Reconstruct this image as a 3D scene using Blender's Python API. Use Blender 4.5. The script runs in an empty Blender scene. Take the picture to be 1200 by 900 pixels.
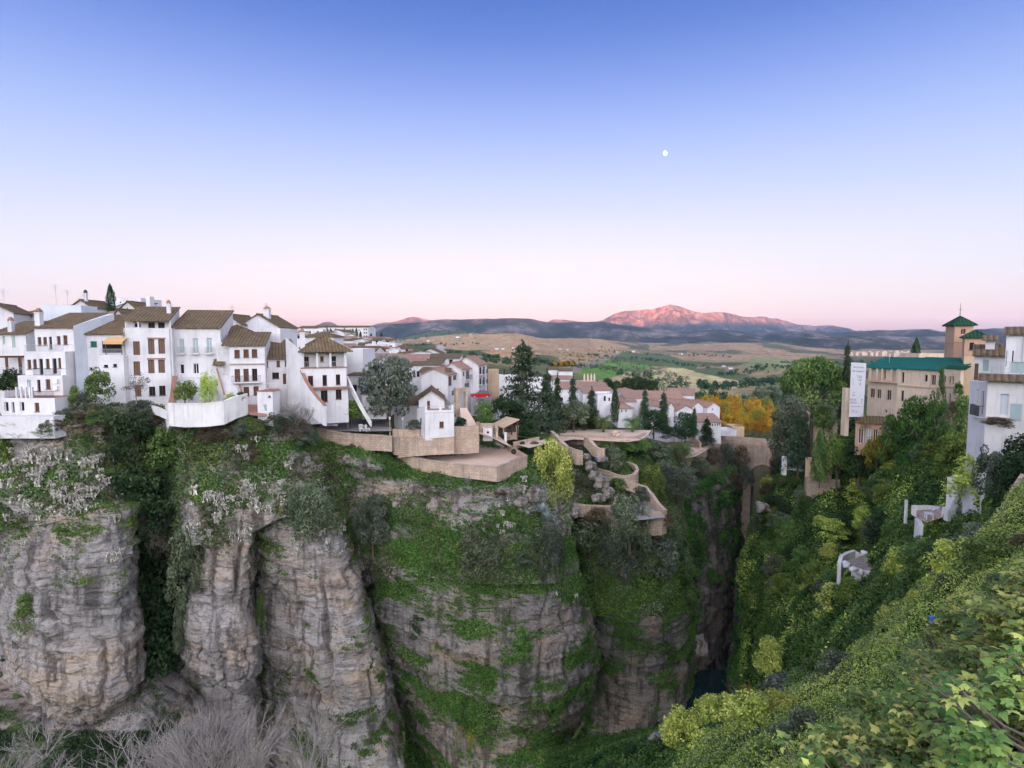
import bpy, math, random
import numpy as np
from mathutils import Vector

# ------------------------------------------------------------------ camera, sky, sun, exposure
S = bpy.context.scene
COL = S.collection
F = 666.0                       # focal length in photo pixels (1200 wide)
PITCH = math.atan(50.0 / F)     # eye-level horizon sits 50 px above the centre
CP, SP = math.cos(PITCH), math.sin(PITCH)
cam = bpy.data.cameras.new('camera')
cam.sensor_width = 36.0
cam.lens = 36.0 * F / 1200.0
cam.clip_start = 0.5
cam.clip_end = 90000.0
camo = bpy.data.objects.new('camera', cam)
camo.rotation_euler = (math.pi / 2 - PITCH, 0, 0)
COL.objects.link(camo)
S.camera = camo

SUN_EL = 0.8                    # the sun stands just above the western horizon, hidden by the added ridge
SUN_AZ = 14.0                   # degrees it stands to the left of straight behind
world = bpy.data.worlds.new('World')
S.world = world
world.use_nodes = True
W = world.node_tree
W.nodes.clear()
wo = W.nodes.new('ShaderNodeOutputWorld')
bg = W.nodes.new('ShaderNodeBackground')
sky = W.nodes.new('ShaderNodeTexSky')
sky.sky_type = 'NISHITA'
sky.sun_disc = False
sky.sun_elevation = math.radians(SUN_EL)
sky.sun_rotation = math.radians(180.0 + SUN_AZ)
tc = W.nodes.new('ShaderNodeTexCoord')
sep = W.nodes.new('ShaderNodeSeparateXYZ')
W.links.new(tc.outputs['Generated'], sep.inputs[0])
def wmath(op, a, b=None, clamp=False):
    n = W.nodes.new('ShaderNodeMath'); n.operation = op; n.use_clamp = clamp
    for i, v in enumerate((a, b)):
        if v is None: continue
        if isinstance(v, (int, float)): n.inputs[i].default_value = v
        else: W.links.new(v, n.inputs[i])
    return n.outputs[0]
def s2l(c):
    return tuple(((v / 255.0) / 12.92 if v <= 10 else (((v / 255.0) + 0.055) / 1.055) ** 2.4) for v in c)
elev = wmath('ARCSINE', sep.outputs['Z'])
elevn = wmath('DIVIDE', elev, math.pi / 2, True)
ramp = W.nodes.new('ShaderNodeValToRGB')
ramp.color_ramp.interpolation = 'B_SPLINE'
stops = [(0.0, (255, 172, 146)), (0.022, (258, 222, 202)), (0.042, (257, 241, 234)), (0.075, (249, 242, 250)), (0.11, (234, 234, 253)),
         (0.15, (208, 218, 253)), (0.20, (174, 196, 249)), (0.25, (134, 164, 238)), (0.30, (88, 130, 214)), (0.36, (48, 98, 190)),
         (0.45, (44, 96, 182)), (0.65, (50, 96, 170)), (1.0, (50, 92, 160))]
el = ramp.color_ramp.elements
while len(el) > 1: el.remove(el[-1])
el[0].position = stops[0][0]; el[0].color = s2l(stops[0][1]) + (1,)
for p, c in stops[1:]:
    e = el.new(p); e.color = s2l(c) + (1,)
W.links.new(elevn, ramp.inputs[0])
# afterglow: the western half of the sky (behind the camera) is much brighter than the eastern half
west = wmath('DIVIDE', wmath('ADD', wmath('MULTIPLY', sep.outputs['Y'], -1.0), 0.40), 1.40, True)
west = wmath('POWER', west, 1.35)
west = wmath('MULTIPLY', west, wmath('ADD', wmath('MULTIPLY', sep.outputs['Z'], -0.6), 1.0))
glow = W.nodes.new('ShaderNodeMixRGB'); glow.blend_type = 'ADD'; glow.inputs[0].default_value = 1.0
gain = W.nodes.new('ShaderNodeMixRGB'); gain.inputs[1].default_value = (0, 0, 0, 1); gain.inputs[2].default_value = (5.5, 5.35, 5.35, 1)
W.links.new(west, gain.inputs[0])
side = wmath('MULTIPLY', wmath('MULTIPLY', sep.outputs['X'], sep.outputs['X']), 0.7, True)   # the sky is darker square to the sun
dim = W.nodes.new('ShaderNodeMixRGB'); dim.blend_type = 'MULTIPLY'; dim.inputs[2].default_value = (0.44, 0.68, 0.84, 1)
W.links.new(side, dim.inputs[0]); W.links.new(ramp.outputs[0], dim.inputs[1])
W.links.new(dim.outputs[0], glow.inputs[1]); W.links.new(gain.outputs[0], glow.inputs[2])
add = W.nodes.new('ShaderNodeMixRGB'); add.blend_type = 'ADD'; add.inputs[0].default_value = 0.03
W.links.new(glow.outputs[0], add.inputs[1]); W.links.new(sky.outputs[0], add.inputs[2])
W.links.new(add.outputs[0], bg.inputs['Color'])
bg.inputs['Strength'].default_value = 0.095
W.links.new(bg.outputs[0], wo.inputs['Surface'])

sun = bpy.data.lights.new('sun', 'SUN')
sun.energy = 4.2
sun.color = (1.0, 0.30, 0.13)
sun.angle = math.radians(0.5)
suno = bpy.data.objects.new('sun', sun)
_d = Vector((-math.sin(math.radians(SUN_AZ)) * math.cos(math.radians(SUN_EL)), -math.cos(math.radians(SUN_AZ)) * math.cos(math.radians(SUN_EL)), math.sin(math.radians(SUN_EL))))
suno.rotation_euler = _d.to_track_quat('Z', 'Y').to_euler()
COL.objects.link(suno)
S.view_settings.view_transform = 'Standard'
S.view_settings.look = 'None'
S.view_settings.exposure = 3.46
S.view_settings.gamma = 1.0
S.view_settings.use_curve_mapping = False
S.render.engine = 'CYCLES'
cy = S.cycles
cy.use_denoising = True
cy.max_bounces = 6; cy.diffuse_bounces = 4; cy.glossy_bounces = 2; cy.transmission_bounces = 3
cy.volume_bounces = 2; cy.transparent_max_bounces = 6
cy.sample_clamp_indirect = 4.0
cy.caustics_reflective = False; cy.caustics_refractive = False

# ------------------------------------------------------------------ helpers
def ray(px, py):
    a = (np.asarray(px, float) - 600.0) / F; b = (450.0 - np.asarray(py, float)) / F
    y = CP + b * SP; z = b * CP - SP
    return np.stack([a / y, np.ones_like(y), z / y], -1)
def at(px, py, Y):
    r = ray(px, py)
    return r * np.asarray(Y, float)[..., None] if r.ndim > 1 else r * float(Y)

def _h(ix, iy, iz, seed):
    h = (ix.astype(np.int64) * 374761393 + iy.astype(np.int64) * 668265263 + iz.astype(np.int64) * 1440662683 + seed * 974634777) & 0xffffffff
    h = ((h ^ (h >> 13)) * 1274126177) & 0xffffffff
    h = ((h ^ (h >> 16)) * 2246822519) & 0xffffffff
    return ((h ^ (h >> 15)) & 0xffffff) / float(0xffffff)
def vn(p, seed=0):
    i = np.floor(p).astype(np.int64); f = p - i; u = f * f * f * (f * (f * 6 - 15) + 10)
    r = 0
    for dx in (0, 1):
        wx = u[..., 0] if dx else 1 - u[..., 0]
        for dy in (0, 1):
            wy = u[..., 1] if dy else 1 - u[..., 1]
            for dz in (0, 1):
                wz = u[..., 2] if dz else 1 - u[..., 2]
                r = r + wx * wy * wz * _h(i[..., 0] + dx, i[..., 1] + dy, i[..., 2] + dz, seed)
    return r * 2 - 1
def fbm(p, octv=4, seed=0, gain=0.5):
    a = 1.0; s = 0; t = 0
    for o in range(octv):
        s = s + a * vn(p * (2.03 ** o) + o * 17.3, seed + o); t += a; a *= gain
    return s / t
def sstep(a, b, x):
    t = np.clip((x - a) / (b - a), 0, 1); return t * t * (3 - 2 * t)

def empty(name, loc, rz=0.0):
    o = bpy.data.objects.new(name, None); COL.objects.link(o)
    o.empty_display_size = 0.5
    o.location = loc; o.rotation_euler = (0, 0, rz)
    return o
def tag(o, label=None, cat=None, group=None, kind=None):
    if label: o['label'] = label
    if cat: o['category'] = cat
    if group: o['group'] = group
    if kind: o['kind'] = kind
    return o
def copy_tree(o, parent=None):
    c = o.copy(); COL.objects.link(c); c.parent = parent
    for ch in list(o.children): copy_tree(ch, c)
    return c
def build_np(name, V, Fq, mats, parent=None, attrs=None, smooth=False, mi=None):
    V = np.ascontiguousarray(V, np.float32); Fq = np.ascontiguousarray(Fq, np.int32)
    k = Fq.shape[1]; n = len(Fq)
    me = bpy.data.meshes.new(name)
    me.vertices.add(len(V)); me.vertices.foreach_set('co', V.ravel())
    me.loops.add(n * k); me.loops.foreach_set('vertex_index', Fq.ravel())
    me.polygons.add(n); me.polygons.foreach_set('loop_start', np.arange(0, n * k, k, dtype=np.int32))
    me.polygons.foreach_set('loop_total', np.full(n, k, np.int32))
    if smooth: me.polygons.foreach_set('use_smooth', np.ones(n, bool))
    if not isinstance(mats, (list, tuple)): mats = [mats]
    for m in mats: me.materials.append(m)
    if mi is not None: me.polygons.foreach_set('material_index', np.asarray(mi, np.int32))
    for nm, arr in (attrs or {}).items():
        arr = np.asarray(arr, np.float32)
        if arr.ndim == 1:
            a = me.attributes.new(nm, 'FLOAT', 'POINT'); a.data.foreach_set('value', arr)
        else:
            a = me.attributes.new(nm, 'FLOAT_COLOR', 'POINT'); a.data.foreach_set('color', np.c_[arr, np.ones(len(arr))].astype(np.float32).ravel())
    me.update(calc_edges=True)
    o = bpy.data.objects.new(name, me); COL.objects.link(o)
    if parent is not None: o.parent = parent
    return o

class MB:
    def __init__(s): s.v = []; s.f = []; s.m = []
    def poly(s, pts, m=0):
        b = len(s.v); s.v += [tuple(map(float, p)) for p in pts]; s.f.append(tuple(range(b, b + len(pts)))); s.m.append(m)
    def box(s, x0, x1, y0, y1, z0, z1, m=0):
        b = len(s.v)
        s.v += [(x, y, z) for z in (z0, z1) for y in (y0, y1) for x in (x0, x1)]
        for q in ((0, 2, 3, 1), (4, 5, 7, 6), (0, 1, 5, 4), (2, 6, 7, 3), (0, 4, 6, 2), (1, 3, 7, 5)):
            s.f.append(tuple(b + i for i in q)); s.m.append(m)
    def hull8(s, lo, hi, m=0):     # lo, hi: four points each, same winding (seen from above, anticlockwise)
        b = len(s.v); s.v += [tuple(map(float, p)) for p in list(lo) + list(hi)]; n = len(lo)
        s.f.append(tuple(b + i for i in range(n - 1, -1, -1))); s.m.append(m)
        s.f.append(tuple(b + n + i for i in range(n))); s.m.append(m)
        for i in range(n):
            j = (i + 1) % n; s.f.append((b + i, b + j, b + n + j, b + n + i)); s.m.append(m)
    def tube(s, pts, rad, n=5, m=0, cap=True):
        pts = [Vector(p) for p in pts]
        if isinstance(rad, (int, float)): rad = [rad] * len(pts)
        b = len(s.v); up = Vector((0.31, 0.17, 0.93))
        for i, p in enumerate(pts):
            t = (pts[min(i + 1, len(pts) - 1)] - pts[max(i - 1, 0)])
            if t.length < 1e-9: t = Vector((0, 0, 1))
            t.normalize()
            a = t.cross(up)
            if a.length < 0.05: a = t.cross(Vector((1, 0, 0)))
            a.normalize(); c = t.cross(a)
            for k in range(n):
                w = 2 * math.pi * k / n
                s.v.append(tuple(p + a * (math.cos(w) * rad[i]) + c * (math.sin(w) * rad[i])))
        for i in range(len(pts) - 1):
            for k in range(n):
                l = (k + 1) % n
                s.f.append((b + i * n + k, b + i * n + l, b + (i + 1) * n + l, b + (i + 1) * n + k)); s.m.append(m)
        if cap:
            s.f.append(tuple(b + k for k in range(n - 1, -1, -1))); s.m.append(m)
            e = b + (len(pts) - 1) * n
            s.f.append(tuple(e + k for k in range(n))); s.m.append(m)
    def lathe(s, prof, n=12, m=0, cx=0, cy=0):   # prof: (r, z) bottom to top
        b = len(s.v)
        for r, z in prof:
            for k in range(n):
                w = 2 * math.pi * k / n; s.v.append((cx + r * math.cos(w), cy + r * math.sin(w), z))
        for i in range(len(prof) - 1):
            for k in range(n):
                l = (k + 1) % n
                s.f.append((b + i * n + k, b + i * n + l, b + (i + 1) * n + l, b + (i + 1) * n + k)); s.m.append(m)
        s.f.append(tuple(b + k for k in range(n - 1, -1, -1))); s.m.append(m)
        e = b + (len(prof) - 1) * n; s.f.append(tuple(e + k for k in range(n))); s.m.append(m)
    def build(s, name, mats, parent=None, smooth=False):
        me = bpy.data.meshes.new(name); me.from_pydata(s.v, [], s.f)
        if not isinstance(mats, (list, tuple)): mats = [mats]
        for m in mats: me.materials.append(m)
        me.polygons.foreach_set('material_index', np.asarray(s.m, np.int32))
        if smooth: me.polygons.foreach_set('use_smooth', np.ones(len(s.f), bool))
        me.update()
        o = bpy.data.objects.new(name, me); COL.objects.link(o)
        if parent is not None: o.parent = parent
        return o

# ------------------------------------------------------------------ materials
class NT:
    def __init__(s, name):
        s.mat = bpy.data.materials.new(name); s.mat.use_nodes = True; s.t = s.mat.node_tree; s.t.nodes.clear()
        s.out = s.t.nodes.new('ShaderNodeOutputMaterial')
    def n(s, typ, **kw):
        x = s.t.nodes.new(typ)
        for k, v in kw.items(): setattr(x, k, v)
        return x
    def l(s, a, b): s.t.links.new(a, b)
    def setv(s, sock, v):
        if hasattr(v, 'is_linked') or hasattr(v, 'links'): s.l(v, sock)
        elif isinstance(v, (tuple, list)): sock.default_value = tuple(v) + ((1,) if len(v) == 3 and len(sock.default_value) == 4 else ())
        else: sock.default_value = v
    def math(s, op, a, b=0.0, clamp=False):
        x = s.n('ShaderNodeMath', operation=op, use_clamp=clamp); s.setv(x.inputs[0], a); s.setv(x.inputs[1], b); return x.outputs[0]
    def mix(s, f, a, b, mode='MIX'):
        x = s.n('ShaderNodeMixRGB', blend_type=mode); s.setv(x.inputs[0], f); s.setv(x.inputs[1], a); s.setv(x.inputs[2], b); return x.outputs[0]
    def coord(s, kind='Object', scale=(1, 1, 1), rot=(0, 0, 0)):
        c = s.n('ShaderNodeTexCoord'); m = s.n('ShaderNodeMapping'); m.inputs['Scale'].default_value = scale; m.inputs['Rotation'].default_value = rot
        s.l(c.outputs[kind], m.inputs['Vector']); return m.outputs[0]
    def noise(s, vec, scale, detail=4, rough=0.55, dist=0.0):
        x = s.n('ShaderNodeTexNoise'); s.l(vec, x.inputs['Vector']); x.inputs['Scale'].default_value = scale
        x.inputs['Detail'].default_value = detail; x.inputs['Roughness'].default_value = rough; x.inputs['Distortion'].default_value = dist
        return x.outputs['Fac']
    def ramp(s, f, stops, interp='LINEAR'):
        x = s.n('ShaderNodeValToRGB'); e = x.color_ramp.elements; x.color_ramp.interpolation = interp
        while len(e) > 1: e.remove(e[-1])
        def c4(c): return (c, c, c, 1) if isinstance(c, (int, float)) else tuple(c) + (1,)
        e[0].position = stops[0][0]; e[0].color = c4(stops[0][1])
        for p, c in stops[1:]: q = e.new(p); q.color = c4(c)
        s.l(f, x.inputs[0]); return x.outputs[0]
    def attr(s, name, kind='Fac'):
        x = s.n('ShaderNodeAttribute', attribute_name=name); return x.outputs[kind]
    def bsdf(s, col, rough=0.8, bump=None, strength=0.4, dist=0.05, spec=0.25, metallic=0.0):
        p = s.n('ShaderNodeBsdfPrincipled'); s.setv(p.inputs['Base Color'], col); s.setv(p.inputs['Roughness'], rough)
        p.inputs['Specular IOR Level'].default_value = spec; p.inputs['Metallic'].default_value = metallic
        if bump is not None:
            b = s.n('ShaderNodeBump'); b.inputs['Strength'].default_value = strength; b.inputs['Distance'].default_value = dist
            s.l(bump, b.inputs['Height']); s.l(b.outputs[0], p.inputs['Normal'])
        s.l(p.outputs[0], s.out.inputs['Surface']); return p

def plain(name, col, rough=0.7, var=0.15, scale=3.0, spec=0.25, metallic=0.0):
    t = NT(name); v = t.coord('Object')
    n = t.noise(v, scale, 4)
    c = t.mix(n, tuple(x * (1 - var) for x in col), tuple(min(1, x * (1 + var)) for x in col))
    t.bsdf(c, rough, spec=spec, metallic=metallic); return t.mat

def plaster(name, col, stain=0.5):
    t = NT(name); v = t.coord('Object')
    big = t.noise(v, 0.35, 5, 0.6); vs = t.coord('Object', (2.2, 2.2, 0.16)); streak = t.noise(vs, 1.0, 5, 0.65)
    fine = t.noise(v, 9.0, 4, 0.6)
    c = t.mix(t.ramp(big, [(0.42, 0.0), (0.66, 1.0)]), col, tuple(x * 0.84 for x in col))
    dirt = t.math('MULTIPLY', t.ramp(streak, [(0.54, 0.0), (0.74, 1.0)]), stain)
    c = t.mix(dirt, c, (col[0] * 0.50, col[1] * 0.49, col[2] * 0.47))
    t.bsdf(c, 0.9, fine, 0.25, 0.02, 0.15); return t.mat

def tiles(name, axis, c1, c2, c3):
    t = NT(name)
    r = (0, 0, 0) if axis == 0 else (0, 0, math.pi / 2)
    v = t.coord('Object', (1, 1, 1), r)
    w = t.n('ShaderNodeTexWave', wave_type='BANDS', bands_direction='X'); w.inputs['Scale'].default_value = 0.62
    w.inputs['Distortion'].default_value = 0.6; w.inputs['Detail'].default_value = 2; w.inputs['Detail Scale'].default_value = 1.5
    t.l(v, w.inputs['Vector'])
    n1 = t.noise(v, 0.9, 6, 0.75); n2 = t.noise(v, 2.6, 5, 0.8)
    c = t.mix(t.ramp(n1, [(0.35, 0.0), (0.65, 1.0)]), c1, c2)
    c = t.mix(t.ramp(n2, [(0.52, 0.0), (0.72, 1.0)]), c, c3)
    c = t.mix(t.math('MULTIPLY', t.ramp(w.outputs['Fac'], [(0.0, 1.0), (0.35, 0.0)]), 0.55), c, tuple(x * 0.35 for x in c1))
    h = t.math('ADD', w.outputs['Fac'], t.math('MULTIPLY', n2, 0.6))
    t.bsdf(c, 0.9, h, 0.7, 0.12, 0.15); return t.mat

def stonework(name, c1, c2, joint, sx=1.6):
    t = NT(name); v = t.coord('Object')
    vo = t.n('ShaderNodeTexVoronoi', feature='F1'); vo.inputs['Scale'].default_value = sx; t.l(v, vo.inputs['Vector'])
    vd = t.n('ShaderNodeTexVoronoi', feature='DISTANCE_TO_EDGE'); vd.inputs['Scale'].default_value = sx; t.l(v, vd.inputs['Vector'])
    sepc = t.n('ShaderNodeSeparateColor'); t.l(vo.outputs['Color'], sepc.inputs[0])
    n = t.noise(v, 0.5, 5, 0.65); n2 = t.noise(v, 7, 4, 0.6)
    c = t.mix(sepc.outputs[0], c1, c2); c = t.mix(t.ramp(n, [(0.4, 0.0), (0.75, 0.7)]), c, tuple(x * 0.45 for x in c1))
    c = t.mix(t.ramp(vd.outputs['Distance'], [(0.0, 0.8), (0.06, 0.0)]), c, joint)
    h = t.math('ADD', t.ramp(vd.outputs['Distance'], [(0.0, 0.0), (0.1, 1.0)]), n2)
    t.bsdf(c, 0.92, h, 0.6, 0.06, 0.1); return t.mat

def coursed(name, c1, c2, joint, bw=0.62, bh=0.30):
    t = NT(name); c = t.n('ShaderNodeTexCoord'); sp = t.n('ShaderNodeSeparateXYZ'); t.l(c.outputs['Object'], sp.inputs[0]); cb = t.n('ShaderNodeCombineXYZ')
    t.l(t.math('ADD', sp.outputs[0], sp.outputs[1]), cb.inputs[0]); t.l(sp.outputs[2], cb.inputs[1])
    v = t.coord('Object'); nd = t.n('ShaderNodeTexNoise'); nd.inputs['Scale'].default_value = 1.3; t.l(v, nd.inputs['Vector'])
    vm = t.n('ShaderNodeVectorMath', operation='MULTIPLY_ADD'); t.l(nd.outputs['Color'], vm.inputs[0]); vm.inputs[1].default_value = (.16, .10, 0); t.l(cb.outputs[0], vm.inputs[2])
    br = t.n('ShaderNodeTexBrick'); t.l(vm.outputs[0], br.inputs['Vector']); br.inputs['Color1'].default_value = c1 + (1,); br.inputs['Color2'].default_value = c2 + (1,); br.inputs['Mortar'].default_value = joint + (1,)
    br.inputs['Scale'].default_value = 1.0; br.inputs['Brick Width'].default_value = bw; br.inputs['Row Height'].default_value = bh; br.inputs['Mortar Size'].default_value = .028; br.inputs['Mortar Smooth'].default_value = .4; br.inputs['Bias'].default_value = -.1
    n = t.noise(v, 0.45, 6, 0.7); n2 = t.noise(v, 4, 5, 0.7); vs = t.coord('Object', (1.6, 1.6, .14)); st = t.noise(vs, 1.0, 5, .65)
    col = t.mix(t.ramp(n, [(.4, 0.0), (.7, .75)]), br.outputs['Color'], tuple(x * .55 for x in c1)); col = t.mix(t.math('MULTIPLY', t.ramp(st, [(.52, 0.0), (.7, 1.0)]), .55), col, (c1[0] * .32, c1[1] * .34, c1[2] * .34))
    col = t.mix(t.math('MULTIPLY', t.ramp(n2, [(.55, 0.0), (.7, 1.0)]), .4), col, tuple(min(1, x * 1.3) for x in c2))
    t.bsdf(col, .93, t.math('ADD', t.math('MULTIPLY', br.outputs['Fac'], -1.0), n2), .6, .06, .1); return t.mat

def leafmat(name, dark, mid, light, transl=0.25):
    t = NT(name); a = t.attr('tint')
    oi = t.n('ShaderNodeObjectInfo')
    c = t.ramp(a, [(0.0, dark), (0.5, mid), (1.0, light)])
    h = t.n('ShaderNodeHueSaturation'); h.inputs['Hue'].default_value = 0.5
    t.l(t.math('ADD', 0.482, t.math('MULTIPLY', oi.outputs['Random'], 0.036)), h.inputs['Hue'])
    t.l(t.math('ADD', 0.82, t.math('MULTIPLY', oi.outputs['Random'], 0.36)), h.inputs['Value']); t.l(c, h.inputs['Color'])
    p = t.n('ShaderNodeBsdfPrincipled'); t.l(h.outputs[0], p.inputs['Base Color']); p.inputs['Roughness'].default_value = 0.55
    p.inputs['Specular IOR Level'].default_value = 0.3
    tr = t.n('ShaderNodeBsdfTranslucent'); t.l(h.outputs[0], tr.inputs['Color'])
    m = t.n('ShaderNodeMixShader'); m.inputs[0].default_value = transl
    t.l(p.outputs[0], m.inputs[1]); t.l(tr.outputs[0], m.inputs[2]); t.l(m.outputs[0], t.out.inputs['Surface'])
    return t.mat

def rockmat(name, grey, tan, dark, moss):
    t = NT(name)
    geo = t.n('ShaderNodeNewGeometry')
    v = t.coord('Object'); vl = t.coord('Object', (0.10, 0.10, 1.0), (0.10, -0.16, 0.0))
    lay = t.noise(vl, 0.75, 7, 0.62, 0.6); lay2 = t.noise(vl, 3.0, 5, 0.62, 0.4)
    vz = t.coord('Object', (1.0, 1.0, 0.12)); streak = t.noise(vz, 0.55, 6, 0.62, 0.3)
    big = t.noise(v, 0.11, 4, 0.55); fine = t.noise(v, 2.6, 7, 0.68); vf = t.noise(v, 9.0, 5, 0.7)
    c = t.mix(t.ramp(big, [(0.44, 0.0), (0.58, 1.0)]), grey, tan)
    c = t.mix(t.ramp(lay, [(0.42, 0.0), (0.5, 0.5), (0.62, 1.0)]), c, tuple(min(1, x * 1.35) for x in grey))
    c = t.mix(t.math('MULTIPLY', t.ramp(lay2, [(0.30, 1.0), (0.46, 0.0)]), 0.75), c, tuple(x * 1.6 for x in dark))
    c = t.mix(t.math('MULTIPLY', t.ramp(streak, [(0.49, 0.0), (0.62, 1.0)]), 0.74), c, dark)
    c = t.mix(t.math('MULTIPLY', t.ramp(fine, [(0.30, 1.0), (0.48, 0.0)]), 0.7), c, tuple(x * 1.3 for x in dark))
    c = t.mix(t.math('MULTIPLY', t.ramp(vf, [(0.56, 0.0), (0.72, 1.0)]), 0.35), c, tuple(min(1, x * 1.6) for x in tan))
    ve = t.attr('veg')
    mk = t.math('ADD', ve, t.math('MULTIPLY', t.math('SUBTRACT', fine, 0.5), 1.3))
    mk = t.ramp(mk, [(0.42, 0.0), (0.62, 1.0)])
    mc = t.mix(t.noise(v, 1.7, 5, 0.7), tuple(x * 0.45 for x in moss), tuple(x * 1.7 for x in moss))
    c = t.mix(mk, c, mc)
    h = t.math('ADD', t.math('MULTIPLY', lay2, 0.9), t.math('ADD', fine, t.math('MULTIPLY', vf, 0.4)))
    t.bsdf(c, 0.95, h, 1.0, 0.55, 0.08); return t.mat

M = {}
M['white'] = plaster('white_plaster', (0.645, 0.63, 0.645), 0.45)
M['white2'] = plaster('cool_and_shaded_plaster', (0.58, 0.61, 0.67), 0.2)  # cool white, also used where a flank's bluish shade is painted in
M['cream'] = plaster('cream_plaster', (0.60, 0.48, 0.37), 0.7)
M['oldcream'] = plaster('crumbling_cream_plaster', (0.60, 0.48, 0.37), 1.0)
M['oldwhite'] = plaster('weathered_white_plaster', (0.70, 0.68, 0.67), 0.95)
M['tan'] = plaster('tan_plaster', (0.52, 0.38, 0.26), 0.6)
M['pinkbrick'] = plaster('pink_brick', (0.47, 0.30, 0.21), 0.5)
M['ochre'] = plaster('ochre_plaster', (0.62, 0.42, 0.18), 0.4)
OLD = ((0.115, 0.080, 0.048), (0.19, 0.135, 0.078), (0.30, 0.235, 0.15))
RED = ((0.30, 0.18, 0.135), (0.40, 0.25, 0.19), (0.48, 0.36, 0.29))
M['tile0'] = tiles('old_tiles_a', 0, *OLD); M['tile1'] = tiles('old_tiles_b', 1, *OLD)
M['rtile0'] = tiles('red_tiles_a', 0, *RED); M['rtile1'] = tiles('red_tiles_b', 1, *RED)
GRN = ((0.012, 0.05, 0.03), (0.02, 0.075, 0.045), (0.05, 0.10, 0.06))
M['gtile0'] = tiles('green_glazed_tiles', 0, *GRN)
TEAL = ((0.008, 0.105, 0.088), (0.012, 0.14, 0.115), (0.04, 0.15, 0.12))
M['teal'] = tiles('teal_roof_sheet', 0, *TEAL)
M['stone'] = coursed('tan_stone_masonry', (0.50, 0.375, 0.29), (0.60, 0.465, 0.365), (0.36, 0.265, 0.20))
M['stone_big'] = coursed('rubble_stone', (0.42, 0.32, 0.25), (0.55, 0.43, 0.34), (0.27, 0.21, 0.16), .5, .36)
M['brickred'] = plain('red_brick_edge', (0.30, 0.15, 0.11), 0.9, 0.3)
M['paving'] = plain('pale_paving', (0.62, 0.465, 0.36), 0.9, 0.14, 0.7)
M['grey_paving'] = plain('grey_cobbles', (0.30, 0.275, 0.265), 0.9, 0.2, 2.0)
M['redfloor'] = plain('red_tile_floor', (0.30, 0.15, 0.11), 0.8, 0.2, 2.0)
M['brown'] = plain('brown_wood', (0.115, 0.055, 0.032), 0.6, 0.3, 2.0)
M['blind'] = plain('brown_blind', (0.17, 0.105, 0.07), 0.7, 0.2, 2.0)
M['greyblue'] = plain('grey_blue_shutter', (0.33, 0.42, 0.43), 0.6, 0.1)
M['green'] = plain('green_shutter', (0.015, 0.12, 0.075), 0.6, 0.15)
M['frame'] = plain('white_frame', (0.72, 0.71, 0.70), 0.5, 0.05)
M['glass'] = plain('dark_glass', (0.018, 0.020, 0.024), 0.12, 0.3, 1.0, 0.5)
M['iron'] = plain('black_iron', (0.03, 0.03, 0.034), 0.5, 0.2)
M['steel'] = plain('grey_steel', (0.36, 0.37, 0.38), 0.45, 0.1)
M['awning'] = plain('tan_awning', (0.60, 0.36, 0.18), 0.8, 0.1)
M['bark'] = plain('bark', (0.10, 0.075, 0.055), 0.95, 0.4, 6.0)
M['palebark'] = plain('pale_bark', (0.21, 0.17, 0.14), 0.95, 0.35, 6.0)
M['dead'] = plain('bare_twigs', (0.27, 0.245, 0.23), 0.95, 0.5, 2.0)
# ------------------------------------------------------------------ terrain
def cr_axis(P, n, axis):
    P = np.moveaxis(P, axis, 0); m = len(P)
    t = np.linspace(0, m - 1, n); i = np.minimum(t.astype(int), m - 2); f = (t - i).reshape((-1,) + (1,) * (P.ndim - 1))
    p0 = P[np.maximum(i - 1, 0)]; p1 = P[i]; p2 = P[i + 1]; p3 = P[np.minimum(i + 2, m - 1)]
    # centripetal-ish damping keeps the sheet from overshooting
    m1 = 0.42 * (p2 - p0); m2 = 0.42 * (p3 - p1)
    r = (2 * f ** 3 - 3 * f ** 2 + 1) * p1 + (f ** 3 - 2 * f ** 2 + f) * m1 + (-2 * f ** 3 + 3 * f ** 2) * p2 + (f ** 3 - f ** 2) * m2
    return np.moveaxis(r, 0, axis)
def normals_of(G):
    du = np.gradient(G, axis=1); dv = np.gradient(G, axis=0)
    n = np.cross(du, dv); n /= np.linalg.norm(n, axis=-1, keepdims=True) + 1e-9
    return n
PATCH = {}
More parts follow.
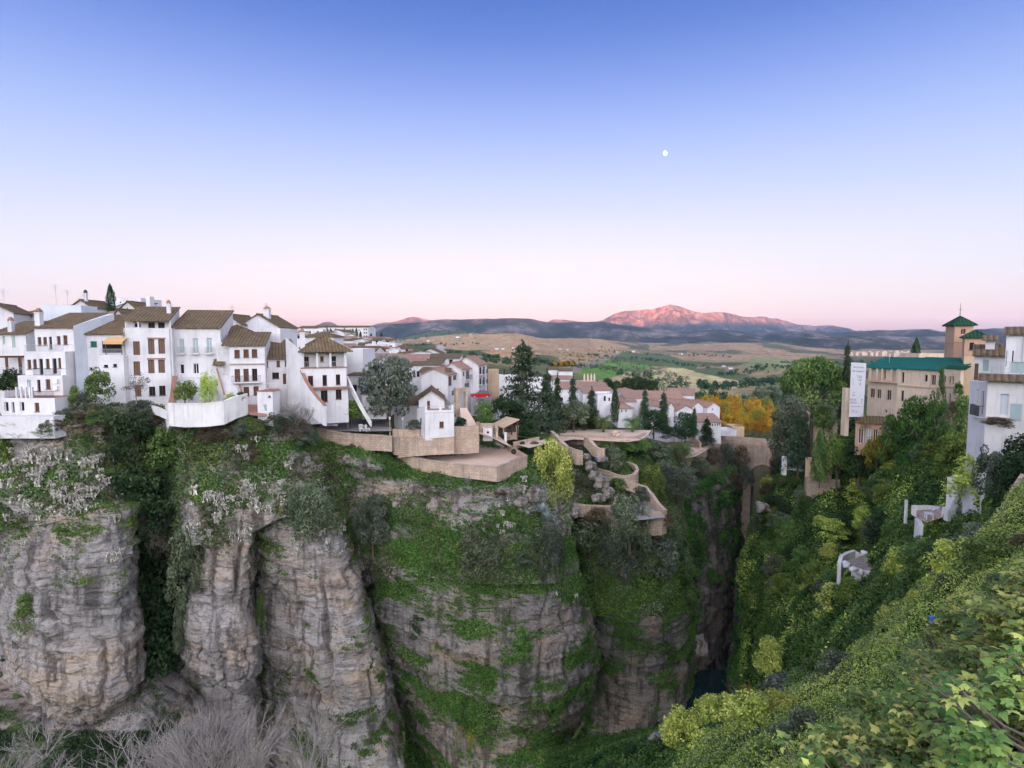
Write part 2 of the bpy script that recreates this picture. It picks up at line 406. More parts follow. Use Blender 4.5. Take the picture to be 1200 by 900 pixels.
def patch(key, name, mat, rows, res=0.35, cliff=None, lump=None, veg=None, vegnoise=1.0, flat=0.0, maxn=420):
    """rows: top-to-bottom list of rows, each a left-to-right list of (photo x, photo y, metres ahead)"""
    G = np.array([[at(*c) for c in r] for r in rows])
    L1 = np.linalg.norm(np.diff(G, axis=1), axis=-1).sum(1).max(); L0 = np.linalg.norm(np.diff(G, axis=0), axis=-1).sum(0).max()
    nu = int(np.clip(L1 / res, 12, maxn)); nv = int(np.clip(L0 / res, 12, maxn))
    D = cr_axis(cr_axis(G, nv, 0), nu, 1)
    N = normals_of(D)
    flip = ((N * D).sum(-1).mean() > 0)
    if flip: N = -N
    P = D.copy()
    if cliff:
        big, strata, crack, rough = cliff
        s = D[..., 2] + 0.13 * D[..., 0] + 1.6 * fbm(D / 14.0, 3, 5)
        z0 = np.zeros_like(s)
        lay = fbm(np.stack([s * 0.42, z0, z0], -1), 3, 11, 0.7) * 1.3
        lay2 = np.sign(np.sin(s * 2.3 + 3 * fbm(D / 6.0, 2, 3))) * 0.16
        h = big * fbm(D / 7.5, 4, 21) * 1.6 + strata * (lay + lay2)
        cr = vn(np.stack([D[..., 0] / 3.2, D[..., 1] / 3.2, D[..., 2] / 22.0], -1) + 0.25 * fbm(D / 4.0, 2, 8)[..., None], 31)
        h = h - crack * np.clip(1 - np.abs(cr) * 4.5, 0, 1) ** 1.5
        h = h + rough * fbm(D / 1.3, 4, 41)
        wob = 0.5 * fbm(D / 2.4, 2, 44)
        bi = np.stack([np.floor((D[..., 0] + D[..., 1] * .5) / 2.1 + wob), np.floor(s / 0.85 + wob * 1.5), np.zeros_like(s)], -1).astype(np.int64)
        bj = np.stack([np.floor((D[..., 0] + D[..., 1] * .5) / 0.9 - wob * 1.6), np.floor(s / 0.42 + wob * 2), np.zeros_like(s)], -1).astype(np.int64)
        h = h + strata * 0.75 * (_h(bi[..., 0], bi[..., 1], bi[..., 2], 7) - .5) + strata * 0.40 * (_h(bj[..., 0], bj[..., 1], bj[..., 2], 9) - .5)
        P = P + N * h[..., None]
    if lump:
        amp, sc = lump
        h = (1 - np.abs(vn(D / sc, 51)) * 1.6) * amp + (1 - np.abs(vn(D / (sc * 0.4), 53)) * 1.6) * amp * 0.4
        P = P + N * h[..., None] * 0.7; P[..., 2] += h * 0.3
    N = normals_of(P)
    if flip: N = -N
    vg = np.zeros(P.shape[:2])
    if veg is not None:
        v = np.asarray(veg, float)
        if v.ndim == 1: v = np.repeat(v[:, None], 2, 1)
        v = cr_axis(cr_axis(v, nv, 0), nu, 1)
        vg = v + vegnoise * 0.55 * fbm(P / np.array([5.0, 5.0, 3.0]), 4, 61) + 0.30 * np.clip(N[..., 2] - 0.25, -0.5, 1)
    idx = np.arange(nv * nu).reshape(nv, nu)
    q = np.stack([idx[:-1, :-1], idx[:-1, 1:], idx[1:, 1:], idx[1:, :-1]], -1).reshape(-1, 4)
    if not flip: q = q[:, ::-1]
    o = build_np(name, P.reshape(-1, 3), q, M[mat], None, {'veg': vg.ravel()}, smooth=not (cliff and name == 'cliff'))
    tag(o, kind='structure')
    area = np.linalg.norm(np.cross(P[1:, :-1] - P[:-1, :-1], P[:-1, 1:] - P[:-1, :-1]), axis=-1)
    PATCH[key] = (P, N, vg, area)
    return o
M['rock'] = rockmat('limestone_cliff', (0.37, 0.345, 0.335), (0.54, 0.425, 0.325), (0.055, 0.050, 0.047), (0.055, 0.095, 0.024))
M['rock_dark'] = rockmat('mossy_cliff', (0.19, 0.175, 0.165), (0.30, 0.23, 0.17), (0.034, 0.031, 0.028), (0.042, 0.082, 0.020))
def soil(name, c1, c2, c3):
    t = NT(name); v = t.coord('Object'); n = t.noise(v, 0.25, 6, 0.65); n2 = t.noise(v, 2.2, 6, 0.7)
    c = t.mix(t.ramp(n, [(0.38, 0.0), (0.62, 1.0)]), c1, c2); c = t.mix(t.ramp(n2, [(0.5, 0.0), (0.68, 0.8)]), c, c3)
    t.bsdf(c, 0.95, n2, 0.8, 0.25, 0.05); return t.mat
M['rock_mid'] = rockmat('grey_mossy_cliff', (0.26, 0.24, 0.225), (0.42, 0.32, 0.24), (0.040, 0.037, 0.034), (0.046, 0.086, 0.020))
M['slope'] = soil('grassy_slope', (0.05, 0.095, 0.020), (0.075, 0.11, 0.034), (0.15, 0.13, 0.075))
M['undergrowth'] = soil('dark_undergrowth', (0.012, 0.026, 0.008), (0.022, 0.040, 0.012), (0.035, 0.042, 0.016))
M['scree'] = soil('grey_scree', (0.27, 0.24, 0.22), (0.44, 0.35, 0.28), (0.13, 0.12, 0.10))
M['townground'] = soil('town_ground', (0.16, 0.13, 0.10), (0.24, 0.20, 0.16), (0.06, 0.075, 0.03))

# --- left block: sloping shelf under the houses, then pillars
Ecols = [
 (-260, [(480, 112), (505, 82), (535, 79), (565, 77), (605, 75), (640, 74)]),
 (-80, [(478, 112), (503, 82), (533, 79), (563, 77), (603, 75), (636, 74)]),
 (0, [(478, 112), (499, 79.5), (528, 77), (562, 75), (602, 73), (622, 72)]),
 (60, [(474, 112), (492, 78.5), (517, 76.5), (550, 74.5), (590, 72), (612, 71)]),
 (110, [(470, 112), (483, 81), (508, 79), (540, 77), (575, 74), (600, 71.5)]),
 (150, [(468, 112), (477, 84), (508, 82), (545, 80), (580, 79), (606, 77)]),
 (190, [(466, 112), (480, 85), (522, 84), (570, 84), (620, 84), (670, 84)]),
 (225, [(466, 112), (499, 84), (532, 80), (570, 78), (606, 76.5), (640, 75.5)]),
 (265, [(468, 112), (498, 84), (527, 80.5), (560, 78), (600, 76), (642, 74.5)]),
 (300, [(470, 112), (494, 85), (522, 82), (555, 79.5), (590, 77.5), (622, 76.5)]),
 (340, [(472, 114), (492, 86), (516, 84), (550, 81.5), (582, 79), (606, 78)]),
 (375, [(485, 114), (512, 88), (534, 86), (565, 84), (600, 82), (630, 80)]),
 (410, [(500, 118), (522, 91.5), (548, 90), (580, 89), (620, 88), (660, 88)]),
 (470, [(505, 125), (545, 94), (565, 93), (600, 92.5), (640, 93), (690, 94)]),
]
Erows = [[(c[0],) + c[1][r] for c in Ecols] for r in range(6)]
patch('E', 'hillside', 'rock', Erows, 0.33, cliff=(0.5, 0.35, 0.3, 0.25), veg=[0.85, 0.72, 0.66, 0.58, 0.50, 0.38], vegnoise=1.3)

def cliff_rows(spec):     # spec: list of (py list or py, [(px, Y), ...])
    out = []
    for py, cols in spec:
        out.append([(c[0], py[i] if isinstance(py, (list, tuple)) else py, c[1]) for i, c in enumerate(cols)])
    return out
# left pillar
patch('A', 'cliff', 'rock', cliff_rows([
 ([596, 598, 602, 600, 594, 588, 592, 600], [(-60, 86), (-8, 78), (12, 73.2), (50, 71.6), (95, 71.4), (132, 72.6), (150, 75.5), (158, 85)]),
 (640, [(-60, 86), (-10, 77), (6, 72.5), (48, 70.2), (98, 69.6), (138, 71), (154, 74.5), (161, 85)]),
 (690, [(-50, 86), (-8, 76.5), (4, 71.8), (48, 69.0), (100, 68.6), (141, 70.2), (156, 74), (163, 85)]),
 (740, [(-36, 86), (0, 76.5), (10, 71.6), (52, 68.3), (102, 68.0), (144, 70), (158, 74), (165, 85)]),
 ([790, 790, 786, 790, 790, 784, 780, 780], [(-16, 86), (16, 77), (26, 72), (62, 68.6), (106, 68.2), (146, 70.2), (160, 74), (168, 85)]),
 ([812, 816, 822, 836, 836, 818, 796, 790], [(14, 86), (34, 77), (46, 72.4), (74, 69.4), (110, 69.2), (146, 71.2), (160, 75), (168, 86)]),
 ([818, 824, 832, 845, 845, 826, 804, 798], [(20, 90), (42, 82), (54, 77.4), (78, 75.4), (110, 75.2), (142, 76.2), (156, 80), (166, 90)]),
 ]), 0.16, cliff=(0.8, 0.52, 1.1, 0.30), veg=[0.50, 0.26, 0.10, 0.02, 0.05, 0.1, 0.0], vegnoise=0.9)
# talus under the left pillar
patch('T', 'scree', 'rock', cliff_rows([
 ([796, 800, 812, 838, 830, 800, 772, 800, 830], [(-90, 85), (-10, 84), (30, 81), (85, 75.5), (130, 75.5), (162, 78), (180, 82), (215, 82), (260, 80)]),
 ([842, 846, 850, 852, 846, 828, 815, 830, 850], [(-90, 74), (-10, 74), (40, 72.5), (85, 71.5), (130, 71.5), (165, 73), (185, 76), (220, 77), (265, 77)]),
 ([875, 880, 880, 880, 880, 875, 875, 880, 890], [(-90, 70), (-10, 70), (40, 69), (85, 68), (130, 68), (170, 69), (195, 71), (230, 73), (275, 74)]),
 (960, [(-90, 64), (-10, 63), (40, 62), (85, 62), (130, 62), (175, 63), (205, 65), (240, 68), (285, 71)]),
 ]), 0.3, cliff=(0.6, 0.12, 0.2, 0.22), veg=[-0.1, 0.15, 0.5, 0.62], vegnoise=1.2)
# green gully between the left pillars
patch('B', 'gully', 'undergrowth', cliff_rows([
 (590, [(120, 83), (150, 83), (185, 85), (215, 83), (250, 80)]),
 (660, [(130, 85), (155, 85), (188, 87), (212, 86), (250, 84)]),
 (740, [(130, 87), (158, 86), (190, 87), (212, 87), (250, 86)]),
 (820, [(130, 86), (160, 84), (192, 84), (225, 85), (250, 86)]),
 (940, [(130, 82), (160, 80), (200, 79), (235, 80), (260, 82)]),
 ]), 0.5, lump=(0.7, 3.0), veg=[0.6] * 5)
# thin middle pillar
patch('C', 'cliff', 'rock', cliff_rows([
 ([600, 602, 606, 606, 600, 598], [(232, 86), (240, 78.5), (258, 76), (280, 75.6), (296, 77.5), (302, 86)]),
 (650, [(226, 86), (234, 77.5), (256, 74.8), (278, 74.4), (295, 76.5), (300, 86)]),
 (700, [(208, 86), (219, 77), (246, 74.2), (276, 73.6), (294, 76), (298, 86)]),
 (745, [(204, 86), (215, 77), (246, 74.0), (278, 73.2), (298, 76), (303, 86)]),
 (782, [(210, 86), (224, 77), (252, 74.4), (284, 73.6), (300, 76.2), (304, 86)]),
 ([800, 803, 807, 803, 792, 790], [(222, 87), (236, 78.5), (258, 75.8), (284, 75.2), (298, 77.4), (303, 87)]),
 (840, [(228, 88), (240, 80), (262, 77), (288, 76.6), (304, 78.6), (310, 88)]),
 (980, [(236, 88), (250, 78.5), (270, 75), (295, 75), (318, 78), (326, 88)]),
 ]), 0.15, cliff=(0.8, 0.50, 1.0, 0.30), veg=[0.55, 0.34, 0.14, 0.04, 0.0, 0.08, 0.2, 0.3], vegnoise=1.0)
# long face right of it
patch('D', 'cliff', 'rock', cliff_rows([
 ([590, 592, 596, 606, 600, 596], [(288, 88), (306, 80.5), (332, 79.2), (362, 79.4), (396, 82), (408, 92)]),
 (650, [(288, 88), (306, 81), (334, 78.4), (368, 78.0), (410, 81), (420, 92)]),
 (700, [(290, 88), (310, 82), (338, 79.2), (378, 77.2), (422, 80.2), (432, 92)]),
 (750, [(292, 89), (312, 83.5), (340, 81.5), (388, 76.8), (436, 79.8), (446, 92)]),
 (800, [(294, 90), (316, 84.5), (346, 82), (394, 76.6), (450, 79.6), (458, 92)]),
 (850, [(298, 90), (322, 84.5), (354, 81), (402, 76.4), (464, 79.4), (471, 92)]),
 (980, [(310, 90), (338, 84), (374, 79), (424, 76), (482, 79.4), (490, 92)]),
 ]), 0.17, cliff=(0.8, 0.48, 1.2, 0.28), veg=[0.50, 0.30, 0.14, 0.12, 0.22, 0.36, 0.4], vegnoise=1.15)
# back of the cleft
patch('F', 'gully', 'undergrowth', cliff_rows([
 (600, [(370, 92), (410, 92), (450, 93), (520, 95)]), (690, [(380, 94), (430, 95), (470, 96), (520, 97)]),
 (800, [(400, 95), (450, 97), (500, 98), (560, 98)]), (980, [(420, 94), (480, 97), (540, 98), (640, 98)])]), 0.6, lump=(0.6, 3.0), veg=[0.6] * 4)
# central buttress: shelf below the lookout terrace, then the face
Gr = [
 [(380, 500, 118), (430, 505, 118), (470, 505, 118), (530, 505, 118), (590, 510, 118), (640, 520, 118), (700, 535, 122)],
 [(380, 521, 90), (425, 527, 89.6), (465, 546, 90.8), (525, 556, 88.2), (585, 559, 88.2), (628, 556, 91.5), (690, 580, 104)],
 [(392, 560, 90.5), (430, 566, 90), (465, 570, 88.6), (525, 582, 86.4), (580, 588, 86.2), (630, 592, 89), (672, 600, 96)],
 [(404, 600, 89.8), (438, 600, 88.6), (470, 600, 87), (525, 606, 84.6), (580, 616, 84.2), (636, 624, 86), (672, 634, 92)],
 [(414, 640, 90), (444, 640, 87.6), (475, 640, 85.4), (530, 646, 82.8), (585, 652, 82.4), (640, 656, 84), (676, 662, 90)],
 [(420, 690, 93), (446, 680, 88), (480, 674, 84.4), (535, 680, 82.0), (590, 686, 81.6), (645, 684, 83), (684, 690, 89)],
]
patch('GS', 'hillside', 'rock', Gr, 0.3, cliff=(0.45, 0.40, 0.2, 0.25), lump=(0.2, 2.2), veg=[0.7, 0.58, 0.36, 0.62, 0.66, 0.5], vegnoise=1.1)
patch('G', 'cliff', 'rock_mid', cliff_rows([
 ([684, 676, 672, 678, 684, 684, 680, 684], [(418, 102), (442, 89), (478, 85), (535, 82.6), (590, 82.2), (640, 83.6), (676, 88), (690, 102)]),
 ([714, 712, 710, 714, 716, 712, 708, 704], [(424, 102), (444, 87.6), (484, 83.2), (538, 81.2), (594, 80.8), (646, 82), (684, 87), (696, 102)]),
 (750, [(434, 102), (456, 87), (494, 82.4), (542, 80.2), (598, 79.8), (650, 81.2), (690, 86), (700, 102)]),
 (800, [(450, 102), (472, 87), (506, 82), (550, 79.8), (602, 79.4), (650, 81), (688, 86), (698, 102)]),
 (845, [(466, 102), (490, 87), (520, 82.4), (558, 80.2), (604, 79.8), (646, 81.4), (676, 86), (688, 102)]),
 ([890, 890, 892, 894, 894, 890, 882, 880], [(484, 103), (508, 88), (532, 83.6), (564, 81.6), (604, 81.2), (634, 83), (654, 87), (666, 103)]),
 (990, [(498, 106), (520, 92), (540, 88), (570, 86), (600, 86), (622, 87), (636, 92), (646, 106)]),
 ]), 0.17, cliff=(0.6, 0.60, 0.6, 0.28), veg=[0.58, 0.38, 0.44, 0.47, 0.54, 0.58, 0.54], vegnoise=1.3)
# second buttress under the lower garden terrace
patch('HS', 'hillside', 'slope', [
 [(630, 560, 116), (690, 575, 120), (735, 580, 122), (775, 590, 122), (800, 590, 122)],
 [(636, 592, 103), (690, 604, 101.5), (735, 606, 101.5), (778, 612, 102.5), (800, 618, 110)],
 [(644, 640, 102), (690, 640, 98.5), (735, 642, 98), (784, 648, 100), (806, 652, 108)],
 [(655, 690, 103), (695, 684, 97.5), (738, 684, 96.5), (788, 686, 99), (814, 690, 108)],
 [(660, 730, 104), (698, 722, 97.2), (740, 722, 95.8), (792, 720, 98.6), (816, 722, 108)],
 ], 0.4, cliff=(0.5, 0.2, 0.1, 0.25), lump=(0.3, 2.4), veg=[0.5, 0.5, 0.55, 0.6, 0.6])
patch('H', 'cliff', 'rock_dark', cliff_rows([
 (690, [(650, 116), (672, 101), (704, 97.6), (744, 96.6), (788, 99.4), (808, 104), (818, 116)]),
 (730, [(660, 116), (682, 100), (712, 96.6), (750, 95.6), (788, 98.2), (807, 103), (816, 116)]),
 (780, [(668, 116), (688, 99.6), (716, 96), (752, 95), (786, 98), (805, 103), (813, 116)]),
 (830, [(668, 116), (688, 100), (714, 96.6), (748, 95.6), (778, 98.2), (795, 103), (804, 116)]),
 (866, [(660, 116), (682, 101), (706, 98), (736, 97.2), (760, 99.6), (776, 104), (788, 116)]),
 (890, [(650, 118), (676, 105), (700, 102), (726, 101.6), (746, 103.6), (762, 108), (776, 118)]),
 (990, [(640, 122), (670, 110), (694, 107), (716, 107), (732, 108), (746, 112), (760, 122)]),
 ]), 0.22, cliff=(0.55, 0.5, 0.35, 0.22), veg=[0.52, 0.46, 0.40, 0.36, 0.26, 0.1, 0.1], vegnoise=1.2)
# far left bank of the narrow gorge
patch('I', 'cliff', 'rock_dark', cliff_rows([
 ([586, 578, 566, 556, 546, 540], [(772, 106), (792, 114), (815, 124), (838, 136), (858, 150), (876, 168)]),
 ([640, 630, 612, 600, 592, 584], [(778, 107), (800, 117), (826, 128), (846, 139), (862, 152), (878, 168)]),
 ([700, 690, 670, 656, 644, 634], [(786, 108), (812, 119), (840, 131), (856, 141), (868, 152), (880, 168)]),
 ([760, 745, 722, 704, 690, 678], [(790, 110), (818, 122), (846, 133), (860, 142), (870, 152), (880, 168)]),
 ([850, 830, 800, 770, 745, 730], [(790, 112), (816, 124), (844, 135), (860, 143), (870, 152), (880, 168)])]),
 0.4, cliff=(0.8, 0.5, 0.8, 0.3), veg=[0.5, 0.36, 0.2, 0.05, 0.0])
# right bank: one long hillside from the buildings down to the gorge rim
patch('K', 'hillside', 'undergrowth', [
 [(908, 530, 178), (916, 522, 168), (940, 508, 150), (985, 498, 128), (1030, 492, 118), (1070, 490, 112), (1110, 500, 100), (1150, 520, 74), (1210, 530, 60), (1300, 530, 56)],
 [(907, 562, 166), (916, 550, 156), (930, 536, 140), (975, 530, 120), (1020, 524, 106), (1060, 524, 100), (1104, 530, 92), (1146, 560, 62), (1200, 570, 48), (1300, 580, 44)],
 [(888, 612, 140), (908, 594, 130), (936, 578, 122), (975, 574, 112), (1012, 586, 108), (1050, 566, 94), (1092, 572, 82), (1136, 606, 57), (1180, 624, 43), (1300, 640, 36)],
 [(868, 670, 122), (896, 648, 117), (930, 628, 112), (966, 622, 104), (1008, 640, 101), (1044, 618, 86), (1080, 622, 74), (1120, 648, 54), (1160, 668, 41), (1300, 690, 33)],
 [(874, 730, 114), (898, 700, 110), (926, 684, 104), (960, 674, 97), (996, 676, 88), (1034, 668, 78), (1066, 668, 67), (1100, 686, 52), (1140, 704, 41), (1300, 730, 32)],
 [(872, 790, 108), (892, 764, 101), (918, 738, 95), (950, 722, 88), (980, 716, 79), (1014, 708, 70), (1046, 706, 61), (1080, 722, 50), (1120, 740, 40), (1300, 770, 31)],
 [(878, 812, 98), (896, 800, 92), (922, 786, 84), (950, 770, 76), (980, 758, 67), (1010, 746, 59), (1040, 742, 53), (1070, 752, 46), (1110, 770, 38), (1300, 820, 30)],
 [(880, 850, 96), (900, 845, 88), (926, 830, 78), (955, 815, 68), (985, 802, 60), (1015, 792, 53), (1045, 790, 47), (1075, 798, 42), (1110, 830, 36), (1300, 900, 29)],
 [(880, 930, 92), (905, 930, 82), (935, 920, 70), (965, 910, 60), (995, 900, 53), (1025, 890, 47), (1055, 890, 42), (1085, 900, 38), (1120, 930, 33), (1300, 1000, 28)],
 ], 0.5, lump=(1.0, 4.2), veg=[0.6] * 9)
# rim of the right bank over the water (rock face under the bushes)
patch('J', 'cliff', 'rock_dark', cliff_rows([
 ([556, 600, 664, 726, 786, 812, 850], [(908, 172), (890, 142), (868, 124), (872, 116), (870, 110), (876, 100), (878, 97)]),
 ([640, 670, 710, 760, 812, 836, 880], [(906, 172), (884, 144), (862, 126), (862, 119), (854, 112), (864, 101), (872, 97)]),
 ([700, 730, 770, 800, 842, 870, 930], [(904, 172), (880, 146), (858, 128), (852, 121), (842, 113), (852, 101), (862, 96)]),
 ([760, 790, 830, 850, 890, 920, 980], [(902, 172), (876, 148), (854, 129), (846, 122), (836, 114), (846, 102), (856, 96)])]),
 0.4, cliff=(0.8, 0.5, 0.6, 0.3), veg=[0.5, 0.2, 0.1, 0.0])
# foot of the right bank, close under the camera
patch('Q', 'hillside', 'undergrowth', [
 [(640, 876, 92), (720, 866, 86), (780, 858, 78), (840, 846, 70), (900, 836, 62), (960, 830, 56)],
 [(640, 905, 70), (720, 886, 66), (780, 874, 60), (840, 866, 54), (900, 858, 50), (960, 856, 46)],
 [(640, 960, 58), (720, 930, 54), (780, 912, 50), (840, 902, 46), (900, 896, 42), (960, 896, 39)],
 [(640, 1040, 50), (720, 1000, 46), (780, 980, 43), (840, 970, 40), (900, 960, 36), (960, 960, 34)],
 ], 0.4, lump=(0.6, 2.5), veg=[0.6] * 4)
# near slope in the lower right corner
patch('L', 'hillside', 'undergrowth', [
 [(780, 960, 34), (850, 925, 34), (920, 880, 36), (1000, 835, 38), (1100, 735, 40), (1200, 640, 42), (1330, 560, 44), (1700, 420, 44)],
 [(800, 932, 23), (850, 888, 25), (920, 843, 27), (1000, 794, 29), (1100, 694, 31), (1200, 592, 33), (1330, 480, 36), (1700, 330, 36)],
 [(780, 980, 18.5), (850, 930, 19), (920, 892, 19.5), (1000, 850, 20), (1100, 765, 20.5), (1200, 675, 21.5), (1330, 570, 23), (1700, 360, 24)],
 [(760, 1060, 13.5), (850, 1000, 13.2), (920, 965, 13.2), (1000, 925, 13.2), (1100, 850, 13), (1200, 780, 13), (1330, 690, 13.5), (1700, 440, 14)],
 [(740, 1150, 10.5), (850, 1100, 10), (920, 1060, 9.6), (1000, 1020, 9.2), (1100, 960, 8.8), (1200, 900, 8.6), (1330, 820, 8.6), (1700, 560, 8.8)],
 [(720, 1300, 8), (850, 1250, 7.5), (920, 1200, 7.2), (1000, 1160, 6.8), (1100, 1110, 6.4), (1200, 1060, 6.2), (1330, 1000, 6), (1700, 800, 6)],
 ], 0.25, lump=(0.62, 2.7), veg=[0.6] * 6, maxn=560)

# garden ground between the terraces
patch('N', 'hillside', 'rock_mid', [
 [(618, 520, 118), (660, 520, 120), (700, 522, 120), (740, 524, 120), (775, 526, 126), (808, 526, 133)],
 [(624, 540, 106), (660, 542, 106), (700, 541, 109), (740, 543, 111), (775, 549, 120), (806, 556, 126)],
 [(630, 566, 101), (664, 567, 101), (700, 568, 102), (740, 574, 103), (772, 584, 107), (800, 592, 114)],
 [(636, 598, 99), (666, 603, 97.5), (700, 608, 97), (740, 614, 97.5), (775, 618, 99.5), (802, 630, 108)]], 0.35, cliff=(0.5, 0.3, 0.2, 0.3), veg=[0.6, 0.6, 0.56, 0.6], vegnoise=1.2)
# --- river
t = NT('dark_green_water'); v = t.coord('Object'); n = t.noise(v, 1.2, 3, 0.5)
t.bsdf((0.012, 0.035, 0.04), 0.08, n, 0.15, 0.05, 0.6); M['water'] = t.mat
zr = at(812, 822, 112)[2]
mb = MB(); g = lambda px, py: (at(px, py, 1) * (zr / at(px, py, 1)[2]))
mb.poly([g(700, 1000), g(900, 1000), g(888, 800), g(856, 784), g(816, 786), g(780, 806)])
tag(mb.build('river', M['water']), kind='structure')

# --- gorge bed and the wide country sheet to the horizon
Ys = np.array([104, 112, 122, 134, 152, 180, 250, 400, 600, 900, 1500, 2500, 4000, 6500, 9000, 15500.0])
tab = {
 -500: [1000, 484, 472, 463, 454, 446, 436, 426, 420, 418, 414, 410, 406, 402, 401, 400.6],
 0:    [1000, 484, 472, 463, 454, 446, 436, 426, 420, 418, 414, 410, 406, 402, 401, 400.6],
 340:  [1000, 484, 472, 462, 452, 440, 416, 414, 418, 416, 412, 408, 404, 401, 401, 400.6],
 400:  [1000, 520, 490, 474, 456, 438, 411, 411, 418, 416, 411, 407, 404, 400, 401, 400.6],
 440:  [1000, 540, 502, 482, 464, 446, 418, 416, 419, 415, 410, 406, 403, 400, 401, 400.6],
 480:  [1000, 560, 508, 490, 474, 456, 430, 424, 421, 414, 409, 404, 400, 398, 400.5, 400.6],
 560:  [1000, 580, 512, 492, 472, 458, 442, 434, 426, 418, 410, 402, 398, 397, 400, 400.5],
 640:  [1000, 640, 540, 522, 508, 496, 474, 452, 438, 428, 418, 408, 401, 398, 400, 400.5],
 700:  [1000, 700, 552, 528, 512, 500, 482, 460, 446, 434, 422, 410, 402, 399, 400, 400.5],
 750:  [1000, 900, 760, 620, 524, 510, 490, 468, 456, 441, 427, 413, 404, 400, 400, 400.5],
 800:  [1000, 980, 960, 900, 600, 522, 498, 474, 460, 445, 430, 416, 405, 401, 400, 400.5],
 850:  [1000, 990, 970, 940, 880, 545, 508, 484, 464, 448, 432, 418, 407, 402, 401, 400.5],
 890:  [1000, 980, 950, 910, 860, 640, 508, 486, 464, 448, 432, 418, 408, 403, 401, 400.5],
 950:  [1000, 900, 800, 660, 560, 520, 504, 484, 462, 446, 430, 418, 409, 404, 401, 400.5],
 1050: [1000, 640, 540, 510, 504, 496, 480, 464, 452, 440, 428, 417, 410, 405, 402, 400.5],
 1200: [1000, 640, 540, 510, 500, 490, 470, 456, 446, 436, 426, 417, 410, 405, 402, 400.5],
 1700: [1000, 640, 540, 510, 500, 490, 470, 456, 446, 436, 426, 417, 410, 405, 402, 400.5],
}
kx = np.array(sorted(tab)); T = np.array([tab[k] for k in kx])
pxs = np.concatenate([np.linspace(-500, 360, 40, endpoint=False), np.linspace(360, 1010, 620, endpoint=False), np.linspace(1010, 1700, 60)])
Yn = np.exp(np.linspace(math.log(104), math.log(15500), 520))
def interp_smooth(x, xp, fp):
    return np.interp(x, xp, fp)
R1 = np.stack([np.interp(pxs, kx, T[:, j]) for j in range(len(Ys))], 0)
PY = np.stack([np.interp(np.log(Yn), np.log(Ys), R1[:, i]) for i in range(len(pxs))], 1)
k = np.ones(9) / 9.0
PY = np.apply_along_axis(lambda a: np.convolve(np.pad(a, 4, 'edge'), k, 'valid'), 0, PY)
PX = np.repeat(pxs[None], len(Yn), 0); YY = np.repeat(Yn[:, None], len(pxs), 1)
def gb(px0, Y0, wpx, wl, dpy):       # rounded hill: raises the sheet by dpy photo pixels at its top
    return -dpy * np.exp(-((PX - px0) / wpx) ** 2 - (np.log(YY / Y0) / wl) ** 2)
PY = PY + gb(590, 2700, 95, 0.22, 13) + gb(520, 4300, 48, 0.14, 12) + gb(760, 1400, 60, 0.20, 6) + gb(900, 1300, 50, 0.22, 10) \
        + gb(935, 380, 42, 0.35, 16) + gb(700, 3400, 80, 0.15, 5) + gb(880, 3600, 70, 0.2, 8) + gb(650, 1500, 60, 0.18, 4)
G = ray(PX, PY) * YY[..., None]
G[..., 2] += fbm(np.stack([G[..., 0] / 160, G[..., 1] / 160, np.zeros_like(PX)], -1), 4, 71) * np.clip(YY * 0.006, 0, 14)
# field colours: each field is a polygon on the land, traced by its corners
def inpoly(X, Y, poly):
    r = np.zeros(X.shape, bool); n = len(poly)
    for i in range(n):
        x0, y0 = poly[i]; x1, y1 = poly[(i + 1) % n]
        c = ((y0 > Y) != (y1 > Y)) & (X < (x1 - x0) * (Y - y0) / (y1 - y0 + 1e-9) + x0); r ^= c
    return r
jx = PX + 3.0 * vn(G / 60.0, 81); jy = PY + 0.9 * vn(G / 60.0, 82)
land = np.zeros(PX.shape + (3,)); land[:] = (0.085, 0.085, 0.045)
nz = fbm(np.stack([G[..., 0] / 220, G[..., 1] / 420, np.zeros_like(PX)], -1), 4, 83)
land[nz > 0.10] = (0.20, 0.145, 0.085); land[nz < -0.12] = (0.045, 0.060, 0.028)
land[YY > 2100] = (0.19, 0.125, 0.085)
far = (YY > 2100) & (nz > 0.05); land[far] = (0.26, 0.165, 0.11)
land[(YY > 2100) & (nz < -0.2)] = (0.07, 0.075, 0.05)
hillm = np.exp(-((PX - 520) / 52) ** 2 - (np.log(YY / 4300) / 0.16) ** 2) > 0.32
land[hillm] = (0.05, 0.068, 0.036)
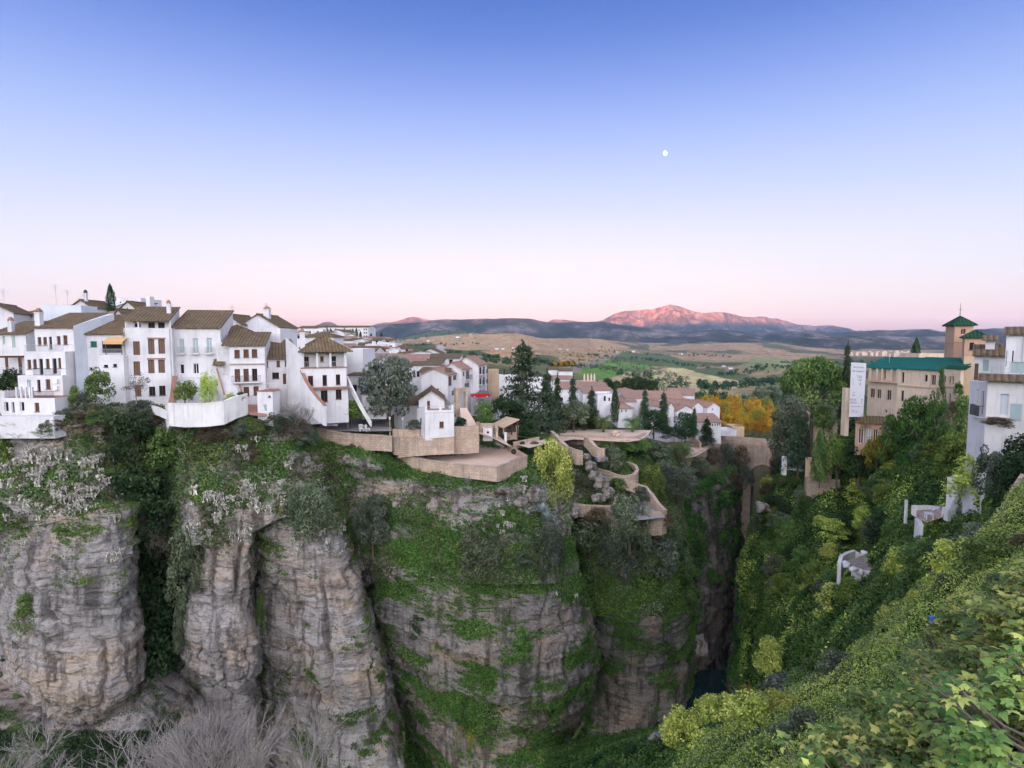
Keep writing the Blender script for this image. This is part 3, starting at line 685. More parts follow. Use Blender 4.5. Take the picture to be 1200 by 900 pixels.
for poly, c in [
 ([(490, 396), (560, 391), (690, 394), (740, 408), (700, 412), (600, 411), (520, 410)], (0.31, 0.195, 0.125)),
 ([(560, 413), (620, 412), (650, 416), (600, 420)], (0.34, 0.19, 0.11)),
 ([(620, 398), (690, 396), (700, 410), (640, 414)], (0.27, 0.165, 0.11)),
 ([(655, 412), (712, 409), (720, 418), (690, 428), (655, 425)], (0.27, 0.17, 0.10)),
 ([(672, 440), (690, 428), (716, 423), (764, 431), (728, 439), (700, 443)], (0.085, 0.165, 0.036)),
 ([(716, 423), (728, 414), (770, 413), (822, 428), (812, 433), (764, 431)], (0.062, 0.088, 0.042)),
 ([(700, 446), (728, 439), (764, 434), (762, 446), (712, 452)], (0.30, 0.225, 0.14)),
 ([(764, 434), (826, 432), (850, 437), (882, 449), (862, 456), (800, 458), (765, 456)], (0.36, 0.29, 0.165)),
 ([(790, 459), (862, 457), (856, 463), (795, 464)], (0.22, 0.17, 0.115)),
 ([(866, 430), (884, 421), (930, 420), (930, 430), (896, 434)], (0.17, 0.175, 0.085)),
 ([(760, 405), (860, 404), (850, 412), (760, 411)], (0.25, 0.16, 0.11)),
 ([(800, 433), (840, 431), (880, 440), (920, 455), (905, 470), (880, 450)], (0.06, 0.08, 0.04)),
 ([(900, 440), (960, 430), (960, 500), (870, 480)], (0.10, 0.11, 0.055)),
 ([(654, 435), (674, 427), (700, 421), (724, 415), (722, 419), (700, 426), (680, 433), (660, 440)], (0.17, 0.15, 0.135)),
 ([(511, 407), (519, 406), (524, 416), (516, 417)], (0.30, 0.27, 0.27)),
 ]:
    land[inpoly(jx, jy, poly) & (YY > 230)] = c
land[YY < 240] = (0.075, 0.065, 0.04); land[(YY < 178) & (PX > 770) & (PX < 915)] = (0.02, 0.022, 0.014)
land *= np.array([1.75, 1.8, 1.6])
land *= (1 + 0.28 * fbm(G / np.array([26.0, 60.0, 30.0]), 3, 85))[..., None]
t = NT('country_land'); v = t.coord('Object'); n = t.noise(v, 0.05, 8, 0.75); n2 = t.noise(v, 0.6, 6, 0.7)
rw = t.n('ShaderNodeTexWave', wave_type='BANDS', bands_direction='X'); rw.inputs['Scale'].default_value = 0.035; rw.inputs['Distortion'].default_value = 4; rw.inputs['Detail'].default_value = 3
t.l(v, rw.inputs['Vector'])
c = t.mix(t.ramp(n, [(0.42, 0.0), (0.62, 0.6)]), t.attr('land', 'Color'), (0.05, 0.06, 0.03))
c = t.mix(t.math('MULTIPLY', rw.outputs['Fac'], 0.22), c, (0.10, 0.09, 0.05))
t.bsdf(c, 0.95, n2, 0.5, 1.0, 0.05); M['land'] = t.mat
nv, nu = PX.shape
idx = np.arange(nv * nu).reshape(nv, nu)
q = np.stack([idx[:-1, :-1], idx[:-1, 1:], idx[1:, 1:], idx[1:, :-1]], -1).reshape(-1, 4)
gnd = build_np('ground', G.reshape(-1, 3), q, M['land'], None, {'land': land.reshape(-1, 3)}, smooth=True)
tag(gnd, kind='structure')
def Y_for(px, py, lo=300.0):
    i = int(round(float(np.interp(px, pxs, np.arange(nu))))); c = PY[:, i]; k = np.where((Yn[:-1] > lo) & ((c[:-1] - py) * (c[1:] - py) <= 0))[0]
    return float(Yn[k[0]]) if len(k) else 3000.0
def ground_at(px, Y):
    j = np.clip(np.interp(math.log(Y), np.log(Yn), np.arange(nv)), 0, nv - 1); i = np.interp(px, pxs, np.arange(nu))
    return G[int(round(j)), int(round(i))]

# --- mountains
def mountain(prof, Y0, Y1, Yr, seed, amp, base=403, name='mountain', nx=900, ny=160):
    xs = np.array([p[0] for p in prof], float); ys = np.array([p[1] for p in prof], float); yr = np.array([p[2] if len(p) > 2 else Yr for p in prof], float)
    px = np.linspace(xs[0], xs[-1], nx); top = np.interp(px, xs, ys); yrr = np.interp(px, xs, yr)
    kk = np.ones(5) / 5; top = np.convolve(np.pad(top, 2, 'edge'), kk, 'valid')
    t = np.linspace(0, 1, ny)[:, None]
    Y = np.where(t < 0.75, Y0 + (yrr[None] - Y0) * (t / 0.75), yrr[None] + (Y1 - yrr[None]) * ((t - 0.75) / 0.25))
    zt = (at(px, top, yrr))[:, 2]; zb = at(600, base, Y0)[2]
    P = ray(np.repeat(px[None], ny, 0), np.full((ny, nx), 400.0)) * Y[..., None]
    sh = np.where(t < 0.75, (t / 0.75) ** 1.7, 1 - 0.8 * ((t - 0.75) / 0.25) ** 1.2)
    z = zb + (zt[None] - zb) * sh
    w = np.clip(np.sin(np.clip(t / 0.75, 0, 1) * math.pi), 0, 1) + 0.12
    Pn = np.stack([P[..., 0] / 900.0, P[..., 1] / 1500.0, np.zeros_like(z)], -1)
    rd = 1 - np.abs(fbm(Pn, 5, seed)) * 2.6
    rd2 = 1 - np.abs(vn(Pn * 2.7 + 0.4 * fbm(Pn * 2, 2, seed + 3)[..., None], seed + 9)) * 2
    rd3 = 1 - np.abs(fbm(Pn * 4.5, 3, seed + 17)) * 2.6
    z = z + amp * w * (rd * 0.75 + rd2 * 0.38 - 0.60 + rd3 * 0.22)
    P[..., 2] = z
    idx = np.arange(ny * nx).reshape(ny, nx)
    q = np.stack([idx[:-1, :-1], idx[:-1, 1:], idx[1:, 1:], idx[1:, :-1]], -1).reshape(-1, 4)
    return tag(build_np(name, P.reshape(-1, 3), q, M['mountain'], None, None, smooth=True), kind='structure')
t = NT('mountain_scrub'); v = t.coord('Object'); n = t.noise(v, 0.0022, 8, 0.68); n2 = t.noise(v, 0.011, 7, 0.72)
c = t.ramp(n, [(0.40, (0.025, 0.034, 0.022)), (0.52, (0.060, 0.056, 0.046)), (0.64, (0.24, 0.185, 0.165))])
c = t.mix(t.ramp(n2, [(0.50, 0.0), (0.62, 0.7)]), c, (0.028, 0.038, 0.022))
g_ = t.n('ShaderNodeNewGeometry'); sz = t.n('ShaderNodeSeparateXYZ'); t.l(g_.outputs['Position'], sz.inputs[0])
bare = t.math('MULTIPLY', t.ramp(t.math('ADD', t.math('DIVIDE', sz.outputs[2], 800.0), t.math('MULTIPLY', t.math('SUBTRACT', n2, .5), .25)), [(.30, 0.0), (.48, 1.0)]), .85)  # bare summit rock, made paler with height to strengthen the sunset glow
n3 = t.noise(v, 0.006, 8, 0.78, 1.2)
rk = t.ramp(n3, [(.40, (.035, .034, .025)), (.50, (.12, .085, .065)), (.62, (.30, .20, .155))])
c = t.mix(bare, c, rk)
t.bsdf(c, 0.95, n2, 0.8, 30.0, 0.0); M['mountain'] = t.mat
FAR = [(-200, 388), (280, 387), (355, 386), (371, 382.5), (380, 377.5), (389, 376.5), (396, 381), (415, 386), (428, 384), (436, 380), (446, 377.3), (456, 376.6), (466, 376), (474, 373), (483, 371.2),
       (493, 372.5), (503, 376), (560, 379), (640, 380), (644, 375.4), (652, 373.6), (664, 374.8), (680, 377), (704, 377), (713, 371.5), (724, 366.5), (738, 363.5), (752, 362.5), (765, 362), (773, 359.8), (785, 357.6), (797, 359.8),
       (808, 363.6), (824, 367), (846, 366.2), (858, 367.6, 10500), (874, 371, 10500), (895, 371, 10800), (910, 373.5, 11500), (925, 378, 12000), (942, 380, 12000), (958, 382.6, 12500), (974, 380.6, 12500), (990, 384.6, 12500), (1010, 388, 12000),
       (1030, 388), (1120, 389), (1300, 389)]
NEAR = [(-200, 396), (300, 394), (425, 390), (455, 381), (490, 377.5), (505, 375.4), (520, 373.6), (540, 374.4), (562, 373.4), (580, 373.6), (600, 372.6), (622, 373), (634, 375.6), (650, 379), (672, 377.4), (690, 377.6), (706, 376.4), (730, 381), (760, 385), (800, 388),
        (840, 386), (880, 390), (930, 388), (975, 389), (1008, 387.4), (1030, 385.6), (1060, 386.4), (1086, 386), (1110, 390), (1140, 386.4), (1165, 384.6), (1190, 386.4), (1230, 389), (1300, 391)]
FRONT = [(760, 404), (806, 401), (840, 398.5), (875, 396.5), (905, 398.4), (940, 395.4), (985, 393.6), (1020, 393), (1060, 394), (1110, 393.2), (1170, 396), (1300, 400)]
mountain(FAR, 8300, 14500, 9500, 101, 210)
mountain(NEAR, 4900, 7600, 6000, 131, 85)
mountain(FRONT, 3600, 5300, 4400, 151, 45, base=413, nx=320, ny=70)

# --- unseen ridge added behind the camera, its height set to shade town and valley
prof = np.linspace(-14000, 14000, 160)
hz = 470 + 60 * np.sin(prof / 2300.0) + 40 * np.sin(prof / 900.0 + 1.3)
Pp = []
for dy, f in ((-3000, 0.0), (-1500, 0.5), (0, 1.0), (2000, 0.45), (4500, 0.0)):
    Pp.append(np.stack([prof, np.full_like(prof, -4800.0 + dy), -80 + (hz + 80) * f], -1))
Pp = np.array(Pp); idx = np.arange(Pp.shape[0] * 160).reshape(-1, 160)
q = np.stack([idx[:-1, :-1], idx[:-1, 1:], idx[1:, 1:], idx[1:, :-1]], -1).reshape(-1, 4)
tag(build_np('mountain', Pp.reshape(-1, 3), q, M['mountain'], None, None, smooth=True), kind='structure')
mb = MB(); mb.poly([(-15000, -15000, -95), (15000, -15000, -95), (15000, 108, -95), (-15000, 108, -95)])
tag(mb.build('ground', M['slope']), kind='structure')
# --- air
HZ = True
if HZ:
    t = NT('haze'); t.t.nodes.remove(t.out); o_ = t.n('ShaderNodeOutputMaterial'); pv = t.n('ShaderNodeVolumePrincipled')
    pv.inputs['Density'].default_value = 3.1e-5; pv.inputs['Color'].default_value = (0.46, 0.64, 1.0, 1); pv.inputs['Anisotropy'].default_value = 0.0
    t.l(pv.outputs[0], o_.inputs['Volume'])
    mb = MB(); mb.box(-17000, 17000, -15200, 16200, -120, 690)
    tag(mb.build('haze', t.mat), kind='stuff')
# ------------------------------------------------------------------ buildings
R = random.Random(7)
STY = {   # window style: (frame material, pane material, kind)
 'w': ('frame', 'glass'), 'b': ('brown', 'brown'), 'bl': ('brown', 'blind'), 'bg': ('brown', 'glass'), 'g': ('frame', 'greyblue'),
 'gr': ('green', 'green'), 'd': ('frame', 'brown'), 'k': ('iron', 'glass'),
}
class House:
    """A building whose front is the vertical plane through two photo points at two distances; local axes: x along the front, y into the house, z up."""
    def __init__(s, name, label, px0, Y0, px1, Y1, pyb, cat='house', group=None, foot=3.0, face=None):
        A = at(px0, pyb, Y0); B = at(px1, pyb, Y1)
        s.zb = min(A[2], B[2]); s.A = A
        d = B[:2] - A[:2]; s.w = float(np.linalg.norm(d)); s.u = d / s.w
        s.n = np.array([-s.u[1], s.u[0]])
        s.root = empty(name, (A[0], A[1], s.zb), math.atan2(s.u[1], s.u[0]))
        tag(s.root, label, cat, group); s.foot = foot; s.far = False
    def uz(s, px, py, d=0.0):
        r = ray(px, py); M2 = np.array([[r[0], -s.u[0]], [r[1], -s.u[1]]])
        t, u = np.linalg.solve(M2, s.A[:2] + s.n * d)
        return float(u), float(t * r[2] - s.zb)
    def rect(s, x0, y0, x1, y1, d=0.0):
        xm, ym = (x0 + x1) / 2, (y0 + y1) / 2
        u0 = s.uz(x0, ym, d)[0]; u1 = s.uz(x1, ym, d)[0]; za = s.uz(xm, y1, d)[1]; zb = s.uz(xm, y0, d)[1]
        return u0, za, u1, zb
    def top(s, py, px=None, d=0.0):
        if px is None:
            return s.uz_mid(py, d)
        return s.uz(px, py, d)[1]
    def uz_mid(s, py, d=0.0):
        c = s.A[:2] + s.u * (s.w / 2) + s.n * d
        for_px = 600 + F * c[0] / c[1]
        return s.uz(for_px, py, d)[1]
    def block(s, u0, u1, z0, z1, d0, d1, wins=(), mat='white', name='wall', top=True, gable=None, rec=0.22):
        """a walled block with real openings in its front; gable=('x'|'y', rise) adds gable triangles"""
        mb = MB(); us = sorted({u0, u1} | {min(max(r[i], u0 + .02), u1 - .02) for r in wins for i in (0, 2)})
        zs = sorted({z0, z1} | {min(max(r[i], z0 + .02), z1 - .02) for r in wins for i in (1, 3)})
        cl = [(max(r[0], u0 + .02), max(r[1], z0 + .02), min(r[2], u1 - .02), min(r[3], z1 - .02)) for r in wins]
        for i in range(len(us) - 1):
            for j in range(len(zs) - 1):
                cu, cz = (us[i] + us[i + 1]) / 2, (zs[j] + zs[j + 1]) / 2
                if any(r[0] < cu < r[2] and r[1] < cz < r[3] for r in cl): continue
                mb.poly([(us[i], d0, zs[j]), (us[i + 1], d0, zs[j]), (us[i + 1], d0, zs[j + 1]), (us[i], d0, zs[j + 1])])
        for a, b, c, e in cl:
            q = d0 + rec
            mb.poly([(a, d0, b), (a, q, b), (c, q, b), (c, d0, b)]); mb.poly([(a, d0, e), (c, d0, e), (c, q, e), (a, q, e)])
            mb.poly([(a, d0, b), (a, d0, e), (a, q, e), (a, q, b)]); mb.poly([(c, d0, b), (c, q, b), (c, q, e), (c, d0, e)])
            mb.poly([(a, q + .03, b), (c, q + .03, b), (c, q + .03, e), (a, q + .03, e)])
        mb.poly([(u1, d0, z0), (u1, d1, z0), (u1, d1, z1), (u1, d0, z1)]); mb.poly([(u0, d1, z0), (u0, d0, z0), (u0, d0, z1), (u0, d1, z1)])
        mb.poly([(u1, d1, z0), (u0, d1, z0), (u0, d1, z1), (u1, d1, z1)])
        if top: mb.poly([(u0, d0, z1), (u1, d0, z1), (u1, d1, z1), (u0, d1, z1)])
        if gable:
            ax, rise = gable
            if ax == 'x':      # ridge runs along the front: triangles on the two ends
                dm = (d0 + d1) / 2
                for uu in (u0, u1): mb.poly([(uu, d0, z1), (uu, d1, z1), (uu, dm, z1 + rise)])
            elif ax == 'y':
                um = (u0 + u1) / 2
                for dd in (d0, d1): mb.poly([(u0, dd, z1), (u1, dd, z1), (um, dd, z1 + rise)])
            elif ax == 's':
                mb.poly([(u0, d1, z1), (u1, d1, z1), (u1, d1, z1 + rise), (u0, d1, z1 + rise)])
                for uu in (u0, u1): mb.poly([(uu, d0, z1), (uu, d1, z1), (uu, d1, z1 + rise)])
        return mb.build(name, M[mat], s.root)
    def window(s, r, style='w', d0=0.0, rec=0.22, sill=True):
        fm, pm = STY[style]; a, b, c, e = r; q = d0 + rec
        door = style in ('d',) or (e - b) > 1.9
        nm = 'door' if door and style in ('d', 'bg') else 'window'
        mb = MB(); fw = min(0.08, (c - a) * 0.12)
        mb.box(a, a + fw, q - .05, q + .02, b, e); mb.box(c - fw, c, q - .05, q + .02, b, e)
        mb.box(a + fw, c - fw, q - .05, q + .02, e - fw, e); mb.box(a + fw, c - fw, q - .05, q + .02, b, b + fw)
        if not s.far:
            um = (a + c) / 2
            if (c - a) > 0.7: mb.box(um - fw * .4, um + fw * .4, q - .05, q + .02, b + fw, e - fw)
            if sill and not door: mb.box(a - .08, c + .08, d0 - .09, d0 + .04, b - .07, b - .002)
        f = mb.build(nm, M[fm], s.root)
        p = MB(); p.box(a + fw * .5, c - fw * .5, q - .012, q + .012, b + fw * .5, e - fw * .5)
        if pm in ('brown', 'blind', 'greyblue', 'green') and not s.far:
            z = b + .12
            while z < e - .12: p.box(a + fw * 1.3, c - fw * 1.3, q - .03, q - .012, z, z + .05); z += .12
        p.build('shutter' if pm in ('brown', 'blind', 'greyblue', 'green') else 'pane', M[pm], f)
        return f
    def wall(s, pxl, pyt, wins=(), depth=8.0, d0=0.0, z0=None, mat='white', gable=None, x0=None, x1=None, top=True, name='wall'):
        """block from photo columns, wins = list of (px0,py0,px1,py1,style)"""
        u0 = s.uz(pxl[0], pyt, d0)[0]; u1 = s.uz(pxl[1], pyt, d0)[0]; zt = s.uz((pxl[0] + pxl[1]) / 2, pyt, d0)[1]
        rs = [s.rect(*w[:4], d0) for w in wins]
        rs = [(r[0], max(r[1], (z0 if z0 is not None else -s.foot) + .05), r[2], min(r[3], zt - .06)) for r in rs]
        s.block(u0, u1, -s.foot if z0 is None else z0, zt, d0, d0 + depth, rs, mat, name, top, gable)
        for w, r in zip(wins, rs): s.window(r, w[4] if len(w) > 4 else 'w', d0)
        return u0, u1, zt
    def roof_x(s, u0, u1, z, d0, d1, rise, mat='tile0', eave=0.45, side=0.2, th=0.16, name='roof', ridge=0.5):
        """ridge parallel to the front"""
        mb = MB(); dm = d0 + (d1 - d0) * ridge; k = rise / (dm - d0); k2 = rise / (d1 - dm) if d1 > dm else 0
        a = [(u0 - side, d0 - eave, z - k * eave), (u1 + side, d0 - eave, z - k * eave), (u1 + side, dm, z + rise), (u0 - side, dm, z + rise)]
        mb.hull8([(x, y, zz + .02) for x, y, zz in a], [(x, y, zz + th) for x, y, zz in a])
        if d1 > dm + .1:
            a = [(u0 - side, dm, z + rise), (u1 + side, dm, z + rise), (u1 + side, d1 + eave, z - k2 * eave), (u0 - side, d1 + eave, z - k2 * eave)]
            mb.hull8([(x, y, zz + .02) for x, y, zz in a], [(x, y, zz + th) for x, y, zz in a])
        mb.tube([(u0 - side, dm, z + rise + th), (u1 + side, dm, z + rise + th)], 0.13, 6)
        n = int((u1 - u0 + 2 * side) / 0.30)
        if not s.far:
            for i in range(n):
                x = u0 - side + (i + .5) * 0.30; mb.box(x - .09, x + .09, d0 - eave - .06, d0 - eave + .1, z - k * eave + th * .6, z - k * eave + th + .07)
        return mb.build(name, M[mat], s.root)
    def roof_y(s, u0, u1, z, d0, d1, rise, mat='tile1', eave=0.35, side=0.3, th=0.16, name='roof'):
        mb = MB(); um = (u0 + u1) / 2; k = rise / (um - u0)
        for sg in (-1, 1):
            e = u0 - side if sg < 0 else u1 + side
            a = [(e, d0 - eave, z - k * side), (um, d0 - eave, z + rise), (um, d1 + eave, z + rise), (e, d1 + eave, z - k * side)]
            if sg > 0: a = a[::-1]
            mb.hull8([(x, y, zz + .02) for x, y, zz in a], [(x, y, zz + th) for x, y, zz in a])
        mb.tube([(um, d0 - eave, z + rise + th), (um, d1 + eave, z + rise + th)], 0.13, 6)
        return mb.build(name, M[mat], s.root)
    def roof_s(s, u0, u1, z, d0, d1, rise, mat='tile0', eave=0.4, side=0.2, th=0.16, name='roof'):
        mb = MB(); k = rise / (d1 - d0)
        a = [(u0 - side, d0 - eave, z - k * eave), (u1 + side, d0 - eave, z - k * eave), (u1 + side, d1 + .15, z + rise + k * .15), (u0 - side, d1 + .15, z + rise + k * .15)]
        mb.hull8([(x, y, zz + .02) for x, y, zz in a], [(x, y, zz + th) for x, y, zz in a])
        return mb.build(name, M[mat], s.root)
    def roof_hip(s, u0, u1, z, d0, d1, rise, mat='tile0', eave=0.45, ridge=None, name='roof'):
        mb = MB(); a, b, c, e = u0 - eave, u1 + eave, d0 - eave, d1 + eave; um, dm = (a + b) / 2, (c + e) / 2
        hw = max(0.0, ((b - a) - (e - c)) / 2) if ridge is None else ridge; hd = max(0.0, ((e - c) - (b - a)) / 2) if ridge is None else 0
        r0 = (um - hw, dm - hd, z + rise); r1 = (um + hw, dm + hd, z + rise); lo = [(a, c, z), (b, c, z), (b, e, z), (a, e, z)]
        lo2 = [(x, y, z - .14) for x, y, _ in lo]
        if hw >= hd:
            mb.poly([lo[0], lo[1], r1, r0]); mb.poly([lo[1], lo[2], r1]); mb.poly([lo[2], lo[3], r0, r1]); mb.poly([lo[3], lo[0], r0])
        else:
            mb.poly([lo[0], lo[1], r0]); mb.poly([lo[1], lo[2], r1, r0]); mb.poly([lo[2], lo[3], r1]); mb.poly([lo[3], lo[0], r0, r1])
        for i in range(4): mb.poly([lo2[i], lo2[(i + 1) % 4], lo[(i + 1) % 4], lo[i]])
        mb.poly(lo2[::-1])
        for p, r in ((lo[0], r0), (lo[1], r0 if hd > hw else r1), (lo[2], r1), (lo[3], r1 if hd > hw else r0)): mb.tube([p, r], 0.11, 5)
        if hw + hd > .1: mb.tube([r0, r1], 0.12, 5)
        return mb.build(name, M[mat], s.root)
    def box(s, name, u0, u1, d0, d1, z0, z1, mat, parent=None):
        mb = MB(); mb.box(u0, u1, d0, d1, z0, z1); return mb.build(name, M[mat], parent or s.root)
    def chimney(s, u, d, z0, z1, w=0.35, cap='brickred'):
        mb = MB(); mb.box(u - w, u + w, d - w, d + w, z0, z1); mb.box(u - w - .07, u + w + .07, d - w - .07, d + w + .07, z1, z1 + .12)
        c = mb.build('chimney', M['white'], s.root)
        m2 = MB(); m2.hull8([(u - w, d - w, z1 + .34), (u + w, d - w, z1 + .34), (u + w, d + w, z1 + .34), (u - w, d + w, z1 + .34)], [(u - .1, d - .1, z1 + .75), (u + .1, d - .1, z1 + .75), (u + .1, d + .1, z1 + .75), (u - .1, d + .1, z1 + .75)])
        for a in (-1, 1):
            for b in (-1, 1): m2.box(u + a * (w - .1) - .07, u + a * (w - .1) + .07, d + b * (w - .1) - .07, d + b * (w - .1) + .07, z1 + .121, z1 + .34)
        m2.build('chimney_cap', M[cap], c)
    def antenna(s, u, d, z0, h):
        mb = MB(); mb.tube([(u, d, z0), (u, d, z0 + h)], 0.03, 4)
        for k in range(4):
            zz = z0 + h - .12 - k * .22; mb.tube([(u - .55 + k * .07, d, zz), (u + .55 - k * .07, d, zz)], 0.018, 3)
        mb.tube([(u, d - .5, z0 + h - .4), (u, d + .5, z0 + h - .4)], 0.018, 3)
        mb.build('antenna', M['steel'], s.root)
    def side(s, px, py):
        r = ray(px, py); Bp = s.A[:2] + s.u * s.w; M2 = np.array([[r[0], -s.n[0]], [r[1], -s.n[1]]])
        t, d = np.linalg.solve(M2, Bp); return float(d), float(t * r[2] - s.zb)
    def side_window(s, x0, y0, x1, y1, pane='glass', frame='frame', balcony=False):
        xm, ym = (x0 + x1) / 2, (y0 + y1) / 2; da, db = s.side(x0, ym)[0], s.side(x1, ym)[0]; za, zb = s.side(xm, y1)[1], s.side(xm, y0)[1]; u = s.w
        mb = MB(); f = .07
        mb.box(u + .003, u + .06, da, da + f, za, zb); mb.box(u + .003, u + .06, db - f, db, za, zb); mb.box(u + .003, u + .06, da + f, db - f, zb - f, zb); mb.box(u + .003, u + .06, da + f, db - f, za, za + f)
        o = mb.build('window', M[frame], s.root); p = MB(); p.box(u + .002, u + .03, da + f, db - f, za + f, zb - f); p.build('pane', M[pane], o)
        if balcony:
            q = s.box('balcony', u + .003, u + .75, da - .3, db + .3, za - .14, za, 'white'); m = MB(); m.box(u + .70, u + .74, da - .3, db + .3, za + .9, za + .95)
            n = int((db - da + .6) / .16)
            for i in range(n + 1): y = da - .28 + i * (db - da + .56) / n; m.box(u + .71, u + .73, y - .012, y + .012, za + .002, za + .9)
            m.build('railing', M['iron'], q)
    def railing(s, u0, u1, d0, d1, z, h=1.0, mat='iron', slab=True, step=0.16, posts=True):
        """balcony standing proud of the wall from d0 (outer) to d1 (wall)"""
        par = s.root
        if slab:
            par = s.box('balcony', u0, u1, d0, d1 - .004, z - .16, z, 'white')
        mb = MB(); r = .014
        mb.box(u0, u1, d0 + .03, d0 + .07, z + h - .04, z + h); mb.box(u0, u1, d0 + .035, d0 + .065, z + .08, z + .11)
        n = max(2, int((u1 - u0) / step))
        for i in range(n + 1):
            x = u0 + .02 + (u1 - u0 - .04) * i / n; mb.box(x - r, x + r, d0 + .036, d0 + .064, z + .002, z + h - .04)
        for x in (u0 + .03, u1 - .03):
            mb.box(x - .02, x + .02, d0 + .07, d1 - .01, z + h - .04, z + h)
        mb.build('railing', M[mat], par)

def auto_windows(u0, u1, z0, z1, rng, wid=0.8, hgt=1.15, gap=2.6, floor=3.0, skip=0.15):
    out = []; n = max(1, int((u1 - u0) / gap)); nf = max(1, int((z1 - z0 - 0.4) / floor)); st = (u1 - u0) / n; fl = (z1 - z0) / nf
    for f in range(nf):
        for i in range(n):
            if rng.random() < skip: continue
            c = u0 + st * (i + .5) + rng.uniform(-.25, .25); b = z0 + fl * f + fl * .36
            out.append((c - wid / 2, b, c + wid / 2, min(b + hgt, z1 - .15)))
    return out

def yf(px0, Y0, px1, phi=0.0):
    """distance of the right end of a front that starts at (px0, Y0), squarely facing the viewer (phi turns it to show its left flank)"""
    k0 = (px0 - 600) / F; k1 = (px1 - 600) / F; a = math.atan(k0) - phi; c, s = math.cos(a), math.sin(a)
    w = (k1 * Y0 - k0 * Y0) / (c + k1 * s); return Y0 - s * w

def simple(name, label, px0, px1, pyb, pyt, Y, rise_px=6, kind='x', depth=None, skew=0.0, tile='tile', mat='white', wins=None, group=None, far=True, seed=None, skip=0.3, wsty='k', foot=3.0, cat='house', ridge=0.5):
    """a house given by its front rectangle in the photo; skew = how many metres farther its right end is"""
    rng = random.Random(seed if seed is not None else int(px0 * 7 + pyb * 13))
    h = House(name, label, px0, Y - (skew / 2 if skew != 'f' else 0), px1, (Y + skew / 2) if skew != 'f' else yf(px0, Y, px1), pyb, cat, group, foot); h.far = far
    zt = h.uz_mid(pyt); dp = depth or max(5.0, h.w * 0.8)
    rise = rise_px / F * Y
    if wins is None:
        rs = auto_windows(0.3, h.w - .3, 0.1, zt, rng, skip=skip); st = [wsty] * len(rs)
    else:
        rs = [h.rect(*w[:4]) for w in wins]; st = [w[4] if len(w) > 4 else wsty for w in wins]
    rs = [(max(r[0], .05), max(r[1], .05), min(r[2], h.w - .05), min(r[3], zt - .05)) for r in rs]
    g = {'x': ('x', rise), 'y': ('y', rise), 's': ('s', rise)}.get(kind)
    if kind == 'x' and ridge != 0.5: g = None
    h.block(0, h.w, -foot, zt, 0, dp, rs, mat, 'wall', kind in ('flat', 'hip'), g)
    for r, k in zip(rs, st): h.window(r, k)
    if kind == 'x': h.roof_x(0, h.w, zt, 0, dp, rise, tile + '0', ridge=ridge)
    elif kind == 'y': h.roof_y(0, h.w, zt, 0, dp, rise, tile + '1')
    elif kind == 's': h.roof_s(0, h.w, zt, 0, dp, rise, tile + '0')
    elif kind == 'hip': h.roof_hip(0, h.w, zt, 0, dp, rise, tile + '0')
    else:
        mb = MB()
        for a in ((0, h.w, 0, .2), (0, h.w, dp - .2, dp), (0, .2, .2, dp - .2), (h.w - .2, h.w, .2, dp - .2)): mb.box(a[0], a[1], a[2], a[3], zt + .002, zt + .5)
        mb.build('parapet', M[mat], h.root)
    h.zt = zt; h.dp = dp; h.rise = rise
    return h

# ================= left row of white houses, from the left edge of the photo
h = simple('white_house', 'white gabled house cut by the left edge of the photo, highest on the left', -28, 19, 420, 366, 92, 10, 'y', depth=9, wins=[], skew=2); h.antenna(3, 3, h.zt + 1, 3)
h = simple('white_house', 'white house with two tall windows and a slim white chimney near the left edge', -6, 33, 440, 391, 87, 15, 's', depth=6,
           wins=[(3, 394, 6, 404, 'g'), (14, 393, 18, 408, 'g')], far=False)
h.chimney(h.rect(6, 380, 10, 390)[0] + .4, .6, 6.3, 8.2, .3)
# low terrace house with red flowers
h = House('white_house', 'low white annex with a pergola terrace and red flower pots at the left edge', -10, 83.5, 31, 84, 462)
h.wall((-10, 27), 440, [(1, 446, 6, 456, 'bg'), (13, 446, 18, 456, 'bg')], 4)
u0, _, u1, zt = h.rect(-10, 440, 27, 462)
h.railing(u0 + .1, u1 - .1, 0, 1.2, zt + .16, 1.0, 'steel')
mb = MB()
for x in (u0 + .3, (u0 + u1) / 2, u1 - .3):
    for d in (.3, 2.6): mb.box(x - .07, x + .07, d - .07, d + .07, zt + .01, zt + 2.6)
mb.box(u0, u1, .15, .3, zt + 2.6, zt + 2.75); mb.box(u0, u1, 2.6, 2.75, zt + 2.6, zt + 2.75)
for i in range(14): x = u0 + .2 + i * (u1 - u0 - .4) / 13; mb.box(x - .04, x + .04, 0, 3.2, zt + 2.752, zt + 2.84)
mb.build('pergola', M['brown'], h.root)

h = House('white_house', 'tall stepped white house with four terraces and two rows of brown shutters', 40, 84, 100, 84, 490, foot=2.0)
ztop = h.uz(62, 383)[1]
w4 = [(44, 395, 48.5, 405, 'b'), (50.5, 395, 55, 405, 'b'), (57.5, 394.5, 61, 409, 'bg'), (66.5, 394, 71, 404, 'b'), (74, 393, 79, 404, 'b')]
u0, u1, zt = h.wall((40, 86), 383.5, w4, 7, 0, gable=('s', 2.3), top=False)
h.roof_s(u0, u1 + .1, zt, 0, 7, 2.3, 'tile0')
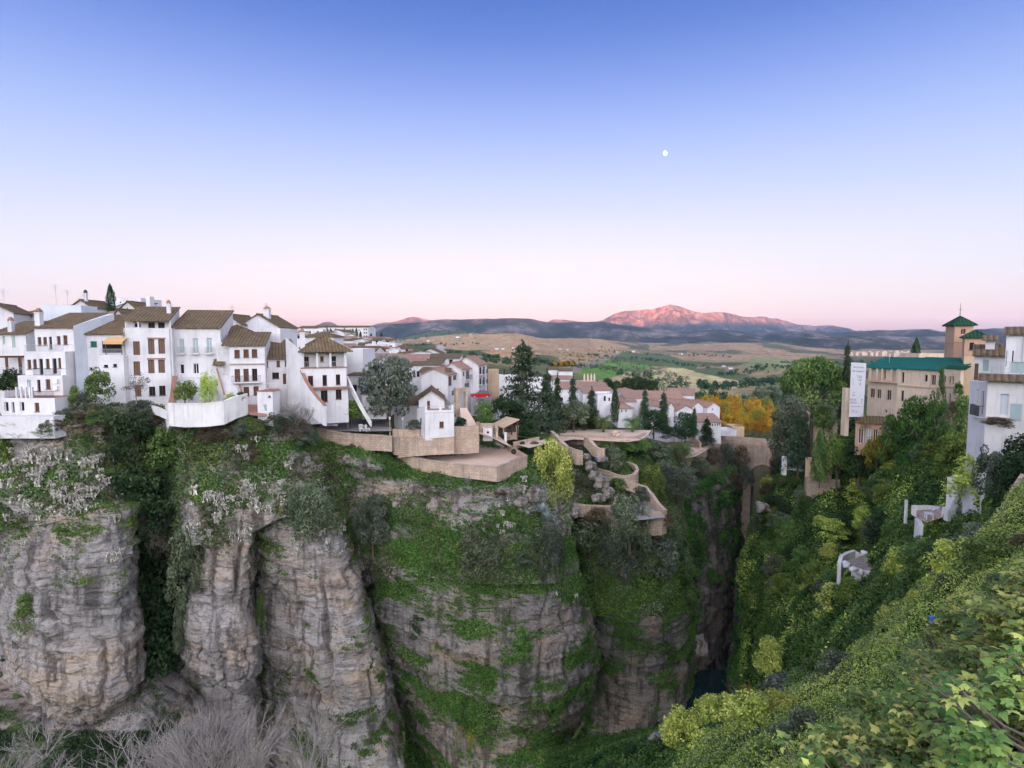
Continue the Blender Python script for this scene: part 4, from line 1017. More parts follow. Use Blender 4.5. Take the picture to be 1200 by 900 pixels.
# blank flank wall of the same house, its bluish shade painted into the plaster
a = h.uz(77, 430)[0]; b = h.uz(101, 430)[0]
mb = MB(); zt2 = h.uz(100, 371, 7)[1]
mb.poly([(u1 + .3, -.4, -2), (b, 6.5, -2), (b, 6.5, zt + 2.3), (u1 + .3, -.4, zt + .2)]); mb.poly([(u1 + .3, -.4, -2), (u1 + .3, -.4, zt + .2), (u1 + .1, 7, zt + 2.3), (u1 + .1, 7, -2)])
mb.poly([(b, 6.5, -2), (u1 + .1, 7, -2), (u1 + .1, 7, zt + 2.3), (b, 6.5, zt + 2.3)]); mb.poly([(u1 + .3, -.4, zt + .2), (b, 6.5, zt + 2.3), (u1 + .1, 7, zt + 2.3)])
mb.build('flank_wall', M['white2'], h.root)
d3 = -1.8
w3 = [(32, 421.5, 36.5, 432.5, 'b'), (38.5, 421, 43, 432, 'b'), (46, 420.5, 50.5, 439, 'bg'), (53.5, 420.5, 58, 432, 'b'), (61.5, 420, 66.5, 438, 'bg'), (68, 419.5, 71.5, 431.5, 'b')]
a, b, z3 = h.wall((28, 76), 412, w3, 1.78, d3, name='wall')
h.railing(a + .1, b - .2, d3, -.01, z3 + .004, 1.0, 'steel', slab=False)
d2 = -3.2
w2 = [(32, 445, 36.5, 456, 'g'), (43.5, 445, 47.5, 459, 'bg'), (53.5, 444.5, 59, 456, 'b')]
a, b, z2 = h.wall((20.5, 73), 440, w2, 1.38, d2); h.railing(h.uz(38, 430, d2)[0], b - .3, d2, -1.81, z2 + .004, 1.0, 'iron', slab=False)
mb = MB()
for yy in (444, 452):
    r = h.rect(64.5, yy, 69, yy + 5, d2); h.box('air_conditioner', r[0], r[2], d2 - .35, d2 - .01, r[1], r[3], 'frame')

d1 = -7.0
w1 = [(5, 471, 10, 482.5, 'w'), (13.5, 471, 17, 484, 'w'), (23.5, 471, 28.5, 482, 'w'), (40.5, 472, 46, 482.5, 'b')]
a, b, z1 = h.wall((1, 64), 466.5, w1, 3.78, d1); h.box('terrace_floor', a + .25, b - .1, d1 + .25, d2 - .01, z1 + .004, z1 + .03, 'redfloor')
mb = MB(); 
for x0_, x1_ in ((18.5, 20), (24, 25.5), (29.5, 31), (34, 36), (37, 38.5)):
    r = h.rect(x0_, 458, x1_, 468, d1 + .1); mb.box(r[0], r[2], d1 + .05, d1 + .3, z1 + .03, z1 + 1.5)
mb.box(a, a + .25, d1 + .3, d2 - .02, z1 + .03, z1 + .9)
mb.build('terrace_pillars', M['white'], h.root)
h.railing(h.uz(38.5, 460, d1)[0], b - .1, d1, d1 + 1, z1 + .03, .9, 'iron', slab=False)
d0 = -9.0
r = h.rect(-6, 486, 63, 500, d0); h.box('terrace_wall', r[0], r[2], d0, d1 - .01, -1.5, h.uz(30, 488, d0)[1], 'white')
h.chimney(h.uz(42.5, 385)[0], .6, zt - 3, zt + 2.1, .38)
h.antenna(4, 6, zt + 2.3, 3.2)

# roofs and gables on the skyline behind them
h = simple('white_house', 'white house with an old brown roof on the skyline left of the tall aerial', 22, 52, 392, 369, 100, 9, 's', depth=6, wins=[], foot=6); h.antenna(4.5, 3, h.zt + 1, 4.6); h.antenna(6.6, 3, h.zt + 1, 3.6)
h = simple('white_house', 'long pale house with a blank blue-shaded wall behind the brown roof of the stepped house', 50, 97, 395, 361, 97, 0, 'flat', depth=5, wins=[], mat='white2', skew=1, foot=6)  # the blue shade of this wall is in its plaster colour
h = simple('white_house', 'white gable with a brown roof edge and a dark chimney pot on the left skyline', 84, 108, 380, 360, 108, 8, 'y', depth=6, wins=[], foot=8); h.chimney(2.2, 1, h.zt + 1, h.zt + 2.6, .25, 'iron')
h = simple('white_house', 'small white gable just left of the skyline cypress', 70, 88, 376, 363, 112, 5, 'x', depth=5, wins=[], foot=8)
h = simple('white_house', 'white house showing one broad sloping white roof left of the skyline cypress', 102, 129, 380, 362, 114, 12, 's', depth=7, wins=[], mat='white', tile='tile', foot=8)
h.roof_s(-.02, h.w + .02, h.zt + .17, 0, h.dp, h.rise, 'tile0', eave=.42, side=.22, th=.05, name='roof').data.materials[0] = M['white']
h = simple('brown_roofed_house', 'house with a pinkish brown roof between the skyline cypress and the awning house', 108, 136, 386, 377, 100, 12, 'x', depth=10, wins=[], tile='rtile', foot=6)
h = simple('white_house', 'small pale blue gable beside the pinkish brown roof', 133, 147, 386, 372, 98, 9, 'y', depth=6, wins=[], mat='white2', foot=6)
h = simple('white_house', 'flat white skyline block with two small dark windows right of the cypress', 138, 166, 372, 352, 118, 0, 'flat', depth=7, wins=[(140, 353.5, 142, 356, 'k'), (154, 352.5, 156.5, 355, 'k')], foot=8)
h = simple('white_house', 'white gabled house with one slit window below the flat skyline block', 144, 158, 378, 360, 106, 6, 'y', depth=5, wins=[(148.5, 360, 150, 371, 'k')], foot=8)
h = simple('white_house', 'white wall with a brown lean-to roof beside the small square tower on the skyline', 158, 173, 374, 358, 108, 3, 's', depth=3, wins=[], foot=8)
h = simple('white_tower', 'small square white tower at the right end of the skyline houses', 172, 177, 374, 350.5, 107, 0, 'flat', depth=1.2, wins=[], foot=8, cat='tower')

h = House('white_house', 'white house with a tan awning over its balcony and one green shutter', 98, 85.5, 146, 86, 462)
u0, u1, zt = h.wall((98.5, 144), 391, [(106, 400, 113.5, 406.5, 'gr'), (105, 430.5, 108, 433.5, 'k')], 7, gable=('s', 3.0), top=False)
h.roof_s(u0, u1, zt, 0, 7, 3.0, 'tile0')
a, b, z = h.wall((116, 144.5), 416, [(121.5, 427.5, 126.5, 430.5, 'k'), (132.5, 426.5, 137, 430, 'k')], .98, -1.0, name='bay')
r = h.rect(120, 399, 143, 415, 0); h.box('loggia', r[0], r[2], -.02, -.003, r[1] + .2, r[3] - .1, 'glass')
h.railing(a + .1, b - .1, -1.0, -.03, z + .004, .9, 'steel', slab=False)
mb = MB(); r = h.rect(121, 396, 144, 401, -1.2); mb.hull8([(r[0], -1.3, r[1]), (r[2], -1.3, r[1]), (r[2], -.03, r[3]), (r[0], -.03, r[3])], [(r[0], -1.3, r[1] + .08), (r[2], -1.3, r[1] + .08), (r[2], -.03, r[3] + .08), (r[0], -.03, r[3] + .08)])
mb.box(r[0], r[2], -1.36, -1.301, r[1] - .3, r[1] + .08); mb.build('awning', M['awning'], h.root)
mb = MB()
for x in (r[0] + .1, r[2] - .4): mb.box(x, x + .08, -1.0, -.9, z + .01, r[1] + .02)
mb.build('awning_post', M['brown'], h.root)

h = House('white_house', 'tall white house with three floors of brown blinds and a roofed top gallery', 145.5, 86, 201, 88, 466)
w = [(156, 400, 164, 416, 'bl'), (173.5, 397.5, 181, 415, 'bl'), (185.5, 397.5, 193.3, 414.5, 'bl'), (156.5, 423.5, 164.3, 440, 'bl'), (173.5, 421.5, 181, 437.5, 'bl'), (185.5, 421.5, 193.3, 437, 'bl'),
     (158, 451, 165.5, 464, 'bl'), (174.5, 453, 182, 464, 'bg'), (186.5, 452, 194, 463.5, 'bg')]
u0, u1, zt = h.wall((145.5, 201), 384.5, w, 8, top=True)
a, b, z = h.wall((148, 199), 375.5, [(157, 378.5, 165, 384.6, 'w'), (173.5, 378, 181.5, 384.6, 'bg'), (185, 378, 193, 384.6, 'bg')], 6.5, 1.2, z0=zt + .004, gable=('s', 2.1), top=False, name='gallery')
h.roof_s(a, b, z, .2, 7.7, 2.3, 'tile0', eave=.6)
r = h.rect(196.4, 357, 199.4, 366, 4); h.chimney((r[0] + r[2]) / 2, 4, z + .5, r[3], .28)
mb = MB()
for x in (u0 + .1, (u0 + u1) / 2 - 1.4, u1 - .3): mb.box(x, x + .2, .05, .25, zt + .004, z + .05)
mb.build('gallery_post', M['white'], h.root)
for px_ in (146.6, 200.2):
    x = h.uz(px_, 420)[0]; h.box('downpipe', x - .05, x + .05, -.12, -.02, -1, zt - .1, 'steel')
for yy in (396.6, 420.6):
    r = h.rect(172.5, yy - 1, 194, yy + .3); h.box('lintel', r[0], r[2], -.14, -.003, r[1], r[3], 'brickred')

h = House('white_house', 'white house with three grey-blue arched shutters above a walled garden', 201.5, 89.5, 258, 91, 470)
w = [(210, 397, 216, 414, 'g'), (226, 396.5, 232.3, 414, 'g'), (242, 396, 248.4, 413.5, 'g'), (211, 427, 215.8, 438, 'w'), (226.5, 426, 233, 438, 'w')]
u0, u1, zt = h.wall((201.5, 258), 384, w, 8, gable=('s', 3.0), top=False)
h.roof_s(u0, u1, zt, 0, 8, 3.0, 'tile0')
for x in ((208.5, 217.5), (224.5, 233.7), (240.5, 249.8)):
    r = h.rect(x[0], 406, x[1], 414.2); h.railing(r[0], r[2], -.5, 0, r[1], 1.0, 'steel', step=.14)
a, b, z = h.wall((204, 236), 447, [(213, 449, 218, 458, 'k')], 1.4, -1.5, name='lower_terrace'); h.railing(a, b, -1.5, -.05, z + .004, .6, 'steel', slab=False)
a, b, z = h.wall((229, 238), 444, [(235.5, 447, 243, 458, 'gr')], 1.3, -1.6, name='porch')
# stair wing
h = House('stair_house', 'white outdoor staircase with red handrails and a tiny tiled gate roof between two houses', 249, 86.5, 276, 87.5, 466, cat='staircase')
u0 = h.uz(252, 460)[0]; u1 = h.uz(274, 463)[0]
zt = h.uz(256, 441)[1]; n = 11
mb = MB(); wS = 2.2
for i in range(n):
    za = zt * (1 - i / n); mb.box(u0 + i * .14, u0 + wS + i * .14, 2.8 - i * .30, 3.1 - i * .30, -2, za)
mb.build('steps', M['white'], h.root)
for sd in (-.22, wS + .06):
    mb = MB(); mb.hull8([(u0 + sd, 3.1, -2), (u0 + sd + .16, 3.1, -2), (u0 + sd + .16 + 1.5, -.4, -2), (u0 + sd + 1.5, -.4, -2)], [(u0 + sd, 3.1, zt + 1), (u0 + sd + .16, 3.1, zt + 1), (u0 + sd + 1.66, -.4, .5), (u0 + sd + 1.5, -.4, .5)])
    p = mb.build('parapet', M['white'], h.root)
    mb = MB(); mb.hull8([(u0 + sd - .03, 3.1, zt + 1.003), (u0 + sd + .19, 3.1, zt + 1.003), (u0 + sd + 1.69, -.42, .503), (u0 + sd + 1.47, -.42, .503)], [(u0 + sd - .03, 3.1, zt + 1.1), (u0 + sd + .19, 3.1, zt + 1.1), (u0 + sd + 1.69, -.42, .6), (u0 + sd + 1.47, -.42, .6)])
    mb.build('coping', M['brickred'], p)
ua = h.uz(251.5, 430, 3.2)[0]; ub = h.uz(262, 430, 3.2)[0]; zg = h.uz(256, 427, 3.2)[1]
h.box('gate_wall', ua, ub, 3.3, 3.7, -2, zg, 'white'); h.roof_s(ua, ub, zg, 2.9, 4.0, .6, 'tile0', name='gate_roof')

h = House('white_house', 'white house with three brown windows on each floor and an iron balcony', 268.5, 88.5, 311, 90, 471)
w = [(274.6, 410, 281, 419.3, 'b'), (285.2, 409.5, 291.5, 419, 'b'), (295, 409.3, 301.4, 418.8, 'b'), (275, 432.5, 281.5, 447.5, 'b'), (285.3, 432.2, 291.6, 447, 'b'), (295.3, 432, 301.6, 446.5, 'bg'),
     (274.8, 454.5, 281, 463, 'bg'), (285.5, 453.5, 292, 464, 'b'), (297, 452.8, 303.2, 463, 'b')]
u0, u1, zt = h.wall((268.5, 310), 405, w, 8, gable=('s', 2.1), top=False)
h.roof_s(u0 - .9, u1, zt, 0, 8, 2.1, 'tile0')
r = h.rect(272.5, 440, 306.5, 447.5); h.railing(r[0], r[2], -.9, 0, r[1], 1.0, 'iron')
r = h.rect(268.8, 425.6, 310, 427); h.box('cornice', r[0] - .1, r[2] + .1, -.22, -.003, r[1], r[1] + .16, 'stone')
u2 = h.uz(256, 430, 3)[0]; h.box('side_wing', u2, u0 - .004, 2, 8, -3, zt + .5, 'white')
a = h.uz(258.5, 389, 9)[0]; b = h.uz(293, 389, 9)[0]; z9 = h.uz(275, 389.5, 8.2)[1]
h.box('upper_wall', a, b, 8.2, 13, zt, z9, 'white'); h.roof_hip(a, b, z9, 8.2, 13, 1.3, 'tile0', name='upper_roof')
h = simple('white_house', 'white skyline gable behind the brown-windowed house, left of two', 254, 283, 396, 380, 104, 11, 'y', depth=8, wins=[], foot=8); h.antenna(2, 2, h.zt + 1, 2.6)
h = simple('white_house', 'large white gabled house on the skyline with a roof vent, right of two', 279, 327, 400, 383, 106, 14, 'y', depth=9, wins=[(303, 379, 306, 382, 'k'), (309, 386, 312, 391, 'k')], foot=8); h.chimney(h.w * .62, 2, h.zt + 1.2, h.zt + 3.2, .5); h.antenna(h.w * .57, 2.6, h.zt + 2, 2.6)
h = simple('white_house', 'plain white block wall below the skyline gables', 298, 329, 412, 388, 99, 0, 'flat', depth=5, wins=[], foot=6)

h = House('white_house', 'low white house with a deep brown roof between the balcony house and the hip-roofed house', 309, 92, 348, 94, 462)
w = [(310.5, 423, 314.2, 430.5, 'b'), (324, 422.5, 328, 430, 'b'), (334, 422, 338.8, 429.3, 'bg'), (319, 436.5, 327, 444, 'bg'), (331, 437.5, 336, 451, 'd')]
u0, u1, zt = h.wall((309, 346), 420.3, w, 8, gable=('s', 3.1), top=False); h.roof_s(u0, u1 - .4, zt, 0, 8, 3.0, 'tile0')
mb = MB(); r = h.rect(310, 452, 326, 455, -1); mb.box(r[0], r[2], -2.4, -.01, -3, r[1]); mb.build('terrace', M['redfloor'], h.root)
h.railing(r[0], r[2], -2.4, -.1, r[1], .9, 'frame', slab=False)

h = House('hip_roofed_house', 'white house with a big brown hip roof, a columned gallery and three arched ground-floor doors', 352, 88.5, 408, 91.5, 472)
w = [(376, 457.5, 384, 471, 'bg'), (393.5, 456.5, 400.3, 468, 'bg')]
r_ = h.uz(352, 455)[0]
a, b, z1 = h.wall((363, 408), 455.5, w, 8, d0=-1.2)
h.box('ledge', a - .2, b + .15, -1.9, 6, z1 + .004, z1 + .2, 'brickred')
w = [(361, 440.5, 367, 452, 'bg'), (378, 439.5, 383.2, 452, 'bg'), (393.6, 438.8, 398.8, 451, 'bg')]
a2, b2, z2 = h.wall((353, 406), 431.5, w, 8, z0=-3)
h.box('gallery_floor', a2 - .1, b2 + .1, -.12, 8, z2 + .004, z2 + .16, 'brickred')
w = [(356.5, 418, 362, 431, 'bg'), (375.3, 417.5, 379.2, 424.3, 'b'), (388, 417.5, 394, 430.5, 'bg')]
a3, b3, z3 = h.wall((353.5, 406), 411.5, w, 6.4, 1.5, z0=z2 + .165, name='gallery_wall')
for px in (353.6, 370.5, 386, 403.5):
    x = h.uz(px, 420)[0]; h.box('column', x, x + .32, .05, .37, z2 + .165, z3, 'white')
h.railing(a2 + .4, b2 - .3, .1, 1.3, z2 + .165, .9, 'steel', slab=False, step=.25)
h.roof_hip(a3, b3 + .1, z3, 0.1, 8.4, 2.5, 'tile0', eave=.6, name='roof')
c = h.rect(348.8, 394, 352.2, 405, 2.5); h.chimney((c[0] + c[2]) / 2 + .5, 2.5, z3 + .4, z3 + 2.9, .36)
mb = MB(); x0 = h.uz(336, 420, 3)[0]
mb.poly([(a3 - .05, -.1, -3), (a3 - .05, -.1, z3), (x0, 5, z3 + 2.3), (x0, 5, -3)]); mb.poly([(a3 - .05, -.1, -3), (a3 - .05, 8, -3), (a3 - .05, 8, z3), (a3 - .05, -.1, z3)]); mb.poly([(x0, 5, -3), (x0, 5, z3 + 2.3), (a3 - .05, 8, z3), (a3 - .05, 8, -3)]); mb.poly([(a3 - .05, -.1, z3), (a3 - .05, 8, z3), (x0, 5, z3 + 2.3)])
mb.build('flank_wall', M['white'], h.root)
# diagonal garden stair wall running down from that house
def wall_path(name, label, pts, height, thick=0.5, mat='stone', cap=None, group=None, cat='wall', capth=.12, closed=False):
    """free-standing or retaining wall: its top edge follows the given (px,py,Y) points"""
    P = [Vector(at(*p)) for p in pts]; o = P[0].copy(); hs = height if isinstance(height, (list, tuple)) else [height] * len(P)
    root = empty(name, o); tag(root, label, cat, group)
    L, Rr = [], []
    for i, p in enumerate(P):
        d = (P[min(i + 1, len(P) - 1)] - P[max(i - 1, 0)]); d.z = 0; d.normalize(); n = Vector((-d.y, d.x, 0))
        L.append(p - o); Rr.append(p - o + n * thick)
    mb = MB(); mc = MB()
    for i in range(len(P) - 1):
        a, b, c, e = L[i], L[i + 1], Rr[i + 1], Rr[i]
        dn = lambda v, k: Vector((v.x, v.y, v.z - hs[k]))
        mb.hull8([dn(a, i), dn(b, i + 1), dn(c, i + 1), dn(e, i)], [a, b, c, e])
        if cap:
            k = .07; n1 = (a - e).normalized() * k; n2 = (b - c).normalized() * k; up = Vector((0, 0, .004)); u2 = Vector((0, 0, capth))
            mc.hull8([a + n1 + up, b + n2 + up, c - n2 + up, e - n1 + up], [a + n1 + u2, b + n2 + u2, c - n2 + u2, e - n1 + u2])
    mb.build('wall_body', M[mat], root)
    if cap: mc.build('coping', M[cap], root)
    return root
def floor_poly(name, pts, mat, z=None, label=None):
    P = [at(*p) for p in pts]; mb = MB(); mb.poly([(p[0], p[1], z if z is not None else p[2]) for p in P])
    return tag(mb.build(name, M[mat]), kind='structure')

h = simple('white_shed', 'small white garden shed with a brick-edged top beside the red brick patio', 302, 320, 483, 463, 82.5, 0, 'flat', depth=2.6, wins=[(309, 474, 312.6, 482.4, 'g'), (314.5, 463.4, 317, 465.5, 'k')], far=False, cat='shed', foot=2)
h.box('coping', -.08, h.w + .08, -.08, 2.68, h.zt + .504, h.zt + .6, 'brickred')
floor_poly('patio', [(292, 486, 81.5), (312, 488, 81.5), (312, 474, 86), (286, 474, 86)], 'redfloor')
wall_path('garden_wall', 'weathered curved white retaining wall with black stains below the walled garden', [(193, 474, 83), (197, 473, 80), (215, 474, 78.6), (240, 473.5, 78.4), (262, 471, 79), (276, 466, 80.5), (290, 462, 82.5)], [4.5, 3.2, 3.2, 3.2, 3.2, 3.0, 3.0], .5, 'oldwhite', 'oldwhite')
wall_path('garden_wall', 'leaning pink brick-edged party wall at the left end of the walled garden', [(203, 441, 87.5), (201, 452, 84), (200, 464, 81), (198, 472, 79.6)], 3.0, .5, 'oldwhite', 'brickred')
wall_path('garden_wall', 'low white wall of the flower terrace under the tall brown-blind house', [(166, 474, 83), (174, 474.5, 82.5), (185, 477.5, 81.5), (195, 482, 80)], 1.2, .3, 'white')
wall_path('stair_wall', 'stepped white wall with red coping running down beside the hip-roofed house', [(352, 435, 89), (357, 446, 87.2), (363, 456, 86), (371, 466, 85), (380, 476, 84)], [5, 4.5, 4, 3.5, 3], .4, 'white', 'brickred')
wall_path('garden_wall', 'white party wall sloping down right of the hip-roofed house beside the orange-green tree', [(406, 441, 93), (411, 452, 91.5), (419, 468, 90), (428, 484, 89.5), (434, 494, 89)], [1.0, 1.0, .9, .8, .8], .3, 'oldwhite')
# plaza below the big tree
zq = at(420, 503, 92.5)[2]
floor_poly('plaza', [(374, 500, 96), (380, 510, 91), (418, 511, 90.4), (459, 511, 90.6), (459, 492, 100), (440, 488, 104), (380, 488, 104)], 'grey_paving', zq)
floor_poly('pool', [(382, 484.5, 96), (396, 485, 95.5), (395, 481, 98), (384, 481, 98)], 'glass', zq + .05)
wall_path('retaining_wall', 'tan rubble retaining wall under the grey plaza with white chairs', [(366, 500, 91.5), (382, 504, 90.6), (400, 508, 90), (411, 509, 89.9), (425, 510, 89.8), (445, 511, 89.8), (459, 512, 89.8)], 2.4, .6, 'stone_big', 'stone')
wall_path('parapet_wall', 'low tan parapet beside the lane left of the white cube house', [(460, 503, 92), (476, 503, 91.6), (492, 502, 91.4)], 4.0, .5, 'stone', None)
wall_path('retaining_wall', 'dark mossy wall strip under the low parapet left of the white cube house', [(461, 513, 91.2), (478, 513, 91), (495, 511, 90.8)], 2.8, .5, 'stone_big', None)

# ================= white cube house and the lane behind it
h = House('cube_house', 'white cube-shaped house with a railed roof terrace at the cliff-edge lookout', 498, 90, 532, 91, 514, foot=.15)
u0, u1, zt = h.wall((498, 532), 484, [(515, 494, 520, 501.5, 'b')], 6.0, mat='white')
h.box('terrace_floor', .25, h.w - .25, .25, 5.75, zt + .004, zt + .06, 'redfloor')
mb = MB(); hp = .45
mb.box(0, h.w, 0, .22, zt + .06, zt + hp); mb.box(0, .22, .22, 6, zt + .06, zt + hp); mb.box(h.w - .22, h.w, .22, 6, zt + .06, zt + hp)
for x in (0, h.w * .5, h.w - .4): mb.box(x + .02, x + .38, .01, .3, zt + hp + .002, zt + 1.25)
mb.build('parapet', M['white'], h.root); h.railing(.3, h.w - .3, .02, 1, zt + hp, .7, 'steel', slab=False)
mb = MB(); 
ua = h.uz(489, 495, 2.6)[0]
mb.poly([(-.004, -.05, .1), (-.004, -.05, zt + .4), (ua, 3.4, zt + .4), (ua, 3.4, .1)]); mb.poly([(ua, 3.4, .1), (ua, 3.4, zt + .4), (-.004, 6, zt + .4), (-.004, 6, .1)]); mb.poly([(-.004, -.05, zt + .4), (-.004, 6, zt + .4), (ua, 3.4, zt + .4)])
sd = mb.build('side_wall', M['white'], h.root)
h.box('small_window', *sorted((h.uz(494, 500, 1.7)[0] - .2, h.uz(494, 500, 1.7)[0] + .2)), 1.45, 1.55, 2.2, 3.3, 'glass')
h = simple('white_house', 'white gabled house with one tall brown door behind the roof terrace of the cube house', 491, 521, 500, 469, 96.5, 11, 'y', depth=12, wins=[(500, 469.3, 504.5, 486, 'd')], far=False, skew=.6)
h = simple('white_house', 'long white side wall with a brown roof partly behind the big grey-green tree', 462, 492, 500, 474, 99.5, 6, 's', depth=6, wins=[], skew=-2)
h = simple('white_house', 'white flat-fronted house with a single small grey window above the gabled house', 492, 526, 470, 436, 108, 5, 's', depth=7, wins=[(499.5, 448.8, 502.8, 454, 'w')], far=False)
h = simple('white_house', 'white house with a terracotta-edged gable and a glazed corner window above the stone gateway', 494, 525, 480, 439, 107, 7, 'y', depth=8.4, wins=[(512, 455, 514, 459, 'k')], tile='rtile', skew=-1, far=False)
h.side_window(530.5, 439, 536, 446); h.side_window(525.6, 441, 528.6, 452, 'brown', 'brown'); h.side_window(528.6, 457, 532, 464)
h = simple('white_house', 'white gabled house with a small balcony and a dark garage door by the lane', 520, 541, 470, 432.5, 112, 7, 'y', depth=6.1, wins=[], tile='rtile', skew=-1, far=False)
h.side_window(541.9, 435, 544, 441.3); h.side_window(546, 434, 549.4, 444.5, 'glass', 'brown', True); h.side_window(544.4, 449, 549.6, 454.4, 'glass', 'iron')
h = simple('white_house', 'tall white end house with a broad gable wall and iron balconies beside the red car', 533, 561, 470, 427.5, 117, 9, 'y', depth=7.2, wins=[], tile='rtile', skew=-1, far=False)
for ya, yb in ((429.5, 438), (442, 450)):
    h.side_window(561.8, ya + .7, 563.7, yb + .5, 'glass', 'brown', True); h.side_window(566, ya, 567.7, yb - .2, 'glass', 'brown', True)
h.side_window(561.8, 455, 563.5, 460.5, 'greyblue'); h.side_window(565.8, 453.8, 567.5, 459.2, 'greyblue')
h = simple('round_stone_bay', 'brown rounded garden bay wall right of the tall end house', 571.5, 584, 455, 436, 125, 0, 'flat', depth=5, wins=[], mat='tan', cat='wall')
for (a, b, yb, yt, Y, ki, lab) in [(583, 606, 470, 443, 135, 'flat', 'broad white terraced block left of the tall cedar'), (576, 600, 476, 456, 128, 'flat', 'low white wall block behind the red car'), (596, 640, 470, 446, 145, 'flat', 'white flat block seen through the cedar branches')]:
    simple('white_house', lab, a, b, yb, yt, Y, 4, ki, depth=7, skip=.6)
# lane, gate, car
zl = at(565, 470, 112)[2]
floor_poly('road', [(556, 477, 110), (574, 474, 112), (577, 459, 124), (569, 459, 126), (560, 464, 117)], 'grey_paving')
h = House('stone_gate', 'tan stone gateway with a tall grey iron grille beside the lane', 534, 100, 548, 101.5, 478, cat='gate', foot=1.5)
mb = MB(); r = h.rect(534.5, 456, 548, 478); o1 = h.rect(538.5, 459, 545.5, 478); T_ = .7
mb.box(r[0], o1[0], 0, T_, -1.5, r[3]); mb.box(o1[2], r[2], 0, T_, -1.5, r[3]); mb.box(o1[0], o1[2], 0, T_, o1[3], r[3]); mb.box(r[0] - .12, r[2] + .12, -.12, T_ + .12, r[3] + .003, r[3] + .22)
mb.build('arch', M['stone'], h.root); mb = MB()
for i in range(11): x = o1[0] + .06 + i * (o1[2] - o1[0] - .12) / 10; mb.box(x - .025, x + .025, .3, .36, -.3, o1[3])
for z in (.2, 1.6, o1[3] - .2): mb.box(o1[0], o1[2], .29, .37, z, z + .08)
mb.build('grille', M['steel'], h.root)
wall_path('railing_wall', 'grey railed lane wall left of the stone gateway', [(521, 466, 100), (528, 472, 99.5), (534, 471, 100)], 2.2, .3, 'grey_paving', None)
floor_poly('path', [(539, 478, 100), (547, 478, 101), (560, 500, 97), (562, 516, 95), (556, 516, 95), (541, 492, 97)], 'paving')
wall_path('retaining_wall', 'tan stone retaining wall right of the white cube house', [(532, 500, 92.5), (545, 500, 92.5), (561, 499, 93.5), (562, 494, 99)], 4.5, .6, 'stone', None)
def make_car(loc, rz, label):
    root = empty('parked_car', loc, rz); tag(root, label, 'car')
    sec = [(-2.05, .45, .62, .72), (-1.95, .32, .80, .78), (-1.3, .28, .92, .82), (-.75, .26, .96, .84), (.9, .26, .95, .84), (1.75, .30, .88, .80), (2.02, .45, .72, .70)]
    mb = MB(); 
    for i in range(len(sec) - 1):
        (x0, a, b, w), (x1, c, d, v) = sec[i], sec[i + 1]
        mb.hull8([(x0, -w, a), (x1, -v, c), (x1, v, c), (x0, w, a)], [(x0, -w, b), (x1, -v, d), (x1, v, d), (x0, w, b)])
    bd = mb.build('body', M['carred'], root)
    mb = MB(); mb.hull8([(-.95, -.78, .95), (1.75, -.78, .94), (1.75, .78, .94), (-.95, .78, .95)], [(-.25, -.62, 1.45), (1.25, -.62, 1.45), (1.25, .62, 1.45), (-.25, .62, 1.45)]); cb = mb.build('cabin_glass', M['glass'], root)
    mb = MB(); mb.hull8([(-.28, -.64, 1.452), (1.28, -.64, 1.452), (1.28, .64, 1.452), (-.28, .64, 1.452)], [(-.15, -.58, 1.50), (1.15, -.58, 1.50), (1.15, .58, 1.50), (-.15, .58, 1.50)]); mb.build('car_roof', M['carred'], root)
    for x in (-1.25, 1.25):
        for y in (-.8, .8):
            mb = MB(); n = 14
            ring = [(x + .32 * math.cos(2 * math.pi * k / n), .32 + .32 * math.sin(2 * math.pi * k / n)) for k in range(n)]
            mb.hull8([(p[0], y - .09, p[1]) for p in ring], [(p[0], y + .09, p[1]) for p in ring]); wh = mb.build('wheel', M['iron'], root)
            mb = MB(); ring = [(x + .19 * math.cos(2 * math.pi * k / n), .32 + .19 * math.sin(2 * math.pi * k / n)) for k in range(n)]
            mb.hull8([(p[0], y - .1, p[1]) for p in ring], [(p[0], y + .1, p[1]) for p in ring]); mb.build('rim', M['steel'], wh)
    for y in (-.55, .55): mb = MB(); mb.box(-2.06, -1.98, y - .15, y + .15, .55, .68); mb.build('headlight', M['frame'], root)
    return root
M['carred'] = plain('red_car_paint', (0.42, 0.012, 0.02), 0.25, 0.05, 1, 0.5)
c = at(563, 466.5, 113.5); make_car(c + np.array([0, 0, .02]), math.radians(8), 'red car parked on the lane below the tall end house')

